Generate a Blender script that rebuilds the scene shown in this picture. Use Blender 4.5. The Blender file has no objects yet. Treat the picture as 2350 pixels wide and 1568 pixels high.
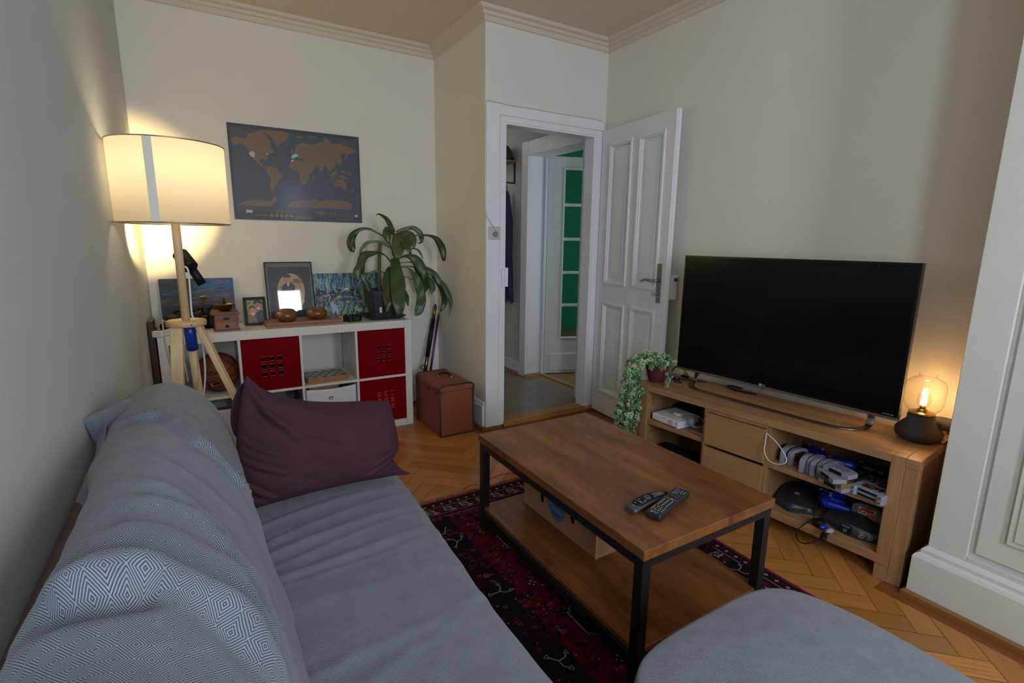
import bpy, bmesh, math, random
import numpy as np
from mathutils import Vector, Matrix, Euler, noise
random.seed(7)
S = bpy.context.scene
COL = S.collection
PI = math.pi
R = math.radians

# ------------------------------------------------------------------ camera, world, light, exposure
cam_d = bpy.data.cameras.new('camera')
cam = bpy.data.objects.new('camera', cam_d); COL.objects.link(cam)
cam_d.sensor_width = 36; cam_d.lens = 17.872; cam_d.clip_start = 0.02
def cam_axes(y, p, r):
    f = Vector((math.sin(y)*math.cos(p), math.cos(y)*math.cos(p), -math.sin(p)))
    rt = Vector((math.cos(y), -math.sin(y), 0)); up = rt.cross(f)
    return math.cos(r)*rt+math.sin(r)*up, -math.sin(r)*rt+math.cos(r)*up, f
r2, u2, fw = cam_axes(R(31.294), R(11.058), R(0.718))
M4 = Matrix((( r2.x, u2.x, -fw.x, 0), (r2.y, u2.y, -fw.y, 0), (r2.z, u2.z, -fw.z, 1.319), (0, 0, 0, 1)))
cam.matrix_world = M4
S.camera = cam
S.view_settings.view_transform = 'Standard'
S.view_settings.look = 'None'
S.view_settings.exposure = 0.0
S.view_settings.gamma = 1
S.view_settings.use_curve_mapping = False
W = bpy.data.worlds.new('world'); S.world = W; W.use_nodes = True
W.node_tree.nodes['Background'].inputs[0].default_value = (.55, .7, .95, 1)
W.node_tree.nodes['Background'].inputs[1].default_value = 0.6

def area(name, loc, target, sx, sy, power, col, spread=180):
    d = bpy.data.lights.new(name, 'AREA'); d.shape = 'RECTANGLE'; d.size = sx; d.size_y = sy
    d.energy = power; d.color = col; d.spread = R(spread)
    o = bpy.data.objects.new(name, d); COL.objects.link(o); o.location = loc
    o.rotation_euler = (Vector(target)-Vector(loc)).to_track_quat('-Z', 'Y').to_euler()
    return o
# daylight through the windows behind the camera, then two added fills beyond the door
area('daylight_window_1', (.02, -1.36, 1.55), (.02, 4, 1.55), .44, 1.35, 31, (.77, .88, 1.0))
area('daylight_window_2', (1.36, -1.36, 1.55), (1.36, 4, 1.55), .36, 1.35, 31, (.77, .88, 1.0))
area('green_room_fill', (4.3, 3.2, 1.5), (3.9, 6.1, 1.3), 1.2, 1.4, 15, (.85, .93, 1.0))  # added fill kept out of view, no window stands here
area('hall_fill', (1.85, 4.85, 2.3), (2.2, 3.6, .6), .8, .6, 3, (.9, .95, 1.0))  # added to brighten the hall, which has no opening here

# ------------------------------------------------------------------ helpers
def lin(c):
    if isinstance(c, str):
        c = [int(c[i:i+2], 16)/255 for i in (0, 2, 4)]
    return tuple((x/12.92 if x <= .04045 else ((x+.055)/1.055)**2.4) for x in c[:3])+(1,)
class NT:
    def __init__(s, name):
        s.m = bpy.data.materials.new(name); s.m.use_nodes = True; s.t = s.m.node_tree
        s.b = s.t.nodes['Principled BSDF']
    def n(s, typ, **kw):
        nd = s.t.nodes.new(typ)
        for k, v in kw.items():
            if k == 'ins':
                for kk, vv in v.items(): s.set(nd.inputs[kk], vv)
            else: setattr(nd, k, v)
        return nd
    def set(s, inp, v):
        if hasattr(v, 'is_output') or isinstance(v, bpy.types.NodeSocket): s.t.links.new(v, inp)
        else: inp.default_value = v
    def math(s, op, a, b=0, c=0):
        nd = s.n('ShaderNodeMath', operation=op); s.set(nd.inputs[0], a)
        s.set(nd.inputs[1], b); s.set(nd.inputs[2], c); return nd.outputs[0]
    def mix(s, f, a, b, mode='MIX'):
        nd = s.n('ShaderNodeMix', data_type='RGBA', blend_type=mode); s.set(nd.inputs[0], f); s.set(nd.inputs[6], a); s.set(nd.inputs[7], b)
        return nd.outputs[2]
    def noise(s, vec, scale, detail=3, rough=.5):
        nd = s.n('ShaderNodeTexNoise'); nd.inputs['Scale'].default_value = scale
        nd.inputs['Detail'].default_value = detail; nd.inputs['Roughness'].default_value = rough
        if vec is not None: s.t.links.new(vec, nd.inputs['Vector'])
        return nd.outputs[0]
    def coord(s, kind='Object', scale=(1, 1, 1), rot=(0, 0, 0)):
        tc = s.n('ShaderNodeTexCoord'); mp = s.n('ShaderNodeMapping')
        mp.inputs['Scale'].default_value = scale; mp.inputs['Rotation'].default_value = rot
        s.t.links.new(tc.outputs[kind], mp.inputs[0]); return mp.outputs[0]
    def ramp(s, f, stops):
        nd = s.n('ShaderNodeValToRGB'); cr = nd.color_ramp
        while len(cr.elements) < len(stops): cr.elements.new(.5)
        for e, (p, c) in zip(cr.elements, stops): e.position = p; e.color = c if len(c) == 4 else lin(c)
        s.t.links.new(f, nd.inputs[0]); return nd.outputs[0]
    def bump(s, h, strength=.3, dist=.002):
        nd = s.n('ShaderNodeBump'); nd.inputs['Strength'].default_value = strength; nd.inputs['Distance'].default_value = dist
        s.t.links.new(h, nd.inputs['Height']); s.t.links.new(nd.outputs[0], s.b.inputs['Normal'])
def plain(name, c, rough=.6, metal=0, bump=0, bscale=200, var=0, **kw):
    t = NT(name); c = lin(c)
    t.b.inputs['Roughness'].default_value = rough; t.b.inputs['Metallic'].default_value = metal
    co = t.coord('Object')
    n = t.noise(co, 9 if not var else 14, 4)
    v = var or .04
    t.set(t.b.inputs['Base Color'], t.mix(n, (c[0]*(1-v), c[1]*(1-v), c[2]*(1-v), 1), (min(c[0]*(1+v), 1), min(c[1]*(1+v), 1), min(c[2]*(1+v), 1), 1)))
    if bump: t.bump(t.noise(co, bscale, 3), bump, .001)
    for k, vv in kw.items(): t.b.inputs[k.replace('_', ' ')].default_value = vv
    return t.m
def wood(name, dark, light, axis='Y', rough=.45, scale=1, knots=0, contrast=1.0, coat=0):
    t = NT(name)
    sc = {'X': (1.2, 14, 14), 'Y': (14, 1.2, 14), 'Z': (14, 14, 1.2)}[axis]
    co = t.coord('Object', tuple(v*scale for v in sc))
    n1 = t.noise(co, 1.6, 5, .6)
    n2 = t.noise(t.coord('Object', tuple(v*scale*5 for v in sc)), 2.5, 3, .6)
    f = t.math('ADD', t.math('MULTIPLY', n1, .75), t.math('MULTIPLY', n2, .3))
    a = .5-.28/contrast; b = .5+.28/contrast
    colr = t.ramp(f, [(a, dark), (b, light)])
    if knots:
        vo = t.n('ShaderNodeTexVoronoi', feature='F1', voronoi_dimensions='2D'); vo.inputs['Scale'].default_value = knots
        t.t.links.new(t.coord('Object', {'X': (.55, 1, 1), 'Y': (1, .55, 1), 'Z': (1, 1, .55)}[axis]), vo.inputs['Vector'])
        k = t.ramp(vo.outputs['Distance'], [(.02, (.45, .45, .45, 1)), (.075, (1, 1, 1, 1))])
        dk = lin(dark); colr = t.mix(k, (dk[0]*.45, dk[1]*.4, dk[2]*.35, 1), colr)
        big = t.noise(t.coord('Object', (7, 2.2, 7)), 1.3, 4, .6)
        colr = t.mix(t.ramp(big, [(.36, (.6, .6, .6, 1)), (.58, (0, 0, 0, 1))]), colr, (dk[0]*.8, dk[1]*.85, dk[2]*1.1, 1))
    t.set(t.b.inputs['Base Color'], colr); t.b.inputs['Roughness'].default_value = rough
    t.b.inputs['Coat Weight'].default_value = coat; t.b.inputs['Coat Roughness'].default_value = .25
    t.bump(n2, .15, .0008)
    return t.m
def vcol(name, rough=.6, bump=0, bscale=300, coat=0, var=0, spec=.5):
    t = NT(name); a = t.n('ShaderNodeAttribute', attribute_name='Col')
    c = a.outputs['Color']
    if var:
        n = t.noise(t.coord('Object'), 60, 4, .7)
        c = t.mix(t.math('MULTIPLY', n, var), c, (0, 0, 0, 1))
    t.set(t.b.inputs['Base Color'], c); t.b.inputs['Roughness'].default_value = rough
    t.b.inputs['Coat Weight'].default_value = coat; t.b.inputs['Coat Roughness'].default_value = .12
    t.b.inputs['Specular IOR Level'].default_value = spec
    if bump: t.bump(t.noise(t.coord('Object'), bscale, 3), bump, .002)
    return t.m
def glass(name, c=(1, 1, 1), rough=0.0, ior=1.45):
    t = NT(name); t.b.inputs['Base Color'].default_value = tuple(c)+(1,)
    t.b.inputs['Transmission Weight'].default_value = 1; t.b.inputs['Roughness'].default_value = rough; t.b.inputs['IOR'].default_value = ior
    return t.m
def thin_glass(name, tint=(.96, .96, .96), edge=(.62, .62, .62), refl=1.0):
    t = NT(name); tt = t.t; tt.nodes.remove(t.b); out = tt.nodes['Material Output']
    lw = t.n('ShaderNodeLayerWeight'); lw.inputs['Blend'].default_value = .35
    tr = t.n('ShaderNodeBsdfTransparent'); gl = t.n('ShaderNodeBsdfGlossy'); gl.inputs['Roughness'].default_value = .02
    t.set(tr.inputs[0], t.mix(t.math('POWER', lw.outputs['Facing'], 2.5), tuple(tint)+(1,), tuple(edge)+(1,)))
    mx = t.n('ShaderNodeMixShader'); t.set(mx.inputs[0], t.math('ADD', t.math('MULTIPLY', t.math('POWER', lw.outputs['Facing'], 3), .35*refl), .035*refl))
    tt.links.new(tr.outputs[0], mx.inputs[1]); tt.links.new(gl.outputs[0], mx.inputs[2]); tt.links.new(mx.outputs[0], out.inputs[0])
    return t.m
def emit(name, c, s):
    t = NT(name); t.b.inputs['Base Color'].default_value = tuple(c)+(1,)
    t.b.inputs['Emission Color'].default_value = tuple(c)+(1,); t.b.inputs['Emission Strength'].default_value = s
    return t.m

class MB:
    """collects shapes into one mesh; .m is the current transform, .mi the current material slot"""
    def __init__(s, m=None): s.bm = bmesh.new(); s.m = m or Matrix(); s.mi = 0; s.uv = None
    def face(s, vs, smooth=False, uvs=None):
        try: f = s.bm.faces.new(vs)
        except ValueError: return None
        f.material_index = s.mi; f.smooth = smooth
        return f
    def V(s, p): return s.bm.verts.new(s.m @ Vector(p))
    def box(s, a, b, m=None):
        x0, y0, z0 = a; x1, y1, z1 = b; mm = s.m
        if m is not None: s.m = s.m @ m
        v = [s.V(p) for p in ((x0, y0, z0), (x1, y0, z0), (x1, y1, z0), (x0, y1, z0), (x0, y0, z1), (x1, y0, z1), (x1, y1, z1), (x0, y1, z1))]
        for q in ((0, 3, 2, 1), (4, 5, 6, 7), (0, 1, 5, 4), (1, 2, 6, 5), (2, 3, 7, 6), (3, 0, 4, 7)): s.face([v[i] for i in q])
        s.m = mm; return s
    def cbox(s, c, d, rz=0, rot=None):
        m = Matrix.Translation(c) @ (rot.to_matrix().to_4x4() if rot else Matrix.Rotation(rz, 4, 'Z'))
        return s.box((-d[0]/2, -d[1]/2, -d[2]/2), (d[0]/2, d[1]/2, d[2]/2), m)
    def prism(s, pts, lo, hi, axis='Z', smooth=False):
        def P(p, h): return {'Z': (p[0], p[1], h), 'Y': (p[0], h, p[1]), 'X': (h, p[0], p[1])}[axis]
        a = [s.V(P(p, lo)) for p in pts]; b = [s.V(P(p, hi)) for p in pts]; n = len(pts)
        s.face(a[::-1]); s.face(b)
        for i in range(n): s.face([a[i], a[(i+1) % n], b[(i+1) % n], b[i]], smooth)
        return s
    def lathe(s, prof, n=32, c=(0, 0, 0), smooth=True, m=None, cap=True):
        mm = s.m; s.m = s.m @ Matrix.Translation(c) @ (m or Matrix())
        rings = []
        for r, z in prof:
            if r < 1e-6: rings.append([s.V((0, 0, z))])
            else: rings.append([s.V((r*math.cos(2*PI*i/n), r*math.sin(2*PI*i/n), z)) for i in range(n)])
        for A, B in zip(rings, rings[1:]):
            for i in range(n):
                j = (i+1) % n
                if len(A) == 1 and len(B) == 1: continue
                if len(A) == 1: s.face([A[0], B[j], B[i]], smooth)
                elif len(B) == 1: s.face([A[i], A[j], B[0]], smooth)
                else: s.face([A[i], A[j], B[j], B[i]], smooth)
        if cap:
            if len(rings[0]) > 1: s.face(rings[0][::-1])
            if len(rings[-1]) > 1: s.face(rings[-1])
        s.m = mm; return s
    def tube(s, pts, r, n=10, smooth=True, cap=True):
        pts = [Vector(p) for p in pts]; k = len(pts)
        rs = r if isinstance(r, (list, tuple)) else [r]*k
        t0 = (pts[1]-pts[0]).normalized(); up = Vector((0, 0, 1)) if abs(t0.z) < .9 else Vector((1, 0, 0))
        x = t0.cross(up).normalized(); rings = []
        for i in range(k):
            t = (pts[min(i+1, k-1)]-pts[max(i-1, 0)]).normalized()
            x = (x-t*x.dot(t)); x = x.normalized() if x.length > 1e-6 else t.orthogonal().normalized()
            y = t.cross(x)
            rings.append([s.V(pts[i]+(x*math.cos(2*PI*j/n)+y*math.sin(2*PI*j/n))*rs[i]) for j in range(n)])
        for A, B in zip(rings, rings[1:]):
            for i in range(n): s.face([A[i], A[(i+1) % n], B[(i+1) % n], B[i]], smooth)
        if cap: s.face(rings[0][::-1]); s.face(rings[-1])
        return s
    def sphere(s, c, r, n=16, m=12, sc=(1, 1, 1), rot=None):
        prof = [(r*math.sin(PI*i/m), -r*math.cos(PI*i/m)) for i in range(m+1)]; prof[0] = (0, -r); prof[-1] = (0, r)
        mt = (rot.to_matrix().to_4x4() if rot else Matrix()) @ Matrix.Diagonal((sc[0], sc[1], sc[2], 1))
        return s.lathe(prof, n, c, True, mt, False)
    def grid(s, fn, nu, nv, smooth=True, uvf=None, closeu=False):
        if uvf and s.uv is None: s.uv = s.bm.loops.layers.uv.new('UVMap')
        g = [[s.V(fn(i/nu, j/nv)) for j in range(nv+1)] for i in range(nu+1)]
        for i in range(nu):
            for j in range(nv):
                f = s.face([g[i][j], g[i+1][j], g[i+1][j+1], g[i][j+1]], smooth)
                if f and uvf:
                    for lp, (a, b) in zip(f.loops, ((i, j), (i+1, j), (i+1, j+1), (i, j+1))): lp[s.uv].uv = uvf(a/nu, b/nv)
        return s
    def text(s, txt, size, m, depth=.0004, align='CENTER'):
        cu = bpy.data.curves.new('t', 'FONT'); cu.body = txt; cu.size = size; cu.extrude = depth; cu.align_x = align; cu.align_y = 'CENTER'
        cu.resolution_u = 3
        o = bpy.data.objects.new('t', cu); me = bpy.data.meshes.new_from_object(o)
        vs = [s.V(m(v.co) if callable(m) else m @ v.co) for v in me.vertices]
        for p in me.polygons: s.face([vs[i] for i in p.vertices])
        bpy.data.meshes.remove(me); bpy.data.objects.remove(o); bpy.data.curves.remove(cu)
        return s
    def build(s, name, mats, parent=None, bevel=0, seg=2, sub=0, solid=0, loc=None, rot=None, autosmooth=False):
        me = bpy.data.meshes.new(name); s.bm.normal_update()
        s.bm.to_mesh(me); s.bm.free()
        for mt in (mats if isinstance(mats, (list, tuple)) else [mats]): me.materials.append(mt)
        o = bpy.data.objects.new(name, me); COL.objects.link(o)
        if parent: o.parent = parent
        if loc: o.location = loc
        if rot: o.rotation_euler = rot
        if solid:
            md = o.modifiers.new('solid', 'SOLIDIFY'); md.thickness = solid; md.offset = 0
        if bevel:
            md = o.modifiers.new('bevel', 'BEVEL'); md.width = bevel; md.segments = seg; md.limit_method = 'ANGLE'; md.angle_limit = R(40)
            md.harden_normals = False
        if sub:
            md = o.modifiers.new('sub', 'SUBSURF'); md.levels = sub; md.render_levels = sub
        return o
class Canvas:
    """a flat print: polygons with colours of their own in the x-z plane, front towards -y"""
    def __init__(s, w, h, base, thick=.001):
        s.w = w; s.h = h; s.bm = bmesh.new(); s.cl = s.bm.loops.layers.float_color.new('Col'); s.k = 0
        c = lin(base); t = thick
        v = [s.bm.verts.new(p) for p in ((0, 0, 0), (w, 0, 0), (w, 0, h), (0, 0, h), (0, t, 0), (w, t, 0), (w, t, h), (0, t, h))]
        for q in ((0, 1, 2, 3), (4, 7, 6, 5), (0, 4, 5, 1), (1, 5, 6, 2), (2, 6, 7, 3), (3, 7, 4, 0)):
            f = s.bm.faces.new([v[i] for i in q])
            for lp in f.loops: lp[s.cl] = c
    def poly(s, pts, c, unit=True, lift=1.2e-5):
        s.k += 1; y = -.00012-s.k*lift
        c = lin(c)
        W_, H_ = (s.w, s.h) if unit else (1, 1)
        vs = [s.bm.verts.new((p[0]*W_, y, p[1]*H_)) for p in pts]
        try: f = s.bm.faces.new(vs)
        except ValueError: return
        f.normal_update()
        if f.normal.y > 0: f.normal_flip()
        for lp in f.loops: lp[s.cl] = c
    def rect(s, x0, y0, x1, y1, c): s.poly([(x0, y0), (x1, y0), (x1, y1), (x0, y1)], c)
    def line(s, pts, wd, c):
        asp = s.w/s.h
        for (x0, y0), (x1, y1) in zip(pts, pts[1:]):
            dx, dy = (x1-x0)*asp, y1-y0; L = math.hypot(dx, dy) or 1; nx, ny = -dy/L*wd/2/asp, dx/L*wd/2
            s.poly([(x0+nx, y0+ny), (x1+nx, y1+ny), (x1-nx, y1-ny), (x0-nx, y0-ny)], c)
    def ell(s, cx, cy, rx, ry, c, n=24, a0=0, a1=2*PI):
        s.poly([(cx+rx*math.cos(a0+(a1-a0)*i/n), cy+ry*math.sin(a0+(a1-a0)*i/n)) for i in range(n)], c)
    def build(s, name, mt, parent=None, loc=None, rot=None):
        me = bpy.data.meshes.new(name); s.bm.to_mesh(me); s.bm.free(); me.materials.append(mt)
        o = bpy.data.objects.new(name, me); COL.objects.link(o)
        if parent: o.parent = parent
        if loc: o.location = loc
        if rot: o.rotation_euler = rot
        return o
def tag(o, label, cat, group=None, kind=None):
    o['label'] = label; o['category'] = cat
    if group: o['group'] = group
    if kind: o['kind'] = kind
    return o
def thing(name, label, cat, loc=(0, 0, 0), rz=0, group=None, rot=None):
    o = bpy.data.objects.new(name, None); COL.objects.link(o); o.empty_display_size = .05
    o.location = loc; o.rotation_euler = rot or (0, 0, rz)
    return tag(o, label, cat, group)
def struct(o): o['kind'] = 'structure'; return o
def copy_tree(o, parent=None):
    c = o.copy(); COL.objects.link(c); c.parent = parent
    for ch in list(o.children): copy_tree(ch, c)
    return c
def spline(pts, k=8):
    P = [Vector(p) for p in pts]; n = len(P); out = []
    for i in range(n-1):
        a, b, c, d = P[max(i-1, 0)], P[i], P[i+1], P[min(i+2, n-1)]
        for j in range(k):
            t = j/k; out.append(.5*((2*b)+(c-a)*t+(2*a-5*b+4*c-d)*t*t+(-a+3*b-3*c+d)*t**3))
    out.append(P[-1]); return out
def rrect(w, h, r, n=5):
    pts = []
    for cx, cy, a in ((w/2-r, h/2-r, 0), (-w/2+r, h/2-r, 90), (-w/2+r, -h/2+r, 180), (w/2-r, -h/2+r, 270)):
        for i in range(n+1):
            t = R(a+90*i/n); pts.append((cx+r*math.cos(t), cy+r*math.sin(t)))
    return pts

# ------------------------------------------------------------------ materials
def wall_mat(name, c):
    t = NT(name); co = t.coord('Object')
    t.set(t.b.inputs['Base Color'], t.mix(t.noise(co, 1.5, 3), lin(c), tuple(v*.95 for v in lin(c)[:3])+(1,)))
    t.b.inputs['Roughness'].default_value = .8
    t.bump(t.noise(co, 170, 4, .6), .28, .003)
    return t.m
M_wall = wall_mat('wall_paint', 'e8e4da')
M_wall_shaded = wall_mat('wall_paint_shaded', 'c6cccd')  # same wall paint, the left wall's bluish shade put into its colour
M_ceil = wall_mat('ceiling_paint', 'd9cab4')
M_white = plain('white_gloss_paint', 'ebecf0', .35, bump=.05, bscale=40)
M_wtrim = plain('pillar_paint', 'd9d6cd', .45, bump=.06, bscale=40)
M_cornice = plain('cornice_paint', 'd8cbb9', .7)
M_green = plain('green_wall_paint', '1f8a6c', .8)
M_hallfloor = wood('grey_laminate', '6b5a4c', '958270', 'X', .32)
M_sill = wood('oak_sill', '8f5f2c', 'b98446', 'X', .35)
M_strip = wood('brown_strip', '7a4f2c', '99693d', 'Y', .45)
M_blackmetal = plain('black_metal', '141416', .42, .0)
M_blackplastic = plain('black_plastic', '131315', .5, Specular_IOR_Level=.3)
M_dark = plain('dark_plastic', '26262b', .45)
M_chrome = plain('satin_steel', 'a8a6a4', .28, 1)
M_brass = plain('old_brass', '8d7440', .35, 1)
M_gold = plain('bright_brass', 'd6b45a', .22, 1)
M_whiteplastic = plain('white_plastic', 'dcdad6', .4)
M_kallax = plain('white_foil', 'dcd8d2', .38, bump=.02)
M_grey = plain('grey_plastic', '8d8f9c', .5)
M_oak = wood('oak_oil', '86603e', 'b08862', 'Y', .42, contrast=1.3)
M_oakV = wood('oak_oil_upright', '7f5a38', 'ab835c', 'Z', .42, contrast=1.3)
M_table = wood('stained_pine', '56301a', 'a0642f', 'Y', .40, knots=4.2, coat=.12, contrast=1.1)
M_pine = wood('pale_pine', 'c9a578', 'e0c296', 'Z', .5, contrast=.8)
M_pineleg = wood('pale_pine_leg', 'c9a578', 'e6cc9f', 'Z', .5, contrast=1.3)
M_pineX = wood('pale_pine_disc', 'bf9766', 'd9b483', 'X', .5)
M_walnut = wood('warm_board_wood', '7c4f38', '9c6b4e', 'X', .4)
M_olive = wood('olive_wood', '3d2010', '8a5a2b', 'X', .25, scale=2.2, contrast=1.6, coat=.4)
M_leaf = plain('dracaena_leaf', '2c4a26', .38, var=.35)
M_stem = plain('plant_stem', '4a5232', .6)
M_red = None

LAND=[[[0.022,0.848],[0.054,0.87],[0.101,0.858],[0.132,0.863],[0.141,0.904],[0.176,0.925],[0.206,0.941],[0.226,0.952],[0.265,0.922],[0.283,0.882],[0.306,0.842],[0.298,0.789],[0.327,0.749],[0.295,0.722],[0.279,0.705],[0.262,0.665],[0.256,0.627],[0.242,0.662],[0.217,0.651],[0.21,0.614],[0.23,0.609],[0.233,0.58],[0.258,0.568],[0.252,0.556],[0.219,0.585],[0.19,0.611],[0.172,0.645],[0.14,0.691],[0.137,0.735],[0.115,0.767],[0.097,0.797],[0.063,0.784],[0.022,0.763],[0.04,0.784],[0.022,0.809]],[[0.275,0.924],[0.227,0.956],[0.287,0.97],[0.352,0.967],[0.393,0.971],[0.439,0.949],[0.42,0.883],[0.383,0.847],[0.355,0.798],[0.335,0.824],[0.323,0.874],[0.304,0.9]],[[0.258,0.576],[0.289,0.587],[0.334,0.559],[0.343,0.534],[0.376,0.516],[0.366,0.476],[0.344,0.451],[0.332,0.412],[0.311,0.387],[0.298,0.347],[0.292,0.316],[0.277,0.33],[0.274,0.375],[0.283,0.451],[0.26,0.509],[0.254,0.545]],[[0.442,0.653],[0.475,0.681],[0.512,0.678],[0.554,0.669],[0.592,0.667],[0.612,0.615],[0.629,0.621],[0.605,0.567],[0.576,0.517],[0.574,0.47],[0.545,0.42],[0.517,0.413],[0.503,0.462],[0.503,0.516],[0.491,0.561],[0.454,0.564],[0.429,0.591],[0.425,0.621]],[[0.45,0.715],[0.472,0.749],[0.479,0.795],[0.486,0.834],[0.525,0.866],[0.562,0.865],[0.578,0.856],[0.638,0.866],[0.666,0.886],[0.717,0.906],[0.707,0.946],[0.729,0.942],[0.762,0.917],[0.773,0.895],[0.824,0.896],[0.83,0.909],[0.864,0.894],[0.904,0.877],[0.957,0.861],[0.979,0.825],[0.949,0.82],[0.914,0.799],[0.895,0.764],[0.859,0.715],[0.883,0.771],[0.902,0.793],[0.849,0.789],[0.842,0.757],[0.853,0.727],[0.846,0.678],[0.816,0.662],[0.806,0.696],[0.794,0.687],[0.793,0.639],[0.763,0.619],[0.762,0.579],[0.739,0.577],[0.729,0.615],[0.702,0.643],[0.683,0.565],[0.661,0.598],[0.652,0.636],[0.629,0.617],[0.617,0.6],[0.597,0.644],[0.593,0.674],[0.544,0.667],[0.534,0.697],[0.513,0.701],[0.498,0.722],[0.475,0.696],[0.448,0.685]],[[0.769,0.445],[0.794,0.487],[0.829,0.504],[0.846,0.485],[0.852,0.514],[0.879,0.432],[0.872,0.399],[0.86,0.369],[0.832,0.419],[0.797,0.416],[0.774,0.405]],[[0.717,0.582],[0.739,0.553],[0.772,0.525],[0.806,0.513],[0.794,0.504],[0.76,0.516],[0.733,0.544]],[[0.761,0.555],[0.792,0.607],[0.808,0.577],[0.795,0.536],[0.766,0.536]],[[0.807,0.553],[0.853,0.543],[0.888,0.523],[0.899,0.504],[0.852,0.51],[0.818,0.522]],[[0.932,0.405],[0.947,0.39],[0.919,0.351],[0.91,0.358]],[[0.609,0.521],[0.622,0.515],[0.595,0.449],[0.587,0.448]],[[0.495,0.933],[0.544,0.941],[0.548,0.927],[0.51,0.909]],[[0.587,0.943],[0.641,0.951],[0.638,0.941],[0.592,0.934]],[[0.402,0.832],[0.434,0.833],[0.423,0.82]],[[0.035,0.157],[0.081,0.198],[0.141,0.211],[0.201,0.213],[0.272,0.211],[0.289,0.255],[0.318,0.273],[0.307,0.199],[0.259,0.153],[0.137,0.149]],[[0.379,0.159],[0.423,0.209],[0.478,0.229],[0.56,0.237],[0.616,0.258],[0.654,0.233],[0.7,0.253],[0.786,0.261],[0.874,0.248],[0.927,0.219],[0.908,0.189],[0.923,0.173],[0.901,0.155],[0.725,0.158],[0.502,0.157]],[[0.825,0.579],[0.855,0.607],[0.884,0.579],[0.925,0.592],[0.913,0.558],[0.884,0.575]],[[0.44,0.744],[0.459,0.807],[0.465,0.763],[0.456,0.739]]]
ACC=[[[0.138,0.706],[0.162,0.732],[0.18,0.712],[0.175,0.664],[0.149,0.678]],[[0.26,0.717],[0.273,0.725],[0.273,0.704]],[[0.447,0.711],[0.472,0.741],[0.503,0.738],[0.497,0.718],[0.515,0.703],[0.487,0.713],[0.459,0.686]],[[0.442,0.649],[0.451,0.677],[0.466,0.672]],[[0.666,0.649],[0.68,0.663],[0.696,0.638]],[[0.729,0.615],[0.749,0.621],[0.74,0.592]]]
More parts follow.
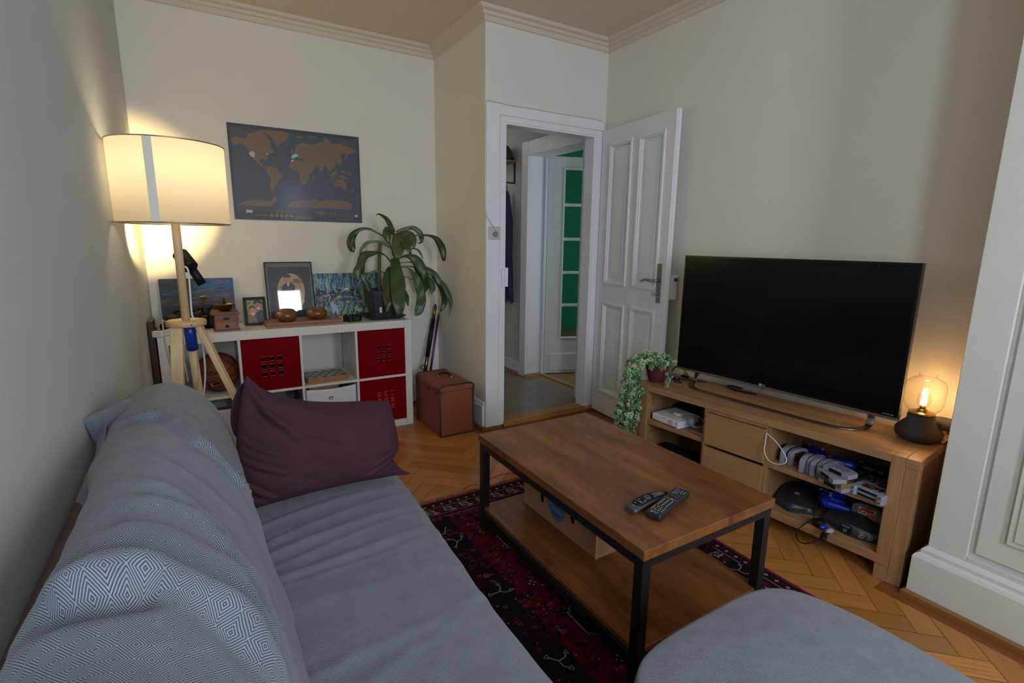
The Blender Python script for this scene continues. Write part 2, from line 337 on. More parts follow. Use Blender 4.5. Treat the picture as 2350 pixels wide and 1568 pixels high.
LEAVES=[[[1.182,3.58,1.376,0.0295],[1.176,3.578,1.39,0.0305],[1.167,3.575,1.409,0.0318],[1.158,3.573,1.427,0.0322],[1.15,3.57,1.442,0.031],[1.142,3.568,1.455,0.0289],[1.133,3.566,1.466,0.0261],[1.121,3.563,1.476,0.0224],[1.108,3.561,1.484,0.0181],[1.096,3.558,1.49,0.0144],[1.087,3.556,1.494,0.012],[1.079,3.554,1.497,0.0103],[1.071,3.551,1.497,0.0086],[1.064,3.551,1.494,0.0063],[1.058,3.551,1.489,0.0039],[1.053,3.551,1.485,0.0023]],[[1.177,3.58,1.214,0.0071],[1.173,3.584,1.238,0.0075],[1.167,3.587,1.272,0.0079],[1.159,3.591,1.301,0.0083],[1.151,3.594,1.318,0.0083],[1.141,3.598,1.33,0.0081],[1.128,3.601,1.341,0.0082],[1.109,3.605,1.354,0.0088],[1.088,3.608,1.366,0.0095],[1.067,3.612,1.377,0.0105],[1.048,3.616,1.387,0.0116],[1.031,3.619,1.395,0.0129],[1.013,3.623,1.399,0.0145],[0.994,3.626,1.399,0.0163],[0.975,3.63,1.396,0.0185],[0.957,3.633,1.389,0.0219],[0.942,3.637,1.38,0.0276],[0.929,3.64,1.368,0.0345],[0.919,3.644,1.355,0.0404],[0.91,3.648,1.341,0.0447],[0.905,3.651,1.325,0.0479],[0.902,3.655,1.309,0.0492],[0.903,3.657,1.292,0.0487],[0.907,3.657,1.273,0.0464],[0.912,3.657,1.258,0.0407],[0.916,3.657,1.247,0.0287],[0.921,3.657,1.24,0.0134],[0.925,3.657,1.235,0.0023]],[[1.185,3.58,1.19,0.0071],[1.182,3.583,1.21,0.0071],[1.177,3.586,1.237,0.0071],[1.169,3.589,1.26,0.0083],[1.156,3.591,1.275,0.012],[1.14,3.594,1.286,0.0168],[1.125,3.597,1.295,0.02],[1.113,3.6,1.301,0.0204],[1.103,3.603,1.306,0.0191],[1.092,3.606,1.309,0.0176],[1.078,3.609,1.311,0.0158],[1.063,3.611,1.312,0.0136],[1.047,3.614,1.311,0.0129],[1.032,3.617,1.309,0.0148],[1.017,3.62,1.306,0.0181],[1.003,3.623,1.299,0.0204],[0.99,3.626,1.288,0.0209],[0.978,3.628,1.274,0.0204],[0.967,3.628,1.259,0.0186],[0.96,3.628,1.242,0.0147],[0.955,3.628,1.225,0.0095],[0.951,3.628,1.213,0.0058]],[[1.169,3.58,1.161,0.0071],[1.157,3.574,1.174,0.0068],[1.141,3.569,1.192,0.0065],[1.123,3.563,1.209,0.007],[1.104,3.557,1.221,0.0087],[1.084,3.551,1.231,0.0112],[1.065,3.546,1.238,0.0145],[1.05,3.54,1.239,0.0184],[1.036,3.534,1.236,0.0231],[1.019,3.529,1.233,0.0287],[0.997,3.523,1.23,0.0366],[0.972,3.517,1.226,0.0453],[0.951,3.511,1.216,0.0509],[0.937,3.506,1.197,0.0507],[0.926,3.5,1.173,0.0474],[0.916,3.494,1.15,0.045],[0.904,3.489,1.131,0.0467],[0.894,3.484,1.113,0.0493],[0.888,3.484,1.096,0.0476],[0.888,3.484,1.077,0.0371],[0.892,3.484,1.058,0.0222],[0.894,3.484,1.045,0.0113]],[[1.157,3.58,1.167,0.0059],[1.144,3.577,1.183,0.0057],[1.126,3.573,1.205,0.0055],[1.108,3.57,1.223,0.0059],[1.093,3.566,1.233,0.0076],[1.078,3.563,1.239,0.0099],[1.058,3.559,1.237,0.0116],[1.028,3.556,1.227,0.0112],[0.993,3.553,1.21,0.0102],[0.966,3.549,1.193,0.0115],[0.953,3.546,1.175,0.0174],[0.948,3.542,1.156,0.0255],[0.944,3.539,1.137,0.0314],[0.94,3.535,1.118,0.0326],[0.937,3.532,1.099,0.0315],[0.939,3.529,1.081,0.0314],[0.946,3.525,1.062,0.0346],[0.958,3.522,1.043,0.0389],[0.969,3.522,1.023,0.0402],[0.977,3.522,1.0,0.0359],[0.984,3.522,0.976,0.0286],[0.989,3.522,0.959,0.0231]],[[1.148,3.58,1.073,0.006],[1.14,3.581,1.077,0.0059],[1.129,3.582,1.084,0.0058],[1.116,3.583,1.091,0.0059],[1.102,3.585,1.097,0.0064],[1.087,3.586,1.103,0.0071],[1.073,3.587,1.106,0.0083],[1.059,3.588,1.107,0.01],[1.045,3.589,1.105,0.0122],[1.032,3.59,1.101,0.0141],[1.02,3.591,1.096,0.0149],[1.009,3.593,1.088,0.0154],[0.997,3.594,1.075,0.0176],[0.98,3.595,1.053,0.0232],[0.961,3.596,1.025,0.0304],[0.948,3.597,1.001,0.035],[0.943,3.598,0.983,0.0354],[0.944,3.599,0.969,0.0331],[0.946,3.599,0.954,0.0293],[0.952,3.599,0.933,0.0228],[0.961,3.599,0.91,0.0147],[0.967,3.599,0.894,0.0088]],[[1.188,3.58,1.19,0.0477],[1.185,3.566,1.176,0.0519],[1.182,3.553,1.156,0.0582],[1.179,3.539,1.133,0.065],[1.177,3.526,1.107,0.0732],[1.176,3.512,1.077,0.082],[1.175,3.498,1.048,0.0882],[1.172,3.485,1.02,0.0903],[1.168,3.471,0.992,0.0898],[1.164,3.458,0.964,0.0876],[1.16,3.444,0.936,0.0847],[1.155,3.43,0.907,0.0802],[1.151,3.417,0.881,0.0725],[1.153,3.417,0.852,0.0586],[1.155,3.417,0.824,0.0415],[1.157,3.417,0.804,0.0291]],[[1.168,3.58,1.131,0.0119],[1.158,3.57,1.131,0.0164],[1.145,3.559,1.13,0.0228],[1.133,3.549,1.122,0.0295],[1.122,3.538,1.102,0.0363],[1.111,3.528,1.076,0.0435],[1.103,3.518,1.048,0.0497],[1.099,3.507,1.02,0.0548],[1.097,3.497,0.991,0.0589],[1.096,3.486,0.964,0.0611],[1.095,3.476,0.941,0.0618],[1.095,3.466,0.919,0.0606],[1.092,3.455,0.897,0.0551],[1.088,3.455,0.868,0.0418],[1.08,3.455,0.838,0.0243],[1.075,3.455,0.816,0.0116]],[[1.213,3.58,1.371,0.0474],[1.208,3.567,1.354,0.0553],[1.204,3.553,1.331,0.0662],[1.2,3.54,1.307,0.0734],[1.196,3.527,1.288,0.0749],[1.193,3.513,1.269,0.0727],[1.188,3.5,1.25,0.067],[1.18,3.487,1.229,0.0552],[1.175,3.484,1.208,0.04],[1.171,3.484,1.193,0.0291]],[[1.182,3.58,1.365,0.0177],[1.166,3.575,1.377,0.0203],[1.145,3.569,1.394,0.0242],[1.13,3.564,1.401,0.0291],[1.125,3.559,1.391,0.0373],[1.125,3.553,1.372,0.0466],[1.126,3.548,1.352,0.0494],[1.128,3.543,1.333,0.0397],[1.133,3.542,1.312,0.0236],[1.137,3.542,1.298,0.0117]],[[1.213,3.58,1.371,0.0296],[1.221,3.577,1.376,0.0299],[1.233,3.574,1.383,0.0302],[1.247,3.571,1.389,0.0297],[1.262,3.569,1.396,0.0274],[1.278,3.566,1.403,0.0243],[1.294,3.563,1.408,0.0226],[1.308,3.56,1.41,0.0237],[1.321,3.557,1.409,0.0262],[1.334,3.554,1.406,0.0287],[1.347,3.551,1.397,0.0311],[1.359,3.549,1.386,0.0335],[1.368,3.546,1.374,0.0348],[1.373,3.543,1.362,0.0348],[1.376,3.54,1.35,0.0337],[1.377,3.537,1.339,0.0312],[1.375,3.534,1.328,0.0267],[1.372,3.532,1.317,0.0207],[1.368,3.532,1.309,0.015],[1.359,3.532,1.305,0.0099],[1.349,3.532,1.303,0.0051],[1.342,3.532,1.302,0.0018]],[[1.23,3.58,1.348,0.0238],[1.241,3.572,1.354,0.0284],[1.257,3.564,1.362,0.035],[1.272,3.556,1.366,0.0416],[1.281,3.548,1.364,0.0488],[1.288,3.54,1.358,0.056],[1.293,3.532,1.349,0.0593],[1.298,3.524,1.337,0.0566],[1.301,3.516,1.323,0.05],[1.302,3.508,1.309,0.0414],[1.303,3.503,1.294,0.0296],[1.304,3.503,1.279,0.0158],[1.305,3.503,1.268,0.0059]],[[1.236,3.58,1.348,0.0238],[1.236,3.565,1.343,0.0282],[1.237,3.551,1.335,0.0346],[1.239,3.536,1.325,0.0413],[1.241,3.521,1.316,0.0506],[1.243,3.507,1.305,0.0602],[1.247,3.492,1.291,0.0615],[1.252,3.477,1.27,0.0468],[1.261,3.474,1.246,0.0239],[1.269,3.474,1.228,0.007]],[[1.218,3.58,1.342,0.0047],[1.25,3.58,1.346,0.0045],[1.295,3.58,1.352,0.0044],[1.336,3.58,1.357,0.0048],[1.366,3.58,1.36,0.0064],[1.39,3.58,1.362,0.0087],[1.413,3.58,1.362,0.011],[1.434,3.58,1.361,0.0125],[1.454,3.58,1.359,0.0141],[1.471,3.58,1.355,0.0172],[1.488,3.58,1.349,0.0231],[1.503,3.58,1.341,0.0306],[1.517,3.58,1.329,0.0371],[1.532,3.58,1.31,0.0431],[1.546,3.58,1.287,0.0482],[1.556,3.58,1.262,0.0487],[1.563,3.58,1.231,0.0407],[1.566,3.58,1.199,0.0282],[1.569,3.58,1.175,0.0188]],[[1.24,3.58,1.261,0.0048],[1.269,3.583,1.263,0.0059],[1.309,3.585,1.265,0.0076],[1.343,3.588,1.264,0.0091],[1.362,3.591,1.258,0.0107],[1.374,3.593,1.249,0.0121],[1.384,3.596,1.237,0.0123],[1.395,3.599,1.22,0.01],[1.404,3.599,1.202,0.0064],[1.41,3.599,1.188,0.0037]],[[1.213,3.58,1.19,0.0149],[1.216,3.573,1.194,0.0135],[1.222,3.567,1.2,0.0117],[1.231,3.56,1.205,0.0119],[1.244,3.553,1.209,0.015],[1.259,3.547,1.212,0.0201],[1.274,3.54,1.212,0.0269],[1.288,3.533,1.208,0.0365],[1.303,3.527,1.201,0.0478],[1.316,3.52,1.191,0.0568],[1.327,3.513,1.178,0.0624],[1.337,3.507,1.161,0.0657],[1.345,3.5,1.145,0.0659],[1.352,3.493,1.129,0.0628],[1.358,3.487,1.114,0.0567],[1.363,3.484,1.097,0.048],[1.366,3.484,1.076,0.0343],[1.367,3.484,1.054,0.0178],[1.368,3.484,1.038,0.006]],[[1.221,3.58,1.16,0.0048],[1.239,3.577,1.163,0.0048],[1.266,3.575,1.167,0.005],[1.29,3.572,1.169,0.006],[1.309,3.569,1.167,0.0079],[1.325,3.567,1.162,0.0107],[1.344,3.564,1.154,0.0152],[1.368,3.561,1.141,0.0231],[1.393,3.559,1.126,0.0329],[1.418,3.556,1.111,0.0399],[1.44,3.553,1.098,0.042],[1.462,3.551,1.086,0.0413],[1.479,3.548,1.073,0.0403],[1.491,3.545,1.057,0.0394],[1.499,3.543,1.04,0.0381],[1.508,3.54,1.024,0.0373],[1.52,3.537,1.012,0.0378],[1.532,3.535,1.002,0.0387],[1.545,3.532,0.986,0.0388],[1.56,3.529,0.958,0.0379],[1.576,3.527,0.923,0.0361],[1.588,3.524,0.89,0.0328],[1.592,3.522,0.863,0.0268],[1.592,3.522,0.838,0.0192],[1.59,3.522,0.814,0.0127],[1.585,3.522,0.79,0.008],[1.579,3.522,0.767,0.0043],[1.575,3.522,0.751,0.0019]],[[1.224,3.58,1.137,0.0048],[1.24,3.581,1.138,0.0049],[1.264,3.583,1.139,0.0052],[1.288,3.584,1.138,0.0061],[1.309,3.585,1.136,0.007],[1.331,3.587,1.131,0.0084],[1.352,3.588,1.122,0.0123],[1.375,3.589,1.107,0.0205],[1.397,3.591,1.087,0.0312],[1.418,3.592,1.066,0.0403],[1.436,3.593,1.044,0.0467],[1.452,3.595,1.022,0.0514],[1.465,3.596,1.002,0.0533],[1.473,3.597,0.987,0.0518],[1.477,3.599,0.975,0.0476],[1.479,3.599,0.964,0.0409],[1.476,3.599,0.95,0.0301],[1.471,3.599,0.936,0.017],[1.468,3.599,0.926,0.0076]],[[1.22,3.58,1.131,0.0048],[1.234,3.574,1.131,0.0048],[1.255,3.567,1.131,0.0052],[1.273,3.561,1.128,0.0072],[1.284,3.554,1.12,0.012],[1.294,3.547,1.108,0.0186],[1.302,3.541,1.095,0.0253],[1.311,3.534,1.083,0.0322],[1.319,3.528,1.07,0.0393],[1.326,3.522,1.054,0.0453],[1.33,3.515,1.036,0.0497],[1.333,3.509,1.015,0.0531],[1.336,3.502,0.995,0.0555],[1.339,3.496,0.975,0.0568],[1.342,3.489,0.956,0.057],[1.343,3.482,0.936,0.0573],[1.341,3.476,0.917,0.0582],[1.337,3.47,0.898,0.0591],[1.331,3.463,0.878,0.0589],[1.323,3.457,0.858,0.0581],[1.315,3.455,0.837,0.0563],[1.307,3.455,0.82,0.051],[1.298,3.455,0.808,0.0389],[1.288,3.455,0.8,0.0232],[1.281,3.455,0.795,0.012]],[[1.202,3.58,1.053,0.0048],[1.213,3.577,1.056,0.0048],[1.228,3.575,1.06,0.0048],[1.243,3.572,1.062,0.0048],[1.257,3.569,1.061,0.0049],[1.271,3.567,1.059,0.0049],[1.284,3.564,1.055,0.0048],[1.298,3.561,1.049,0.0045],[1.311,3.561,1.042,0.004],[1.321,3.561,1.037,0.0037]],[[1.232,3.58,0.992,0.0121],[1.239,3.584,0.983,0.0145],[1.248,3.588,0.969,0.0178],[1.257,3.592,0.954,0.0214],[1.264,3.596,0.94,0.0262],[1.27,3.6,0.926,0.0312],[1.276,3.604,0.909,0.032],[1.281,3.608,0.886,0.0248],[1.285,3.609,0.861,0.0134],[1.287,3.609,0.843,0.005]],[[1.466,3.58,1.065,0.0125],[1.486,3.583,1.043,0.0171],[1.513,3.586,1.012,0.0235],[1.536,3.589,0.981,0.0285],[1.549,3.592,0.956,0.03],[1.558,3.595,0.932,0.0299],[1.566,3.598,0.91,0.0307],[1.573,3.601,0.889,0.0348],[1.579,3.604,0.87,0.0397],[1.579,3.607,0.85,0.0399],[1.57,3.609,0.827,0.0306],[1.555,3.609,0.804,0.0167],[1.544,3.609,0.787,0.0064]],[[1.337,3.58,1.129,0.0183],[1.357,3.585,1.107,0.0299],[1.384,3.591,1.076,0.0457],[1.406,3.596,1.047,0.0559],[1.418,3.601,1.024,0.0555],[1.426,3.607,1.002,0.0491],[1.431,3.612,0.983,0.0408],[1.432,3.617,0.965,0.0298],[1.428,3.618,0.95,0.0168],[1.426,3.618,0.939,0.0075]]]
FOLDS=[[[[0.264,1.486],[0.319,1.518],[0.389,1.494],[0.444,1.474],[0.5,1.386],[0.542,1.326],[0.611,1.31],[0.681,1.278],[0.708,1.234],[0.778,1.238]],0.026,0.014],[[[0.278,1.226],[0.389,1.166],[0.472,1.114],[0.556,1.09],[0.639,1.09],[0.722,1.082]],0.007,0.015],[[[0.306,1.042],[0.389,1.006],[0.458,0.986],[0.528,0.958],[0.597,0.938],[0.625,0.87],[0.639,0.818]],0.008,0.018],[[[0.347,0.946],[0.417,0.93],[0.472,0.926],[0.542,0.926],[0.583,0.898],[0.611,0.858]],0.01,0.016],[[[0.292,0.83],[0.375,0.822],[0.403,0.83],[0.472,0.822],[0.514,0.818],[0.569,0.814],[0.611,0.79],[0.653,0.782]],0.013,0.03],[[[0.264,0.738],[0.333,0.718],[0.389,0.73],[0.444,0.722],[0.486,0.706],[0.528,0.698],[0.597,0.698],[0.653,0.686],[0.722,0.694]],0.024,0.03],[[[0.25,0.686],[0.319,0.67],[0.389,0.666],[0.431,0.67],[0.472,0.702]],-0.022,0.024],[[[0.556,0.85],[0.597,0.826],[0.625,0.798],[0.667,0.778],[0.694,0.75],[0.722,0.73]],0.008,0.02],[[[0.625,0.914],[0.653,0.894],[0.694,0.886],[0.708,0.834],[0.778,0.834]],0.01,0.02],[[[0.472,0.702],[0.514,0.69],[0.556,0.666],[0.597,0.646],[0.625,0.61]],-0.008,0.022],[[[0.542,1.342],[0.597,1.25],[0.667,1.218],[0.736,1.19]],0.006,0.02]]

# ------------------------------------------------------------------ room shell
def sbox(name, a, b, mt, bevel=0):
    o = MB().box(a, b).build(name, mt, bevel=bevel); return struct(o)
XL, YB, XA, YD, XR, XP, YP, ZC, YF = -.29, 3.87, 1.633, 3.05, 2.635, 2.25, .665, 2.73, -1.3
# parquet in herringbone, one mesh, each plank with a tone of its own
def parquet():
    bm = bmesh.new(); cl = bm.loops.layers.float_color.new('Col'); uv = bm.loops.layers.uv.new('UVMap')
    w = .0845; L = .507; q = 1/math.sqrt(2); rnd = random.Random(3)
    X0, X1, Y0, Y1 = XL, XR, YF, YB
    base = [bm.verts.new((x, y, -.0012)) for x, y in ((X0, Y0), (X1, Y0), (X1, Y1), (X0, Y1))]
    f = bm.faces.new(base)
    for lp in f.loops: lp[cl] = lin('2a1a0c')
    def clip(poly, ax, lim, keep):
        out = []
        for i in range(len(poly)):
            a, b = poly[i], poly[(i+1) % len(poly)]; ia = (a[ax]-lim)*keep >= 0; ib = (b[ax]-lim)*keep >= 0
            if ia: out.append(a)
            if ia != ib:
                t = (lim-a[ax])/(b[ax]-a[ax]); out.append(tuple(a[k]+t*(b[k]-a[k]) for k in range(len(a))))
        return out
    g = .0009
    regions = [(X0+.09, 2.155, Y0, 2.96), (X0+.09, 1.545, 2.96, Y1-.09), (2.155, 2.5, .78, 2.96)]
    for m in range(-8, 10):
        for k in range(-60, 60):
            for (a0, b0, a1, b1, isv) in ((k*w, k*w, k*w+L, (k+1)*w, 0), (k*w+L, (k+1)*w-L, (k+1)*w+L, (k+1)*w, 1)):
                ta, tb = m*L, -m*L
                a0_, a1_, b0_, b1_ = a0+ta+g, a1+ta-g, b0+tb+g, b1+tb-g
                cs = [(a0_, b0_), (a1_, b0_), (a1_, b1_), (a0_, b1_)]
                us = [(0, 0), (L, 0), (L, w), (0, w)] if not isv else [(0, 0), (0, w), (L, w), (L, 0)]
                poly = [((a-b)*q+2.08, (a+b)*q+.88, u[0], u[1]) for (a, b), u in zip(cs, us)]
                xs = [p[0] for p in poly]; ys = [p[1] for p in poly]
                if max(xs) < X0 or min(xs) > X1 or max(ys) < Y0 or min(ys) > Y1: continue
                v = rnd.gauss(0, 1); tone = lin('c08240'); kk = 1+.13*v; off = rnd.random()*50
                hue = rnd.gauss(0, .05)
                col = (min(tone[0]*kk, 1), min(tone[1]*kk*(1+hue), 1), min(tone[2]*kk*(1+2*hue), 1), 1)
                for (rx0, rx1, ry0, ry1) in regions:
                    p = poly
                    for ax, lim, kp in ((0, rx0, 1), (0, rx1, -1), (1, ry0, 1), (1, ry1, -1)):
                        p = clip(p, ax, lim, kp)
                        if len(p) < 3: break
                    if len(p) < 3: continue
                    try: f = bm.faces.new([bm.verts.new((x[0], x[1], 0)) for x in p])
                    except ValueError: continue
                    for lp, x in zip(f.loops, p): lp[cl] = col; lp[uv].uv = (x[2]+off, x[3]+off)
    # darker border boards along the walls
    for (x0, y0, x1, y1) in ((2.156, YF, XP, .78), (1.546, 2.961, XR, YD), (1.546, 3.05, XA, YB), (X0, YB-.089, 1.545, YB), (X0, YF, X0+.089, YB-.09), (2.501, .78, XR, 2.96)):
        f = bm.faces.new([bm.verts.new(p+(0,)) for p in ((x0, y0), (x1, y0), (x1, y1), (x0, y1))])
        lon = (x1-x0) > (y1-y0)
        for lp in f.loops:
            lp[cl] = lin('834323'); x, y, _ = lp.vert.co; lp[uv].uv = (x, y) if lon else (y, x)
    me = bpy.data.meshes.new('floor'); bm.to_mesh(me); bm.free()
    t = NT('parquet'); a = t.n('ShaderNodeAttribute', attribute_name='Col'); u = t.n('ShaderNodeUVMap')
    mp = t.n('ShaderNodeMapping'); mp.inputs['Scale'].default_value = (3, 70, 1); t.t.links.new(u.outputs[0], mp.inputs[0])
    n = t.noise(mp.outputs[0], 1.5, 5, .6)
    c = t.mix(t.ramp(n, [(.3, (.55, .55, .55, 1)), (.7, (0, 0, 0, 1))]), a.outputs['Color'], lin('8a5520'))
    t.set(t.b.inputs['Base Color'], c); t.b.inputs['Roughness'].default_value = .34
    t.bump(n, .05, .0005)
    me.materials.append(t.m)
    o = bpy.data.objects.new('floor', me); COL.objects.link(o); return struct(o)
parquet()
sbox('floor_slab', (XL-.1, YF-.1, -.1), (XR+.1, YB+.1, -.002), M_strip)
sbox('floor_hall', (1.70, 3.095, -.05), (2.725, 4.9, .028), M_hallfloor)
sbox('floor_green_room', (2.725, 3.1, -.05), (5.4, 6.1, .026), M_oak)
sbox('wall_left', (XL-.1, YF-.1, 0), (XL, YB+.1, ZC), M_wall_shaded)
sbox('wall_back', (XL, YB, 0), (XA, YB+.1, ZC), M_wall)
sbox('wall_alcove', (XA, YD+.0895, 0), (XA+.067, 4.9, ZC), M_wall)
m = MB(); m.box((XA, YD, 0), (1.772, YD+.09, ZC)).box((1.772, YD, 2.088), (2.545, YD+.09, ZC)).box((2.545, YD, 0), (XR+.1, YD+.09, ZC))
struct(m.build('wall_door', M_wall))
sbox('wall_right', (XR, .5, 0), (XR+.1, YD, ZC), M_wall)
sbox('ceiling', (XL-.1, YF-.1, ZC), (XR+.1, YB+.1, ZC+.1), M_ceil)
# wall behind the camera with its window
m = MB()
for a, b in ((XL, -.22), (.26, 1.16), (1.56, XP)): m.box((a, YF-.1, 0), (b, YF, ZC))
for a, b in ((-.22, .26), (1.16, 1.56)): m.box((a, YF-.1, 0), (b, YF, .85)).box((a, YF-.1, 2.25), (b, YF, ZC))
struct(m.build('wall_front', M_wall_shaded))
for k, (a, b) in enumerate(((-.22, .26), (1.16, 1.56))):
    m = MB().box((a, YF-.055, .85), (a+.03, YF-.01, 2.25)).box((b-.03, YF-.055, .85), (b, YF-.01, 2.25)).box((a+.03, YF-.055, .85), (b-.03, YF-.01, .89)).box((a+.03, YF-.055, 2.21), (b-.03, YF-.01, 2.25))
    struct(m.build('window_%d' % (k+1), M_white, bevel=.004))
# panelled chimney front on the right, a wide frame with stepped mouldings around a sunk field
def pillar():
    m = MB()
    x = XP; z0 = .2
    m.box((x+.02, YF, 0), (XR+.1, YP, ZC))
    # frame boards standing proud of the sunk field
    def rect(y0, y1, z0, z1, x0, x1): m.box((x0, y0, z0), (x1, y1, z1))
    rect(.553, YP, 0, ZC, x, x+.02); rect(YF, -.40, 0, ZC, x, x+.02)
    rect(-.40, .553, 0, .235, x, x+.02); rect(-.40, .553, 2.5, ZC, x, x+.02)
    # raised moulding and inner board inside the field
    rect(-.382, .535, .255, 2.48, x+.006, x+.02)
    rect(-.29, .462, .335, 2.40, x-.004, x+.006)
    rect(-.272, .444, .353, 2.382, x-.008, x-.003)
    return struct(m.build('wall_chimney', M_wtrim, bevel=.005, seg=3))
pillar()
def sweep(name, prof, path, mt, closed=False, smooth=False):
    """prof: (offset into the room, z); path: corner points, room on the right-hand side"""
    n = len(path); bm = bmesh.new(); rings = []
    for i in range(n):
        P = Vector(path[i]); d0 = (P-Vector(path[i-1])).normalized() if i else None; d1 = (Vector(path[i+1])-P).normalized() if i < n-1 else None
        n0 = Vector((d0.y, -d0.x)) if d0 else None; n1 = Vector((d1.y, -d1.x)) if d1 else None
        if n0 is None: b = n1
        elif n1 is None: b = n0
        else: b = (n0+n1); b = b/ (1+n0.dot(n1))
        rings.append([bm.verts.new((P.x+b.x*o, P.y+b.y*o, z)) for o, z in prof])
    k = len(prof)
    for A, B in zip(rings, rings[1:]):
        for i in range(k): bm.faces.new([A[i], B[i], B[(i+1) % k], A[(i+1) % k]])
    bm.faces.new(rings[0]); bm.faces.new(rings[-1][::-1])
    me = bpy.data.meshes.new(name); bmesh.ops.recalc_face_normals(bm, faces=bm.faces); bm.to_mesh(me); bm.free(); me.materials.append(mt)
    o = bpy.data.objects.new(name, me); COL.objects.link(o); return struct(o)
e = .0
path = [(XL, YF), (XL, YB), (XA, YB), (XA, YD), (XR, YD), (XR, YP)]
sweep('trim_1', [(e, 2.655), (.012, 2.66), (.016, 2.685), (.03, 2.69), (.034, 2.705), (.06, 2.712), (.066, ZC), (e, ZC)], path, M_cornice)
bb = [(e, .022), (.018, .022), (.018, .17), (.012, .178), (.012, .19), (.006, .2), (e, .2)]
qs = [(e, 0), (.026, 0), (.026, .02), (.018, .024), (e, .024)]
sweep('baseboard_back', bb, [(XL, YB), (XA, YB), (XA, YD+.001)], M_white)
sweep('trim_2', qs, [(XL, YB), (XA, YB), (XA, YD-.0), (1.76, YD)], M_strip)
sweep('baseboard_left', bb, [(XL, YF), (XL, YB-.02)], M_white)
sweep('baseboard_right', bb, [(2.62, YD), (XR, YD), (XR, YP)], M_white)
sweep('baseboard_chimney', [(e, .022), (.032, .022), (.032, .168), (.026, .18), (.014, .186), (.014, .2), (e, .215)], [(XR, YP), (XP, YP), (XP, YF)][::1], M_wtrim)
sweep('trim_3', [(e, 0), (.045, 0), (.045, .018), (.036, .026), (e, .026)], [(XR, YP), (XP, YP), (XP, YF)], M_strip)
# door casing
m = MB()
yb = YD-.018
m.box((XA, yb, .2), (1.733, YD, 2.187)).box((1.737, yb+.004, .2), (1.7725, YD, 2.12)).box((1.733, yb+.008, .2), (1.737, YD, 2.187))
m.box((XA-.004, yb-.008, .022), (1.7725, YD-.0005, .2))
m.box((1.733, yb, 2.125), (2.615, YD, 2.187)).box((1.737, yb+.008, 2.121), (2.6, YD, 2.125)).box((1.7725, yb+.004, 2.0865), (2.5445, YD, 2.121))
m.box((2.5445, yb+.004, 0), (2.575, YD, 2.121)).box((2.575, yb+.008, 0), (2.612, YD, 2.125))
# rebated jambs and head
m.box((1.7725, yb+.007, .022), (1.786, YD+.094, 2.0865)).box((2.526, yb+.007, .022), (2.5445, YD+.094, 2.0865)).box((1.786, yb+.007, 2.074), (2.526, YD+.094, 2.0865))
struct(m.build('door_frame', M_white, bevel=.003))
m = MB().box((1.777, YD-.03, 0), (2.62, YD-.012, .022)).box((1.777, YD-.012, 0), (2.62, YD+.1, .034))
struct(m.build('threshold', M_sill, bevel=.003))
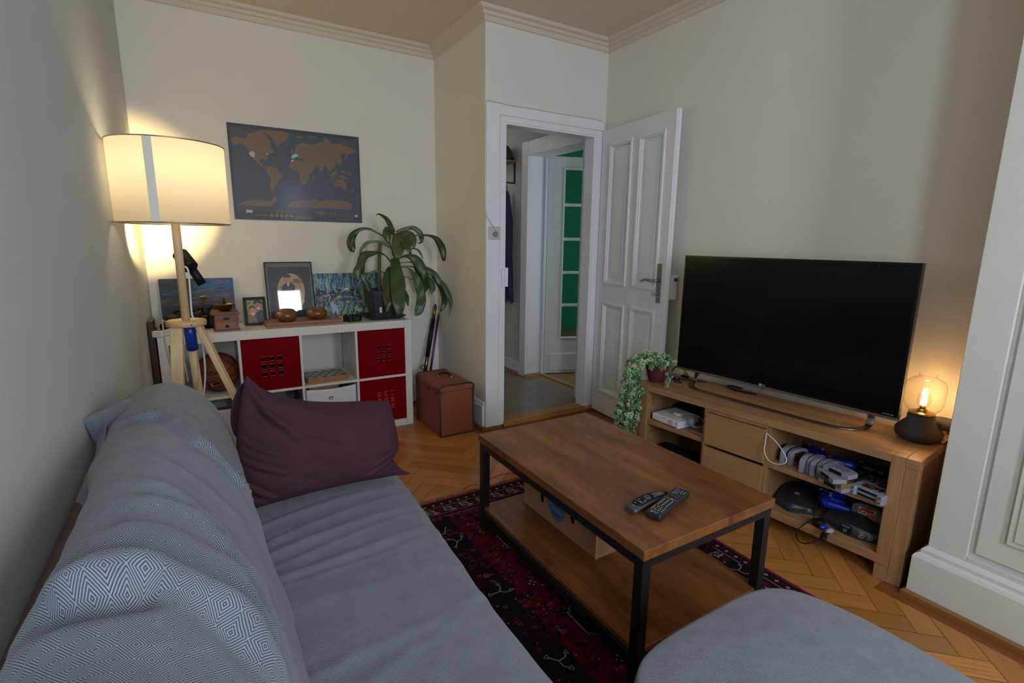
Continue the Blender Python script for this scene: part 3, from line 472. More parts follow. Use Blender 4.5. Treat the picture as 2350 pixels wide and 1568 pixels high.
# the open panelled door, hinged at the right of the frame
def panel_door():
    hx, hy = 2.6, 3.032; ang = math.atan2(-(3.032-2.29), -(2.6-2.535)); L = .748; H = 2.115; T = .04
    d = thing('door_1', 'open white four panel door', 'door', (hx, hy, .01), ang-PI); del d['category']; del d['label']
    # local: x along -(door width) so that the face towards the room is -y side... build with x from 0 to -L
    def X(v): return -v
    d.rotation_euler = (0, 0, ang+PI)
    # after the rotation local -x points from the hinge to the free edge; the room face is at local +y or -y
    m = MB(); fy = 1  # room face side
    # free direction f = (cos ang, sin ang); local x = -f ; local y = (sin, -cos) of ang
    pan = [(.105, .335, 1.02, 2.0), (.43, .655, 1.02, 2.0), (.105, .335, .18, .86), (.43, .655, .18, .86)]
    xs = [0, .105, .335, .43, .655, L]; zs = [0, .18, .86, 1.02, 2.0, H]
    for i in range(5):
        for j in range(5):
            cell = (xs[i], xs[i+1], zs[j], zs[j+1])
            hole = i in (1, 3) and j in (1, 3)
            x0, x1 = -cell[1], -cell[0]
            if not hole: m.box((x0, -T, cell[2]), (x1, 0, cell[3]))
            else: m.box((x0, -T+.012, cell[2]), (x1, -.012, cell[3]))
    bmesh.ops.remove_doubles(m.bm, verts=m.bm.verts, dist=1e-5)
    # delete doubled inner faces
    seen = {}
    kill = []
    for f in m.bm.faces:
        k = tuple(sorted(v.index for v in f.verts))
        seen.setdefault(k, []).append(f)
    for k, fs in seen.items():
        if len(fs) > 1: kill += fs
    bmesh.ops.delete(m.bm, geom=kill, context='FACES_ONLY')
    struct(m.build('door_leaf', M_white, d, bevel=.0025))
    for (a, b, z0, z1) in pan:
        m = MB()
        # stepped moulding ring and a raised inner field, on both faces
        for sgn, y0 in ((1, 0), (-1, -T)):
            def ring(x0, x1, za, zb, w, yl, yh):
                ya, yb2 = sorted((y0+sgn*yl, y0+sgn*yh))
                m.box((-x1, ya, za), (-x0, yb2, za+w)); m.box((-x1, ya, zb-w), (-x0, yb2, zb))
                m.box((-x1, ya, za+w), (-x1+w, yb2, zb-w)); m.box((-x0-w, ya, za+w), (-x0, yb2, zb-w))
            ring(a-.012, b+.012, z0-.012, z1+.012, .018, -.002, .010)
            ring(a+.004, b-.004, z0+.004, z1-.004, .012, -.012, .003)
            ya, yb2 = sorted((y0-sgn*.013, y0-sgn*.005)); m.box((-b+.045, ya, z0+.045), (-a-.045, yb2, z1-.045))
        struct(m.build('door_panel_moulding', M_white, d, bevel=.003, seg=3))
    # shadow gap strip on the free edge
    struct(MB().box((-L-.006, -T+.006, 0), (-L, -.012, H)).build('edge_strip', M_white, d, bevel=.002))
    # lever handle with long plate, on the face towards the room
    px = L-.055
    m = MB(); m.box((-px-.019, 0, .93), (-px+.019, .007, 1.185)); pl = m.build('door_handle_plate', M_chrome, d, bevel=.002)
    m = MB(); m.tube([(-px, .005, 1.075), (-px, .045, 1.075)], .009, 14)
    m.tube(spline([(-px, .047, 1.075), (-px+.03, .052, 1.076), (-px+.07, .052, 1.079), (-px+.1, .05, 1.075), (-px+.125, .046, 1.062)]), [.010]*9+[.0095]*8+[.008]*8+[.006]*7+[.004], 12)
    m.build('door_handle', M_chrome, d)
    m = MB(); m.lathe([(.008, 0), (.008, .012), (0, .012)], 16, (-px, .007, .985), m=Matrix.Rotation(-PI/2, 4, 'X')); m.box((-px-.0015, .007, .97), (-px+.0015, .02, .985))
    m.tube([(-px+.035+.011*math.cos(t), .02, .985+.016*math.sin(t)) for t in [i*2*PI/16 for i in range(17)]], .0018, 6)
    m.build('key', M_chrome, d)
    # rim lock on the far face beyond the free edge
    m = MB(); m.box((-L-.016, -T-.045, .955), (-L+.09, -T, 1.115)); lk = m.build('rim_lock', M_white, d, bevel=.003)
    m = MB(); m.lathe([(.007, 0), (.011, .006), (.012, .012), (.008, .018), (0, .019)], 16, (-L-.016, -T-.024, 1.085), m=Matrix.Rotation(-PI/2, 4, 'Y')); m.build('lock_knob', plain('dark_bronze', '4a3428', .4, .6), lk)
    return d
dr = panel_door(); struct(dr)
# hall: wall with the doorway to the green room, its casing, far walls
m = MB(); m.box((2.63, 3.14, 0), (2.82, 3.25, 2.73)).box((2.63, 4.06, 0), (2.82, 4.9, 2.73)).box((2.63, 3.25, 2.1), (2.82, 4.06, 2.73))
struct(m.build('wall_hall', wall_mat('hall_paint', 'cfcdc8')))
m = MB(); m.box((2.604, 4.045, .03), (2.63, 4.15, 2.21)).box((2.604, 3.16, .03), (2.63, 3.262, 2.21)).box((2.604, 3.262, 2.085), (2.63, 4.045, 2.21))
m.box((2.63, 4.045, .03), (2.82, 4.06, 2.1)).box((2.63, 3.25, .03), (2.82, 3.262, 2.1)).box((2.63, 3.262, 2.085), (2.82, 4.045, 2.1)); m.box((2.79, 4.03, .03), (2.82, 4.045, 2.085))
struct(m.build('door_frame_hall', M_white, bevel=.003))
struct(MB().box((2.605, 4.15, .03), (2.63, 4.9, .15)).build('baseboard_hall', M_white, bevel=.003))
sweepm = MB().box((2.595, 4.15, .028), (2.63, 4.9, .055)).box((2.60, 4.03, .028), (2.79, 4.045, .055)).box((2.79, 3.262, .026), (2.835, 4.03, .038))
struct(sweepm.build('trim_4', plain('pale_oak_edge', 'b8935a', .5)))
sbox('wall_hall_end', (1.7, 4.9, 0), (2.82, 5.0, 2.73), M_wall)
sbox('ceiling_hall', (1.70, 3.14, 2.5), (2.63, 4.9, 2.6), M_ceil)
sbox('wall_green_back', (2.82, 6.1, 0), (5.5, 6.2, 2.73), M_green)
sbox('wall_green_side', (5.4, 3.0, 0), (5.5, 6.1, 2.73), M_green)
sbox('wall_green_near', (2.82, 3.0, 0), (5.5, 3.1, 2.73), M_green)
sbox('wall_green_left', (2.725, 4.9, 0), (2.82, 6.2, 2.73), M_green)
sbox('ceiling_green_room', (2.82, 3.1, 2.65), (5.4, 6.1, 2.75), M_ceil)
def french_door():
    d = thing('door_2', '', 'door', (2.835, 4.045, .035), -R(20)); del d['category']; del d['label']; struct(d)
    m = MB(); L = .74; H = 2.07; st = .165; T = .038
    m.box((0, 0, 0), (st, T, H)).box((L-.11, 0, 0), (L, T, H)).box((st, 0, 0), (L-.11, T, .365)).box((st, 0, 1.955), (L-.11, T, H))
    zs = [.365+i*(1.59/5) for i in range(6)]
    for z in zs[1:-1]: m.box((st, .004, z-.014), (L-.11, T-.004, z+.014))
    struct(m.build('door_leaf', M_white, d, bevel=.003))
    m = MB(); m.box((st-.02, -.007, .345), (st-.002, .001, 1.975)); m.box((st-.002, -.007, .345), (L-.1, .001, .363)); m.box((st-.002, -.007, 1.957), (L-.1, .001, 1.975))
    struct(m.build('glazing_moulding', M_white, d, bevel=.003))
    for z0, z1 in zip(zs, zs[1:]):
        struct(MB().box((st+.001, .016, z0), (L-.111, .02, z1)).build('glass_pane', thin_glass('door_glass', (.9, .95, .92)), d))
    struct(MB().box((.055, -.012, .03), (L-.06, 0, .2)).build('kick_board', M_white, d, bevel=.004))
french_door()
# things on the casing
t = thing('wall_thermostat', 'small square cream switch plate with a knob on the white door casing', 'switch', (1.693, YD-.018, 1.377))
MB().box((-.045, -.007, -.043), (.045, 0, .043)).build('switch_plate', plain('cream_plastic', 'c9c2ba', .45), t, bevel=.004)
MB().lathe([(.018, 0), (.018, .008), (.012, .016), (0, .017)], 20, (.004, -.007, -.008), m=Matrix.Rotation(PI/2, 4, 'X')).cbox((.004, -.026, -.008), (.006, .006, .034)).build('knob', M_grey, t)
m = MB(); zt = 2.196
m.tube(spline([(1.71, 3.016, 1.385), (1.69, 3.018, 1.41), (1.66, 3.022, 1.45), (1.628, 3.026, 1.51), (1.624, 3.03, 1.7), (1.626, 3.032, 1.95), (1.628, 3.034, 2.12), (1.636, 3.04, zt), (1.72, 3.043, 2.2), (1.85, 3.043, zt-.002), (2.0, 3.043, 2.197), (2.2, 3.043, zt), (2.4, 3.043, 2.2), (2.56, 3.043, 2.2), (2.6, 3.03, 2.18), (2.612, 3.03, 2.14)], 6), .0035, 8)
tag(m.build('wire', M_whiteplastic), 'thin white wire pinned around the door casing from the switch plate', 'wire')
t = thing('strike_box', 'small white painted strike box on the inner edge of the door casing', 'lock', (1.768, YD-.014, 1.0))
MB().box((-.016, -.016, .02), (.0, 0, .145)).build('body', M_white, t, bevel=.002)
MB().box((.0, -.02, .018), (.028, 0, .147)).build('keeper_plate', M_white, t, bevel=.002)
# coat rack in the hall
def hall_rack():
    t = thing('coat_rack', 'hall coat rack with a wooden board on black metal frames', 'coat rack', (2.63, 4.3, 2.055))
    MB().box((-.155, -.03, 0), (0, .5, .02)).build('shelf_board', wood('rack_board', '7d5430', 'a47544', 'Y', .5), t, bevel=.002)
    for y in (0, .38):
        m = MB(); m.box((-.014, y, -.19), (-.002, y+.012, 0)).box((-.15, y, -.19), (-.138, y+.012, 0)).box((-.138, y, -.19), (-.014, y+.012, -.178)).build('metal_frame', M_blackmetal, t)
    m = MB(); m.box((-.13, .03, -.205), (-.12, .5, -.193))
    m.build('hanging_rail', M_blackmetal, t)
    for y in (.06, .22):
        m = MB(); m.tube([(-.06, y, -.195), (-.06, y, -.27)], .004, 8); m.tube([(-.06, y, -.27), (-.11, y+.01, -.21)], .004, 8); m.build('hook', M_blackmetal, t)
    # a dark helmet on the board
    h = thing('helmet', 'dark grey helmet lying on the hall coat rack board', 'helmet', (2.545, 4.37, 2.078))
    m = MB(); m.grid(lambda u, v: ((.072+.006*math.sin(9*u*PI))*math.sin(v*PI*.52+.0)*math.cos(2*PI*u), .095*math.sin(v*PI*.52)*math.sin(2*PI*u), .012+.125*math.cos(v*PI*.52)), 28, 12)
    m.build('shell', plain('helmet_grey', '3b3b3f', .5), h, solid=.008)
    m = MB(); m.box((-.06, -.095, 0), (.055, -.07, .02)); m.build('visor', M_blackplastic, h, bevel=.006)
hall_rack()
def jacket(name, label, cx, cy, top, bot, w, col, seed):
    rnd = random.Random(seed)
    t = thing(name, label, 'jacket', (cx, cy, 0))
    def fn(u, v):
        a = 2*PI*u; z = top+(bot-top)*v
        wd = (.018+w*(1-math.exp(-v*2.2))*1.15) * (1+.1*math.sin(v*7+seed))
        dp = (.02+.05*(1-math.exp(-v*4)))
        fold = 1+.16*math.sin(a*5+seed+v*2)+.08*math.sin(a*9+v*5)
        return (-.062+dp*math.cos(a)*fold*.85, wd*math.sin(a)*fold, z+.02*math.sin(a*3+seed)*v)
    mt = plain('cloth_'+name+str(seed), col, .85, bump=.15, bscale=500)
    MB().grid(fn, 60, 30).build('body', mt, t, solid=.003)
    def fs(u, v):
        a = 2*PI*u; z = top-.04+(bot+.10-top)*v*1.0
        r = .010+.024*min(1, v*4)-.008*v; f = 1+.1*math.sin(a*3+v*11)
        return (-.062+.012*v+r*math.cos(a)*f-.02, -w*1.02-.01*v*3+r*math.sin(a)*f*1.1, z)
    MB().grid(fs, 24, 24).build('sleeve', mt, t, solid=.003)
    return t
jacket('jacket', 'dark blue jacket hanging nearest on the hall coat rack', 2.63, 4.36, 1.8, .74, .07, '2b3247', 1)
jacket('jacket', 'black longer coat hanging behind the blue jacket in the hall', 2.63, 4.60, 1.8, .58, .07, '1b1c24', 4)

# ------------------------------------------------------------------ open shelf unit and what stands in it
def shelf_unit():
    x0, x1, y0, y1 = -.249, 1.234, 3.41, 3.80
    t = thing('shelf_unit', 'low white cube shelf unit of two rows along the back wall', 'shelf', (x0, y0, 0))
    W_ = x1-x0; D = y1-y0
    def part(n, a, b, bev=.0015): MB().box(a, b).build(n, M_kallax, t, bevel=bev)
    part('top_panel', (0, 0, .719), (W_-.049, D, .772)); part('bottom_panel', (0, 0, .0), (W_-.049, D, .05))
    part('side_panel', (0, 0, .05), (.049, D, .719)); part('side_panel', (W_-.048, 0, 0), (W_, D, .772))
    for x in (.393, .740, 1.090): part('divider', (x, .002, .05), (x+.015, D-.002, .719))
    for a, b in ((.049, .393), (.408, .740), (.755, 1.090), (1.105, W_-.048)): part('shelf_board', (a, .002, .369), (b, D-.002, .385))
shelf_unit()
def red_mat():
    t = NT('red_translucent_plastic'); t.b.inputs['Base Color'].default_value = lin('b00618'); t.b.inputs['Transmission Weight'].default_value = .62
    t.b.inputs['Roughness'].default_value = .22; t.b.inputs['IOR'].default_value = 1.2
    return t.m
M_red = red_mat()
def red_box(x, z, w, h, label, hole=.028, pitch=.047, dz=0, dx=0):
    t = thing('storage_box', label, 'box', (x, 3.418, z), group='red see through boxes in the white shelf unit')
    cx, cz = w/2+dx, h*.5+dz
    xs = [0]; zs = [0]
    for k in (-1, 0, 1): xs += [cx+k*pitch-hole/2, cx+k*pitch+hole/2]; zs += [cz+k*pitch-hole/2, cz+k*pitch+hole/2]
    xs.append(w); zs.append(h)
    m = MB()
    V = {}
    def vt(i, j, s):
        if (i, j, s) not in V: V[(i, j, s)] = m.V((xs[i], s*.004, zs[j]))
        return V[(i, j, s)]
    hol = lambda i, j: i in (1, 3, 5) and j in (1, 3, 5)
    for i in range(7):
        for j in range(7):
            if hol(i, j):
                for (a, b) in (((i, j), (i+1, j)), ((i+1, j), (i+1, j+1)), ((i+1, j+1), (i, j+1)), ((i, j+1), (i, j))):
                    m.face([vt(*a, 0), vt(*a, 1), vt(*b, 1), vt(*b, 0)])
                continue
            m.face([vt(i, j, 0), vt(i+1, j, 0), vt(i+1, j+1, 0), vt(i, j+1, 0)]); m.face([vt(i, j, 1), vt(i, j+1, 1), vt(i+1, j+1, 1), vt(i+1, j, 1)])
    bmesh.ops.recalc_face_normals(m.bm, faces=m.bm.faces)
    fp = m
    m = MB().box((0, .004, 0), (.003, .33, h)).box((w-.003, .004, 0), (w, .33, h)).box((.003, .327, 0), (w-.003, .33, h)).box((.003, .004, 0), (w-.003, .327, .003))
    m.build('box_body', M_red, t)
    # bright cut edges of the holes
    m = fp; m.mi = 1
    for i in (1, 3, 5):
        for j in (1, 3, 5):
            m.box((xs[i], -.0006, zs[j]-.0016), (xs[i+1], .0002, zs[j])); m.box((xs[i], -.0006, zs[j+1]), (xs[i+1], .0002, zs[j+1]+.0016))
    m.build('front_panel', [M_red, plain('cut_plastic_edge', 'c8808c', .3)], t)
    return t
red_box(.161, .386, .327, .328, 'red see through box with square holes, widest left one of the upper shelf row', dz=-.01, dx=-.0)
red_box(.858, .386, .326, .328, 'red see through box with square holes at the right end of the upper shelf row', dx=.012, hole=.02, pitch=.042)
red_box(.858, .051, .326, .315, 'red see through box below another at the right end of the lower shelf row', dx=.02)
# what lies inside the red boxes
def lump(name, label, cat, c, sc, mt, seed=0, rough=.25, n=28):
    m = MB()
    def fn(u, v):
        a = 2*PI*u; b = PI*v; p = Vector((math.sin(b)*math.cos(a), math.sin(b)*math.sin(a), -math.cos(b)))
        p = Vector([math.copysign(abs(x)**.7, x) for x in p])
        k = 1+rough*(noise.noise(p*1.6+Vector((seed, 0, 0))))
        return (sc[0]*p.x*k, sc[1]*p.y*k, max(sc[2]*p.z*k, -sc[2])+sc[2])
    m.grid(fn, n, n//2)
    return tag(m.build(name, mt, loc=c), label, cat)
lump('folded_bag', 'red fabric bag stuffed into the lower red box', 'bag', (1.03, 3.50, .056), (.13, .065, .1), plain('red_cloth', 'c0101c', .8), 3)
lump('dark_bundle', 'dark bundle lying in the left red box', 'bundle', (.33, 3.58, .391), (.12, .1, .06), plain('dark_bundle_cloth', '2a1a1c', .9), 5)
def fabric_box(x, z, w, h, label, c, rim, grommet=True, depth=.33):
    t = thing('fabric_box', label, 'box', (x, 3.42, z), group='fabric boxes in the lower shelf row')
    mt = plain('fabric_'+c, c, .85, bump=.2, bscale=700)
    def fn(u, v):
        return (w*u, .006*math.sin(u*7+2)*math.sin(v*3)-.004*math.sin(PI*u), h*v+(.012*math.sin(PI*u) if v == 1 else 0)*-.8)
    MB().grid(fn, 24, 12).build('front', mt, t, solid=.004)
    MB().box((0, .008, 0), (.004, depth, h)).box((w-.004, .008, 0), (w, depth, h)).box((.004, depth-.004, 0), (w-.004, depth, h)).box((.004, .008, 0), (w-.004, depth-.004, .005)).build('box_body', mt, t)
    if rim: MB().box((-.001, -.006, h-.012), (w+.001, .006, h+.004)).build('rim', plain('dark_rim', '2c3038', .8), t, bevel=.002)
    if grommet:
        MB().lathe([(.006, 0), (.006, .003), (.013, .003), (.0145, .0), (.013, -.002)], 24, (w*.475, -.008, h*.77), m=Matrix.Rotation(PI/2, 4, 'X'), cap=False).build('grommet', M_chrome, t)
        MB().lathe([(0, 0), (.0075, 0)], 20, (w*.475, -.0075, h*.77), m=Matrix.Rotation(PI/2, 4, 'X'), cap=False).build('grommet_hole', M_blackplastic, t)
    return t
fabric_box(.512, .051, .32, .302, 'white fabric box with a metal grommet below the chessboard', 'dcdce4', False)
fabric_box(.162, .051, .325, .25, 'grey fabric box with a dark rim behind the purple pillow', '8a8c92', True, False)
fabric_box(-.196, .051, .335, .262, 'pale fabric box with a dark rim below the basketball', 'cfc6c0', True, False)
# clutter in the white box
t = thing('picture_frame', 'wooden frame sticking out of the open white fabric box', 'frame', (.56, 3.55, .2), rot=(R(8), R(-6), R(6)))
MB().box((0, 0, 0), (.2, .012, .135)).build('frame_board', M_pineX, t, bevel=.001)
t = thing('folder', 'dark folder lying in the open white fabric box', 'folder', (.57, 3.6, .19), rot=(R(6), R(-9), R(3)))
MB().box((0, 0, 0), (.24, .03, .15)).build('cover', M_dark, t, bevel=.002)
# basketball
def basketball():
    t = thing('basketball', 'brown basketball behind the lamp legs in the top left shelf cube', 'ball', (.03, 3.56, .386+.121))
    r = .121
    MB().sphere((0, 0, 0), r, 48, 32).build('ball', plain('basketball_leather', '7a3a28', .55, bump=.9, bscale=900), t)
    m = MB(); rot = Euler((R(12), R(-14), R(10))).to_matrix()
    def ring(fn): m.tube([rot @ fn(2*PI*i/64) for i in range(65)], .0016, 6, cap=False)
    rr = r+.0003
    ring(lambda a: Vector((rr*math.cos(a), rr*math.sin(a), 0)))
    ring(lambda a: Vector((0, rr*math.cos(a), rr*math.sin(a))))
    for s in (1, -1):
        def f(a, s=s):
            p = Vector((math.cos(a)*.72, s*(.62+.25*math.cos(2*a)*.6), math.sin(a)*.8)); return p.normalized()*rr
        ring(f)
        def f2(a, s=s): p = Vector((math.cos(a)*.9, math.sin(a)*.9, s*(.42+.1*math.cos(2*a)))); return p.normalized()*rr
        ring(f2)
    m.build('seam', M_blackplastic, t)
    def onball(cx, cz, tilt=0):
        def fn(co):
            x = co.x*math.cos(tilt)-co.y*math.sin(tilt)+cx; z = co.x*math.sin(tilt)+co.y*math.cos(tilt)+cz
            lo = x/r; la = z/r; k = r+.0006+co.z*.3
            return Vector((k*math.cos(la)*math.sin(lo), -k*math.cos(la)*math.cos(lo), k*math.sin(la)))
        return fn
    m = MB(); m.text('SPALDING', .040, onball(-.075, .018, R(5)), .0008); m.build('lettering', M_blackplastic, t)
    # badge: a black bar with a thin gold outline and a small leaping figure
    def band(w, h, cx, cz, k): 
        m = MB(); fn = onball(cx-.036, cz, R(14))
        m.grid(lambda u, v: fn(Vector(((u-.5)*w, (v-.5)*h, k))), 16, 3); return m
    band(.088, .017, .0, -.052, .0010).build('badge_outline', M_gold, t, solid=.0003)
    band(.084, .013, .0, -.052, .0022).build('badge', M_blackplastic, t, solid=.0003)
    fn = onball(-.044, -.052-.008, R(14)); m = MB()
    m.face([m.V(fn(Vector((x*.016, y*.02, .0045)))) for x, y in ((-.6, -1), (-.1, -.35), (.1, -.35), (.7, -.9), (.35, .1), (.7, .8), (.3, .5), (.1, .95), (-.15, .6), (-.7, .2), (-.2, .15))])
    m.build('badge_figure', M_gold, t)
    m = MB(); m.text('NBA', .009, onball(-.016, -.047, R(14)), .002); m.build('badge_lettering', M_gold, t)
basketball()
# chessboard box
def chess():
    t = thing('chess_box', 'folded wooden chessboard box with white and green squares', 'chessboard', (.53, 3.44, .386), R(2))
    MB().box((0, 0, 0), (.26, .2, .034)).build('box_body', wood('chess_wood', '8c5a34', 'b27e50', 'X', .45), t, bevel=.0015)
    m = MB()
    for i in range(8):
        for j in range(4):
            m.mi = (i+j) % 2; x = .012+i*.0295; y = .012+j*.044; m.box((x, y, .0341), (x+.0293, y+.0438, .0346))
    m.build('squares', [plain('chess_light', 'b3ada0', .4), plain('chess_dark', '5e665f', .4)], t)
chess()

# ------------------------------------------------------------------ things on top of the shelf unit
ZT = .772
def grinder():
    t = thing('coffee_grinder', 'old wooden box coffee grinder with a brass bowl and crank', 'coffee grinder', (.098, 3.53, ZT), R(3))
    MB().box((-.062, -.058, .008), (.062, .058, .1)).build('box_body', wood('grinder_wood', '5a3522', '96643e', 'X', .5, scale=1.6), t, bevel=.002)
    MB().box((-.068, -.064, 0), (.068, .064, .01)).build('foot_board', wood('grinder_wood2', '4a2a1a', '7c4e30', 'X', .5), t, bevel=.002)
    MB().prism([(-.078, .1), (.078, .1), (.066, .116), (-.066, .116)], -.072, .072, 'Y').build('top_board', wood('grinder_wood3', '5a3422', '87563a', 'X', .5), t, bevel=.002)
    dr = MB().box((-.05, -.0615, .012), (.05, -.058, .05)).build('drawer', wood('grinder_wood4', '6a4028', 'a87548', 'X', .5), t, bevel=.001)
    MB().lathe([(.004, 0), (.004, .006), (.009, .01), (.009, .015), (0, .017)], 16, (0, -.0615, .031), m=Matrix.Rotation(PI/2, 4, 'X')).build('knob', M_blackmetal, dr)
    m = MB(); m.grid(lambda u, v: (.018*v*math.cos(2*PI*u), -.0585-.002*(1-v), .078+.01*v*math.sin(2*PI*u)), 24, 2); m.build('badge', M_blackmetal, t)
    MB().lathe([(.02, .116), (.034, .122), (.043, .14), (.045, .152), (.057, .156), (.057, .159), (.043, .158), (.038, .142), (.02, .128)], 32).build('brass_bowl', M_brass, t)
    m = MB(); m.tube([(0, 0, .14), (0, 0, .19)], .004, 10); m.lathe([(.006, .165), (.011, .17), (.006, .177), (.004, .182), (.008, .188), (.004, .195), (0, .196)], 14)
    m.box((-.11, -.006, .170), (.004, .006, .177)); m.tube([(-.105, 0, .172), (-.105, 0, .2)], .003, 8); m.build('crank', M_blackmetal, t)
    MB().lathe([(.009, .176), (.006, .186), (.009, .194), (.019, .202), (.021, .207), (.017, .211), (0, .212)], 20, (-.105, 0, 0)).build('crank_knob', wood('knob_wood', '4a3118', '80602f', 'Z', .4), t)
grinder()
def frame_small():
    t = thing('photo_frame', 'small black photo frame with a picture of two people cheek to cheek', 'photo frame', (.208, 3.615, ZT), rot=(R(-9), 0, R(3)))
    w, h, b = .13, .183, .018
    m = MB().box((0, 0, 0), (w, .014, b)).box((0, 0, h-b), (w, .014, h)).box((0, 0, b), (b, .014, h-b)).box((w-b, 0, b), (w, .014, h-b)); m.build('frame_border', M_blackplastic, t, bevel=.002)
    MB().prism([(.0, .02), (.055, .005), (.0, .15)], w/2-.02, w/2+.02, 'X').build('back_stand', M_blackplastic, t).location = (0, .012, 0)
    c = Canvas(w-2*b, h-2*b, '6d7a46'); rnd = random.Random(2)
    for i in range(160): x, y = rnd.random(), rnd.random()*.9+.1; c.ell(x, y, .03+.04*rnd.random(), .02+.03*rnd.random(), rnd.choice(['8a9350', 'a6a869', '5c6a3c', 'b7b58a', '79853f']), 7)
    c.poly([(.35, 0), (.45, .35), (.6, .48), (.85, .55), (1, .5), (1, 0)], '3d4258')
    c.poly([(0, 0), (.05, .25), (.25, .3), (.5, .3), (.55, .1), (.6, 0)], '8f6a4a')
    c.ell(.7, .72, .2, .22, 'a87a64'); c.poly([(.42, .78), (.45, .95), (.7, 1), (.95, .93), (.97, .72), (.9, .8), (.7, .88), (.5, .82)], '2b2426')
    c.ell(.34, .5, .2, .21, 'c9907c'); c.poly([(.12, .45), (.13, .66), (.32, .75), (.52, .68), (.56, .5), (.5, .62), (.33, .67), (.18, .6)], '5a3a2c')
    for cx, cy, s in ((.7, .72, 1), (.34, .5, 1)):
        c.ell(cx-.07, cy+.04, .028, .012, '33231f', 10); c.ell(cx+.08, cy+.04, .028, .012, '33231f', 10)
        c.poly([(cx-.01, cy+.02), (cx+.03, cy-.04), (cx-.02, cy-.04)], '9a6a58')
        c.poly([(cx-.08, cy-.08), (cx, cy-.075), (cx+.09, cy-.08), (cx+.05, cy-.13), (cx-.04, cy-.13)], 'efe6e0')
    c.build('photo', vcol('photo_print', .5, coat=.0), t, (b, .006, b))
frame_small()
def frame_oval():
    t = thing('portrait_frame', 'dark portrait frame with an oval photo of a couple in hats behind the bowls', 'picture frame', (.362, 3.765, ZT), rot=(R(-9.4), 0, R(.9)))
    w, h = .305, .40
    m = MB(); b = .006
    m.box((0, 0, 0), (w, .016, b)).box((0, 0, h-b), (w, .016, h)).box((0, 0, b), (b, .016, h-b)).box((w-b, 0, b), (w, .016, h-b)); m.build('frame_border', M_blackplastic, t, bevel=.001)
    c = Canvas(w-2*b, h-2*b, '74747c')
    c.rect(.035, .03, .965, .93, '3c3e4a'); rnd = random.Random(9)
    c.ell(.52, .5, .30, .315, 'c9ab8e', 48)
    for i in range(90):
        a = rnd.random()*6.28; r = rnd.random()**.5; c.ell(.52+.24*r*math.cos(a), .5+.25*r*math.sin(a), .03, .03, rnd.choice(['c2a184', 'd3b79c', 'b8977b', 'c9ab8e']), 8)
    c.poly([(.3, .27), (.3, .5), (.34, .6), (.42, .655), (.52, .655), (.6, .6), (.62, .45), (.55, .25), (.4, .21)], '47424a')
    c.poly([(.42, .65), (.46, .56), (.5, .65)], 'e0cdb8'); c.ell(.455, .705, .052, .055, 'cda68a'); c.ell(.45, .76, .09, .02, '45404a'); c.poly([(.385, .765), (.395, .80), (.5, .803), (.515, .765)], '45404a')
    c.poly([(.5, .2), (.52, .4), (.56, .5), (.62, .54), (.7, .53), (.77, .45), (.79, .3), (.7, .2)], 'dfcdbb'); c.ell(.64, .605, .04, .045, 'd0aa90')
    c.ell(.65, .655, .13, .022, '9b7a68'); c.poly([(.58, .66), (.6, .71), (.7, .715), (.73, .66)], '8a6856'); c.ell(.5, .44, .03, .02, 'd0aa90')
    for cx, cy in ((.455, .705), (.64, .605)):
        c.ell(cx-.018, cy+.008, .007, .004, '4a342c', 8); c.ell(cx+.02, cy+.008, .007, .004, '4a342c', 8); c.ell(cx, cy-.025, .016, .004, '9a5f52', 8)
    c.build('portrait_print', vcol('portrait_print', .35, spec=.3), t, (b, .007, b))
    MB().box((b, .002, b), (w-b, .0045, h-b)).build('glass_pane', thin_glass('frame_glass', (.97, .97, .97), (.8, .8, .8), 1.5), t)
frame_oval()
def strokes(c, rnd, n, box, cols, L, wd, ang, jit=.4):
    asp = c.w/c.h
    for i in range(n):
        x = box[0]+rnd.random()*(box[2]-box[0]); y = box[1]+rnd.random()*(box[3]-box[1]); a = ang+rnd.gauss(0, jit); l = L*(.5+rnd.random()); w = wd*(.6+.8*rnd.random())
        dx, dy = math.cos(a)*l/2/asp, math.sin(a)*l/2; nx, ny = -math.sin(a)*w/2/asp, math.cos(a)*w/2
        pts = [(x-dx, y-dy), (x-dx*.5+nx, y-dy*.5+ny), (x+dx*.6+nx*.8, y+dy*.6+ny*.8), (x+dx, y+dy), (x+dx*.5-nx, y+dy*.5-ny), (x-dx*.6-nx, y-dy*.6-ny)]
        pts = [(min(max(p[0], 0), 1), min(max(p[1], 0), 1)) for p in pts]
        c.poly(pts, rnd.choice(cols), lift=1.2e-6)
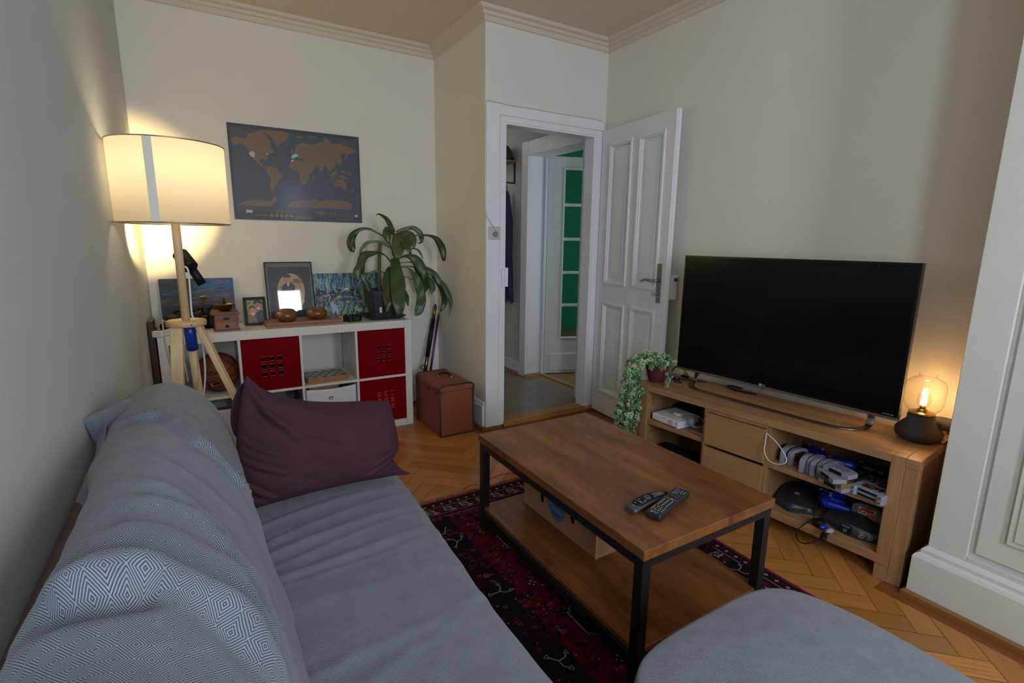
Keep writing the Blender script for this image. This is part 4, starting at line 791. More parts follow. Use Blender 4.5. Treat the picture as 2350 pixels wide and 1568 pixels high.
def painting_pond():
    t = thing('painting', 'colourful canvas painting of a lily pond with a heron behind the plant', 'painting', (.655, 3.80, ZT), rot=(R(-5), 0, R(-1)))
    c = Canvas(.475, .312, '2b3a5c', .016); rnd = random.Random(11)
    strokes(c, rnd, 260, (0, 0, 1, .62), ['24345c', '2b4a6c', '304a3c', '3b5a8a', '1d2a44'], .12, .03, 0, .2)
    strokes(c, rnd, 520, (0, .55, 1, 1), ['3f7fa8', '5aa3b8', '2f5f96', '7fb9b0', '4a5aa0', '88a860', '3a4a80', '6bb0c8', '2a3a66', 'a0c8c0', '5a8a6a'], .22, .016, PI/2, .12)
    strokes(c, rnd, 60, (0, .5, 1, .62), ['1c2a40', '22304a', '2a3a38'], .1, .04, 0, .6)
    strokes(c, rnd, 420, (0, 0, 1, .52), ['3f8a7a', '6ba05a', '4a70b0', '8fb060', '5a5aa8', '2f6a8a', 'c06a5a', 'd08a7a', '88c0c0', '304a80', '40569a', '78a048'], .07, .014, 0, .35)
    for i in range(26):
        x, y = rnd.random()*.94+.03, rnd.random()*.38+.06; c.ell(x, y, .03+.03*rnd.random(), .016+.015*rnd.random(), rnd.choice(['6d9a4a', '88a848', '4f8a5a', 'a8a850', '3f7a60']), 12)
    for x, y, col in ((.5, .6, 'dfe3df'), (.38, .42, 'd8cc6a'), (.2, .46, 'd87a7a'), (.12, .38, 'd0665c'), (.3, .3, 'c87070'), (.72, .3, 'd6b84a')):
        for k in range(9):
            a = PI*k/8; c.poly([(x, y), (x+.045*math.cos(a)-.006, y+.06*math.sin(a)), (x+.045*math.cos(a)+.008, y+.05*math.sin(a)+.01)], col)
    strokes(c, rnd, 70, (.0, 0, .5, .3), ['8fd0d8', 'b0d070', '6aa0e0', '9fb84a'], .2, .008, R(60), .5)
    for x0 in (.05, .12, .42, .5, .58, .66, .75): c.line([(x0, 0), (x0+.03, .16), (x0+.08, .3)], .012, rnd.choice(['9fc090', '8fb8a8', 'b8c880']))
    # heron
    c.poly([(.27, .02), (.26, .18), (.24, .3), (.28, .34), (.33, .26), (.36, .12), (.34, .04), (.31, .14)], '9fb0d8')
    c.line([(.25, .28), (.225, .38), (.25, .46), (.235, .52), (.215, .5)], .018, 'b8c4e0'); c.line([(.215, .5), (.16, .47)], .008, 'd8c88a')
    c.line([(.29, .12), (.29, 0)], .008, '60688a'); c.line([(.32, .1), (.33, 0)], .008, '60688a')
    c.build('canvas', vcol('oil_paint_pond', .5, bump=.2, bscale=400), t)
painting_pond()
def painting_dusk():
    t = thing('painting', 'dark canvas painting of dusk clouds over hills behind the lamp pole', 'painting', (-.236, 3.80, ZT), rot=(R(-5), 0, 0))
    c = Canvas(.405, .297, '1f2a3c', .016); rnd = random.Random(5)
    strokes(c, rnd, 200, (0, .55, 1, 1), ['161c2a', '1a3046', '1c4260', '16222f', '20283a', '153248'], .4, .06, R(4), .12)
    strokes(c, rnd, 50, (.5, .8, 1, 1), ['1e5a8c', '245f90', '1c4a78'], .4, .05, R(4), .1)
    strokes(c, rnd, 70, (.45, .45, 1, .75), ['45536a', '555a6a', '3a4a60', '5c586a'], .3, .035, R(8), .15)
    strokes(c, rnd, 90, (0, .38, 1, .58), ['45283a', '5a323c', '66303f', '382840', '50404f', '2c2438'], .25, .02, R(4), .12)
    c.poly([(0, .3), (0, .42), (.12, .45), (.22, .42), (.35, .44), (.5, .4), (.62, .42), (.8, .45), (1, .43), (1, .3)], '1d1f2c')
    strokes(c, rnd, 60, (0, .18, 1, .33), ['4a3a52', '5a4460', '3c3048', '50384f'], .3, .03, R(3), .08)
    c.poly([(0, 0), (0, .2), (.2, .22), (.4, .2), (.6, .28), (.68, .36), (.72, .28), (.85, .33), (1, .4), (1, 0)], '171a26')
    strokes(c, rnd, 20, (.7, .88, .95, .95), ['8a5a70', '70506c'], .1, .014, 0, .1)
    c.build('canvas', vcol('oil_paint_dusk', .5, bump=.2, bscale=400), t)
painting_dusk()
# board with two wooden bowls
t = thing('wooden_board', 'flat reddish wooden board under the two round bowls', 'board', (.312, 3.442, ZT), R(.5))
MB().box((0, 0, 0), (.462, .2, .0155)).build('lower_layer', M_walnut, t, bevel=.001)
MB().box((0, 0, .0165), (.462, .2, .033)).build('upper_layer', M_walnut, t, bevel=.001)
MB().box((.002, .002, .015), (.46, .198, .017)).build('joint', M_dark, t)
def bowl(x, y, rz, label):
    t = thing('wooden_bowl', label, 'bowl', (x, y, ZT+.0332), rz, 'turned wooden bowls on the board')
    MB().lathe([(0, 0), (.036, 0), (.05, .006), (.063, .022), (.067, .036), (.064, .05), (.054, .064), (.049, .068), (.046, .066), (.0, .066)], 40).build('bowl_body', M_olive, t)
    MB().lathe([(.047, .0665), (.049, .07), (.044, .075), (.02, .078), (0, .0785)], 40).build('lid', M_olive, t)
bowl(.438, 3.505, R(20), 'round lidded wooden bowl, left one on the board')
bowl(.628, 3.53, R(140), 'round lidded wooden bowl, right one on the board')
def flower_bowl():
    t = thing('flower_dish', 'small black scalloped dish left of the plant pot', 'dish', (.86, 3.53, ZT))
    pts = [((.055+.007*math.cos(a*6))*math.cos(a), (.055+.007*math.cos(a*6))*math.sin(a)) for a in [2*PI*i/72 for i in range(72)]]
    m = MB(); m.prism(pts, 0, .004)
    n = 72
    lo = [m.V((p[0], p[1], .004)) for p in pts]; hi = [m.V((p[0]*1.05, p[1]*1.05, .04)) for p in pts]; hi2 = [m.V((p[0]*.98, p[1]*.98, .04)) for p in pts]; lo2 = [m.V((p[0]*.93, p[1]*.93, .006)) for p in pts]
    for A, B in ((lo, hi), (hi, hi2), (hi2, lo2)):
        for i in range(n): m.face([A[i], A[(i+1) % n], B[(i+1) % n], B[i]])
    m.face(lo2)
    m.build('dish_body', plain('black_tin', '121214', .5), t)
flower_bowl()
# potted dragon plant
def dracaena():
    t = thing('potted_plant', 'tall drooping green plant in a dark square pot on the shelf unit', 'potted plant', (1.09, 3.6, ZT))
    O = Vector(t.location)
    def sq(w, r, z): return [Vector((x, y, z)) for x, y in rrect(w, w, r, 5)]
    def loft(rings, name, mt, par, cap0=True, cap1=False):
        m = MB(); rs = [[m.V(p) for p in r] for r in rings]; n = len(rs[0])
        for A, B in zip(rs, rs[1:]):
            for i in range(n): m.face([A[i], A[(i+1) % n], B[(i+1) % n], B[i]])
        if cap0: m.face(rs[0][::-1])
        if cap1: m.face(rs[-1])
        return m.build(name, mt, par)
    mp = plain('pot_plastic', '2c2e38', .5)
    pot = loft([sq(.150, .02, .012), sq(.200, .028, .176), sq(.214, .03, .178), sq(.220, .03, .206), sq(.21, .028, .206), sq(.195, .025, .172), sq(.19, .023, .172)], 'pot', mp, t, True, False)
    lb = MB().box((-.016, -.0885, .048), (.0, -.0875, .088)).build('price_label', M_whiteplastic, pot); lb.location = (-.03, -.001, 0)
    lb.rotation_euler = (R(0), 0, 0)
    loft([sq(.21, .03, .0), sq(.275, .035, .022), sq(.28, .035, .024), sq(.265, .03, .02), sq(.20, .03, .008)], 'saucer', mp, t, True, True)
    m = MB(); m.grid(lambda u, v: ((u-.5)*.19, (v-.5)*.19, .165+.008*noise.noise(Vector((u*9, v*9, 0)))), 16, 16); m.build('soil', plain('soil', '241b14', .95), t)
    st = [(1.078, 3.6, .93), (1.075, 3.595, 1.05), (1.078, 3.59, 1.17), (1.082, 3.585, 1.26), (1.087, 3.58, 1.3)]
    MB().tube([Vector(p)-O for p in spline(st)], .013, 10).build('stem', M_stem, t)
    mats = [plain('leaf_green_a', '394f26', .36, var=.3), plain('leaf_green_b', '2c4020', .34, var=.3), plain('leaf_green_c', '4a5c30', .4, var=.3)]
    rt = Vector((math.cos(R(31)), -math.sin(R(31)), 0))
    for k, L in enumerate(LEAVES):
        m = MB(); n = len(L); P = [Vector(q[:3])-O for q in L]
        view = Vector((.28, .96, -.1))
        rings = []
        for i in range(n):
            d = (P[min(i+1, n-1)]-P[max(i-1, 0)]).normalized(); side = d.cross(view)
            side = side.normalized() if side.length > 1e-4 else rt
            up = side.cross(d).normalized(); w = L[i][3]/2*1.12; ph = .3*math.sin(i*.9+k)
            fold = .28; row = []
            for s in (-1, -.55, 0, .55, 1):
                z = fold*w*(abs(s)**1.3) * (1 if k % 2 else -1) * .8
                row.append(m.V(P[i]+side*(w*s*1.02)+up*(z+.12*w*math.sin(i*1.3+s*2+k))))
            rings.append(row)
        for A, B in zip(rings, rings[1:]):
            for i in range(4): m.face([A[i], A[i+1], B[i+1], B[i]], True)
        m.build('leaf', mats[k % 3], t, solid=.0007)
dracaena()
# extension socket with plugs on the left end of the shelf top
def power_strip():
    t = thing('power_strip', 'white power strip with black plugs on the left end of the shelf top', 'power strip', (-.205, 3.48, ZT), R(63))
    MB().box((-.09, -.028, 0), (.07, .028, .036)).build('strip_body', M_whiteplastic, t, bevel=.006, seg=3)
    for x in (-.02, .028):
        m = MB(); m.lathe([(.017, 0), (.019, .012), (.016, .028), (.006, .036), (0, .037)], 16, (x, .0, .036)); m.build('plug', M_blackplastic, t)
    MB().box((-.07, -.012, .036), (-.05, .012, .039)).build('switch', plain('red_switch', '8a3a2c', .4), t)
power_strip()
m = MB(); m.tube(spline([(-.2, 3.5, .83), (-.215, 3.46, .86), (-.214, 3.41, .8), (-.21, 3.4, .72), (-.20, 3.4, .62), (-.185, 3.4, .54), (-.15, 3.395, .48)]), .0038, 8)
tag(m.build('cable', plain('beige_cable', 'c9b79c', .5)), 'beige cable looping from the power strip down the shelf side', 'cable')
m = MB(); m.tube(spline([(-.165, 3.44, .79), (-.15, 3.402, .77), (-.14, 3.4, .7), (-.13, 3.4, .6), (-.125, 3.4, .5)]), .003, 8)
tag(m.build('cable', M_whiteplastic), 'white cable hanging behind the left lamp leg', 'cable')
def camera_bag():
    t = thing('camera_bag', 'black soft bag lying behind the round top of the lamp tripod', 'bag', (-.11, 3.585, ZT))
    m = MB()
    def fn(u, v):
        a = 2*PI*u; b = PI*v; p = Vector((math.sin(b)*math.cos(a), math.sin(b)*math.sin(a), -math.cos(b)))
        p = Vector([math.copysign(abs(x)**.6, x) for x in p]); k = 1+.18*noise.noise(p*1.5)
        return (.095*p.x*k, .06*p.y*k, max(.058*p.z*k, -.055)+.055)
    m.grid(fn, 36, 20).build('bag_body', plain('black_nylon', '131316', .75, bump=.2, bscale=600), t)
    MB().tube(spline([(-.07, 0, .09), (-.03, -.02, .125), (.04, -.02, .12), (.08, 0, .09)]), .006, 8).build('strap', M_blackplastic, t)
camera_bag()
def binoculars():
    t = thing('binoculars', 'black binoculars with an orange leather strap left of the coffee grinder', 'binoculars', (-.002, 3.64, ZT), R(8))
    m = MB()
    for x in (-.026, .026): m.lathe([(.026, 0), (.027, .03), (.022, .05), (.018, .1), (.014, .105), (.014, .12), (.018, .122), (.018, .132), (.0, .13)], 20, (x, 0, 0))
    m.box((-.02, -.008, .04), (.02, .008, .1)); m.build('barrels', M_blackplastic, t)
    m = MB(); m.tube(spline([(.03, -.02, .12), (.05, -.04, .09), (.035, -.055, .05), (.05, -.06, .02), (.1, -.05, .003)]), .004, 8)
    m.tube(spline([(-.03, -.02, .115), (-.045, -.04, .1), (-.03, -.045, .085), (0, -.04, .08)]), .003, 8)
    m.tube(spline([(.22, 0, .11), (.235, -.02, .07), (.225, -.03, .03), (.2, -.02, .005)]), .003, 8)
    m.build('strap', plain('orange_leather', 'a85428', .55), t)
binoculars()
t = thing('dark_board', 'dark brown wooden board standing between the left wall and the shelf unit', 'board', (-.29, 3.42, 0))
MB().box((.003, 0, 0), (.034, .2, .8)).build('board_body', wood('dark_board_wood', '2c140c', '4a2416', 'Z', .5), t, bevel=.002)
MB().box((.005, .005, .8), (.03, .15, .86)).build('top_block', wood('dark_board_wood2', '3a1c12', '5a2e1c', 'Z', .5), t, bevel=.002)

# ------------------------------------------------------------------ world map poster
def poster():
    t = thing('map_poster', 'dark scratch off world map poster on the back wall', 'poster', (.2155, 3.8645, 1.4445))
    c = Canvas(.828, .598, '2a2d38', .0008); rnd = random.Random(1)
    c.rect(.02, .09, .985, .96, '3a4150')  # sea lifted to blue-grey, the print's sheen is in this colour
    for P in LAND: c.poly(P, '74593e')
    for P, col in zip(ACC, ['c9a8a0', 'c9a8a0', '7fc9b8', 'd8d0c8', '2f8a5a', '2f78b0']): c.poly(P, col)
    c.rect(.085, .075, .13, .105, 'b8b4ac')
    for i, (a, b, col) in enumerate(((.12, .16, '2f6a3a'), (.16, .19, '3a8a5a'), (.19, .21, '8a3a34'), (.21, .25, 'a8622c'))): c.rect(a, .05, b, .056, col)
    for i in range(5): c.ell(.27+i*.037, .055, .014, .022, '7a5c3e', 18)
    for i in range(4): c.ell(.315+i*.035, .1, .011, .016, '5e4a36', 16)
    for i in range(9): x = .445+i*.0155; h = .045+.035*math.sin(PI*(i+.5)/9)+.01*rnd.random(); c.poly([(x, .022), (x+.007, .022+h), (x+.016, .022)], '6e5338')
    for i in range(5): x = .6+i*.02; h = .03+.055*(1-abs(i-2)/2.6); c.poly([(x, .112), (x+.009, .112-h), (x+.02, .112)], '6e5338')
    for i in range(3): x = .72+i*.019; c.poly([(x, .11), (x+.01, .035+.01*i), (x+.022, .11)], '6e5338')
    for r in range(2):
        c.rect(.79, .092-r*.045, .925, .096-r*.045, '7a5c3e')
        for i in range(7): c.poly([(.795+i*.019, .068-r*.045), (.8+i*.019, .082-r*.045), (.812+i*.019, .08-r*.045), (.811+i*.019, .066-r*.045)], '6e5338')
    c.ell(.952, .08, .014, .016, 'c8c8c8', 16); c.poly([(.945, .083), (.96, .086), (.962, .072), (.95, .076)], '3a3a40')
    c.build('print', vcol('poster_print', .46, coat=.06, spec=.6), t)
poster()

# ------------------------------------------------------------------ travelling case and poles in the corner
def case():
    t = thing('travel_case', 'reddish brown vintage box case with dark trim beside the shelf unit', 'case', (1.297, 3.055, 0), R(1))
    w, d, h, r = .25, .42, .362, .028
    mt = plain('case_leather', '8a4a36', .55, bump=.25, bscale=500, var=.08)
    def outline(z0, z1, top):
        p = [(0, z0), (w, z0)]
        if top: 
            p += [(w-r+r*math.cos(a), z1-r+r*math.sin(a)) for a in [R(x) for x in range(0, 91, 15)]]
            p += [(r-r*math.sin(a), z1-r+r*math.cos(a)) for a in [R(x) for x in range(0, 91, 15)]]
        else: p += [(w, z1), (0, z1)]
        return p
    MB().prism(outline(.0, .315, False), .003, d, 'Y').build('case_body', mt, t, bevel=.003)
    o = [(-.003, .318), (w+.003, .318)]+[(x*(w+.006)/w-.003, z) for x, z in outline(.318, h, True)[2:]]
    MB().prism(o, 0, d+.002, 'Y').build('lid', mt, t, bevel=.002)
    md = plain('case_trim', '2e2226', .5)
    for y in (-.001, d+.001):
        m = MB()
        pts = [(-.002, y, .318)]+[(x*(w+.006)/w-.003, y, z) for x, z in outline(.318, h, True)[2:]][::-1]+[(w+.002, y, .318)]
        m.tube(pts, .0055, 8)
        m.tube([(-.0, y, .316), (0.0, y, .004), (w, y, .004), (w, y, .316)], .0055, 8)
        m.build('edge_trim', md, t)
    m = MB(); m.tube(spline([(w*.40, .24, h+.004), (w*.42, .235, h+.024), (w*.52, .21, h+.032), (w*.62, .185, h+.026), (w*.66, .175, h+.004)]), .0075, 10); m.build('carry_handle', M_blackplastic, t)
    m = MB(); m.sphere((w*.39, .24, h+.005), .009); m.sphere((w*.66, .172, h+.005), .009); m.build('handle_stud', M_gold, t)
    for y in (.05, .2, .35):
        m = MB(); m.box((-.008, y, .29), (-.002, y+.018, .335)); m.tube([(-.01, y+.009, .3), (-.012, y+.009, .325)], .003, 6); m.build('latch', M_brass, t, bevel=.001)
    for x in (.03, .14):
        m = MB(); m.sphere((x, -.0, .285), .0045); m.build('stud', M_brass, t)
    m = MB(); m.box((-.003, -.006, .308), (.02, 0, .322)); m.box((w-.015, -.006, .308), (w+.004, 0, .322)); m.build('corner_clip', M_brass, t)
case()
def pole(name, label, a, b, segs):
    a = Vector(a); b = Vector(b); d = (b-a); L = d.length; q = d.to_track_quat('Z', 'Y')
    t = thing(name, label, 'pole', a, rot=q.to_euler())
    for nm, z0, z1, r, mt in segs:
        prof = [(0, z0*L), (r, z0*L), (r, z1*L-.004), (r*.7, z1*L), (0, z1*L)]
        MB().lathe(prof, 16).build(nm, mt, t)
    return t
t = pole('ski_pole', 'black and brass fishing rod leaning in the corner behind the case', (1.37, 3.66, 0), (1.605, 3.845, .815),
     [('lower_tube', 0, .36, .013, M_blackmetal), ('brass_joint', .36, .50, .0155, M_brass), ('black_grip', .5, .86, .0175, M_blackplastic), ('brass_cap', .86, .985, .0145, M_brass), ('tip', .985, 1.0, .008, M_blackmetal)])
t.name = 'fishing_rod'
m = MB(); m.tube(spline([(.0, -.015, .40), (.02, -.03, .38), (.04, -.03, .37), (.05, -.015, .35), (.03, -.01, .33), (.0, -.015, .34)]), .003, 8); m.build('cord_loop', M_blackplastic, t)
pole('telescopic_pole', 'thin shiny purple pole leaning in the corner beside the black rod', (1.43, 3.68, 0), (1.632, 3.842, .742),
     [('pole_tube', 0, .96, .009, plain('purple_metal', '6a2f78', .3, .8)), ('tip', .96, 1.0, .006, M_dark)])

# ------------------------------------------------------------------ tripod floor lamp
def floor_lamp():
    cx, cy = -.078, 2.62
    t = thing('floor_lamp', 'wooden tripod floor lamp with a large white drum shade', 'floor lamp', (cx, cy, 0))
    rz = .955
    MB().lathe([(0, rz-.012), (.074, rz-.012), (.077, rz-.009), (.077, rz+.009), (.074, rz+.012), (0, rz+.012)], 48).build('round_top', M_pineX, t)
    m = MB()
    m.sphere((.02, -.0768, rz-.001), .003); m.build('screw', M_dark, t)
    MB().tube([(0, 0, rz), (0, 0, 1.60)], .0165, 20).build('pole', M_pine, t)
    # legs: flat boards running down from under the disc
    def leg(a, b, w, th, nm, rnd=False, bev=.004):
        a = Vector(a); b = Vector(b); d = b-a; q = d.to_track_quat('Z', 'Y'); L = d.length
        out = Vector((b.x-a.x, b.y-a.y, 0)).normalized(); z = d.normalized(); x = out.cross(z).normalized(); y = z.cross(x)
        M = Matrix(((x.x, y.x, z.x, a.x), (x.y, y.y, z.y, a.y), (x.z, y.z, z.z, a.z), (0, 0, 0, 1)))
        m = MB(M)
        if rnd: m.lathe([(0, 0), (w, 0), (w*.95, L), (0, L)], 20)
        else: m.box((-w/2, -th/2, 0), (w/2, th/2, L))
        return m.build(nm, M_pineleg, t, bevel=0 if rnd else bev)
    leg((.045, -.02, rz-.012), (.36, -.11, .0), .044, .024, 'leg')
    leg((-.035, -.03, rz-.012), (-.10, -.33, .0), .046, .03, 'leg')
    l3 = leg((.006, .035, rz-.012), (.03, .33, .0), .0185, 0, 'leg', True)
    a = Vector((.006, .035, rz-.014)); b = Vector((.03, .33, 0)); a2 = Vector((.008, .02, rz-.014))
    m = MB(); m.tube([a2, a2.lerp(b, .05), a2.lerp(b, .122)], .023, 24); m.build('blue_tape_sleeve', plain('blue_tape', '123a9c', .35), t)
    # shade: fabric drum with wire rings and a seam band
    R_, z0, z1 = .205, 1.378, 1.694
    ts = NT('shade_fabric'); tt = ts.t; tt.nodes.remove(ts.b); out = tt.nodes['Material Output']
    df = ts.n('ShaderNodeBsdfDiffuse'); df.inputs[0].default_value = (.80, .76, .68, 1); tr = ts.n('ShaderNodeBsdfTranslucent'); tr.inputs[0].default_value = (.9, .82, .66, 1)
    mx = ts.n('ShaderNodeMixShader'); mx.inputs[0].default_value = .74; tt.links.new(df.outputs[0], mx.inputs[1]); tt.links.new(tr.outputs[0], mx.inputs[2]); tt.links.new(mx.outputs[0], out.inputs[0])
    m = MB(); m.grid(lambda u, v: (R_*math.cos(2*PI*u), R_*math.sin(2*PI*u), z0+(z1-z0)*v), 72, 3)
    sh = m.build('lamp_shade', ts.m, t)
    m = MB(); m.grid(lambda u, v: ((R_+.0012)*math.cos(-1.92+.15*u), (R_+.0012)*math.sin(-1.92+.15*u), z0+(z1-z0)*v), 5, 3)
    tsd = NT('shade_seam'); tsd.b.inputs['Base Color'].default_value = (.9, .86, .76, 1); tsd.b.inputs['Roughness'].default_value = .9
    m.build('shade_seam', tsd.m, sh)
    for z in (z0, z1): MB().tube([(R_*math.cos(2*PI*i/64), R_*math.sin(2*PI*i/64), z) for i in range(65)], .0025, 8, cap=False).build('shade_ring', M_chrome, sh)
    m = MB()
    for k in range(3): a = 2*PI*k/3+.5; m.tube([(R_*math.cos(a), R_*math.sin(a), z0+.002), (.02*math.cos(a), .02*math.sin(a), z0+.03)], .002, 6)
    m.build('shade_spider', M_chrome, sh)
    MB().sphere((0, 0, 1.565), .03, 20, 14).build('bulb', emit('bulb_glow', (1, .78, .45), 30), t)
    MB().lathe([(.02, 1.49), (.02, 1.55), (0, 1.55)], 16).build('bulb_socket', M_whiteplastic, t)
    ld = bpy.data.lights.new('floor_lamp_light', 'POINT'); ld.energy = 1.8; ld.color = (1, .77, .48); ld.shadow_soft_size = .035
    lo = bpy.data.objects.new('floor_lamp_light', ld); COL.objects.link(lo); lo.parent = t; lo.location = (.0, .0, 1.61)
    # white cord down the pole
    m = MB(); m.tube(spline([(.017, -.012, 1.2), (.028, -.015, 1.18), (.027, -.016, 1.1), (.024, -.016, 1.0), (.03, -.014, .967)]), .004, 8)
    m.tube(spline([(.045, -.0, .945), (.052, .0, .84), (.05, .01, .72), (.03, .03, .6), (-.02, .04, .47), (-.05, .03, .3), (-.06, 0, .05)]), .004, 8)
    m.build('cord', M_whiteplastic, t)
floor_lamp()
def spot_lamp():
    # two black cylinders clipped to the pole: a reading spot turned to the corner
    P = Vector((-.058, 2.672, 1.222)); ax = Vector((-.42, .60, .68)).normalized()
    q = ax.to_track_quat('Z', 'Y')
    t = thing('clip_spotlight', 'black clip spotlight on the floor lamp pole shining into the corner', 'spotlight', P, rot=q.to_euler())
    MB().lathe([(0, -.045), (.028, -.045), (.0315, -.041), (.0315, .04), (.0295, .04), (.0295, -.02), (0, -.02)], 32).build('lamp_head', M_blackplastic, t)
    Ri = q.to_matrix().inverted()
    body = Ri @ (Vector((.018, .0, -.03))); end = Ri @ (Vector((.055, -.005, -.105)))
    dd = (end-body); qq = dd.to_track_quat('Z', 'Y').to_matrix().to_4x4()
    MB().lathe([(0, 0), (.018, 0), (.0185, dd.length), (.015, dd.length), (0, dd.length-.003)], 24, m=Matrix.Translation(body) @ qq).build('lamp_body', M_blackplastic, t)
    m = MB(); c0 = Ri @ (Vector((-.02, -.034, -.04))); m.tube([c0, body], .005, 8); m.build('clip', M_dark, t)
    MB().lathe([(0, 0), (.024, 0)], 24, cap=False).build('lens', emit('spot_glow', (1, .8, .4), 15), t)
    ld = bpy.data.lights.new('clip_spot_light', 'SPOT'); ld.energy = 230; ld.color = (1, .68, .28); ld.spot_size = R(46); ld.spot_blend = .7; ld.shadow_soft_size = .02
    lo = bpy.data.objects.new('clip_spot_light', ld); COL.objects.link(lo); lo.parent = t; lo.location = (0, 0, .037)
    lo.rotation_euler = (q.to_matrix().inverted() @ (-Vector((-.17, .87, .20)).normalized())).to_track_quat('Z', 'Y').to_euler()
spot_lamp()

# ------------------------------------------------------------------ sofa with its grey throws
def weave(name, P=.034, N=5, blue=0):
    t = NT(name); u = t.n('ShaderNodeUVMap'); sp = t.n('ShaderNodeSeparateXYZ')
    # slight warp so that the rows are not machine straight
    nz = t.n('ShaderNodeTexNoise'); nz.inputs['Scale'].default_value = 3; nz.inputs['Detail'].default_value = 2; t.t.links.new(u.outputs[0], nz.inputs['Vector'])
    ad = t.n('ShaderNodeVectorMath', operation='MULTIPLY_ADD'); t.t.links.new(nz.outputs['Color'], ad.inputs[0]); ad.inputs[1].default_value = (.02, .02, 0); t.t.links.new(u.outputs[0], ad.inputs[2])
    t.t.links.new(ad.outputs[0], sp.inputs[0])
    a = t.math('ABSOLUTE', t.math('SUBTRACT', t.math('FRACT', t.math('MULTIPLY', sp.outputs[0], 1/P)), .5))
    b = t.math('ABSOLUTE', t.math('SUBTRACT', t.math('FRACT', t.math('MULTIPLY', sp.outputs[1], 1/P)), .5))
    s = t.math('MULTIPLY', t.math('ADD', a, b), 2*N)
    w = t.math('ABSOLUTE', t.math('SUBTRACT', t.math('FRACT', s), .5))
    st = t.ramp(w, [(.16, (0, 0, 0, 1)), (.34, (1, 1, 1, 1))])
    fl = t.noise(u.outputs[0], 900, 2); fl2 = t.noise(u.outputs[0], 220, 3)
    light = t.mix(fl, lin('acb2bb'), lin('8d939e')); dark = t.mix(fl2, lin('35394c'), lin('4b4f5e'))
    soft = t.ramp(t.noise(u.outputs[0], 16, 3, .6), [(.35, (0, 0, 0, 1)), (.65, (.55, .55, .55, 1))])
    light = t.mix(soft, light, lin('7b808c')); dark = t.mix(soft, dark, lin('505463'))
    c = t.mix(st, dark, light)
    fk = t.ramp(t.noise(u.outputs[0], 420, 1), [(.22, (1, 1, 1, 1)), (.28, (0, 0, 0, 1))])
    c = t.mix(t.math('MULTIPLY', fk, .6), c, lin('2a2a3a'))
    t.set(t.b.inputs['Base Color'], c); t.b.inputs['Roughness'].default_value = .85
    t.b.inputs['Sheen Weight'].default_value = .15; t.b.inputs['Sheen Roughness'].default_value = .5
    t.bump(t.math('ADD', st, t.math('MULTIPLY', fl, .8)), .25, .0008)
    return t.m
M_weave = weave('grey_diamond_weave'); M_weave2 = weave('grey_diamond_weave_large', .038, 5)
def gs(x, s): return math.exp(-(x/s)**2)
def sofa():
    t = thing('sofa', 'brown sofa along the left wall, nearly all hidden under grey throws', 'sofa', (0, 0, 0))
    mt = plain('brown_sofa_cloth', '6b5248', .9, bump=.3, bscale=500)
    MB().box((XL+.004, -.35, .1), (-.12, 1.93, .765)).build('backrest', mt, t, bevel=.03, seg=4)
    MB().box((-.12, -.35, .1), (.5, 1.93, .395)).build('seat', mt, t, bevel=.03, seg=3)
    for x in (-.22, .44):
        for y in (-.28, 1.86): MB().box((x-.025, y-.025, 0), (x+.025, y+.025, .1)).build('leg', M_dark, t)
sofa()
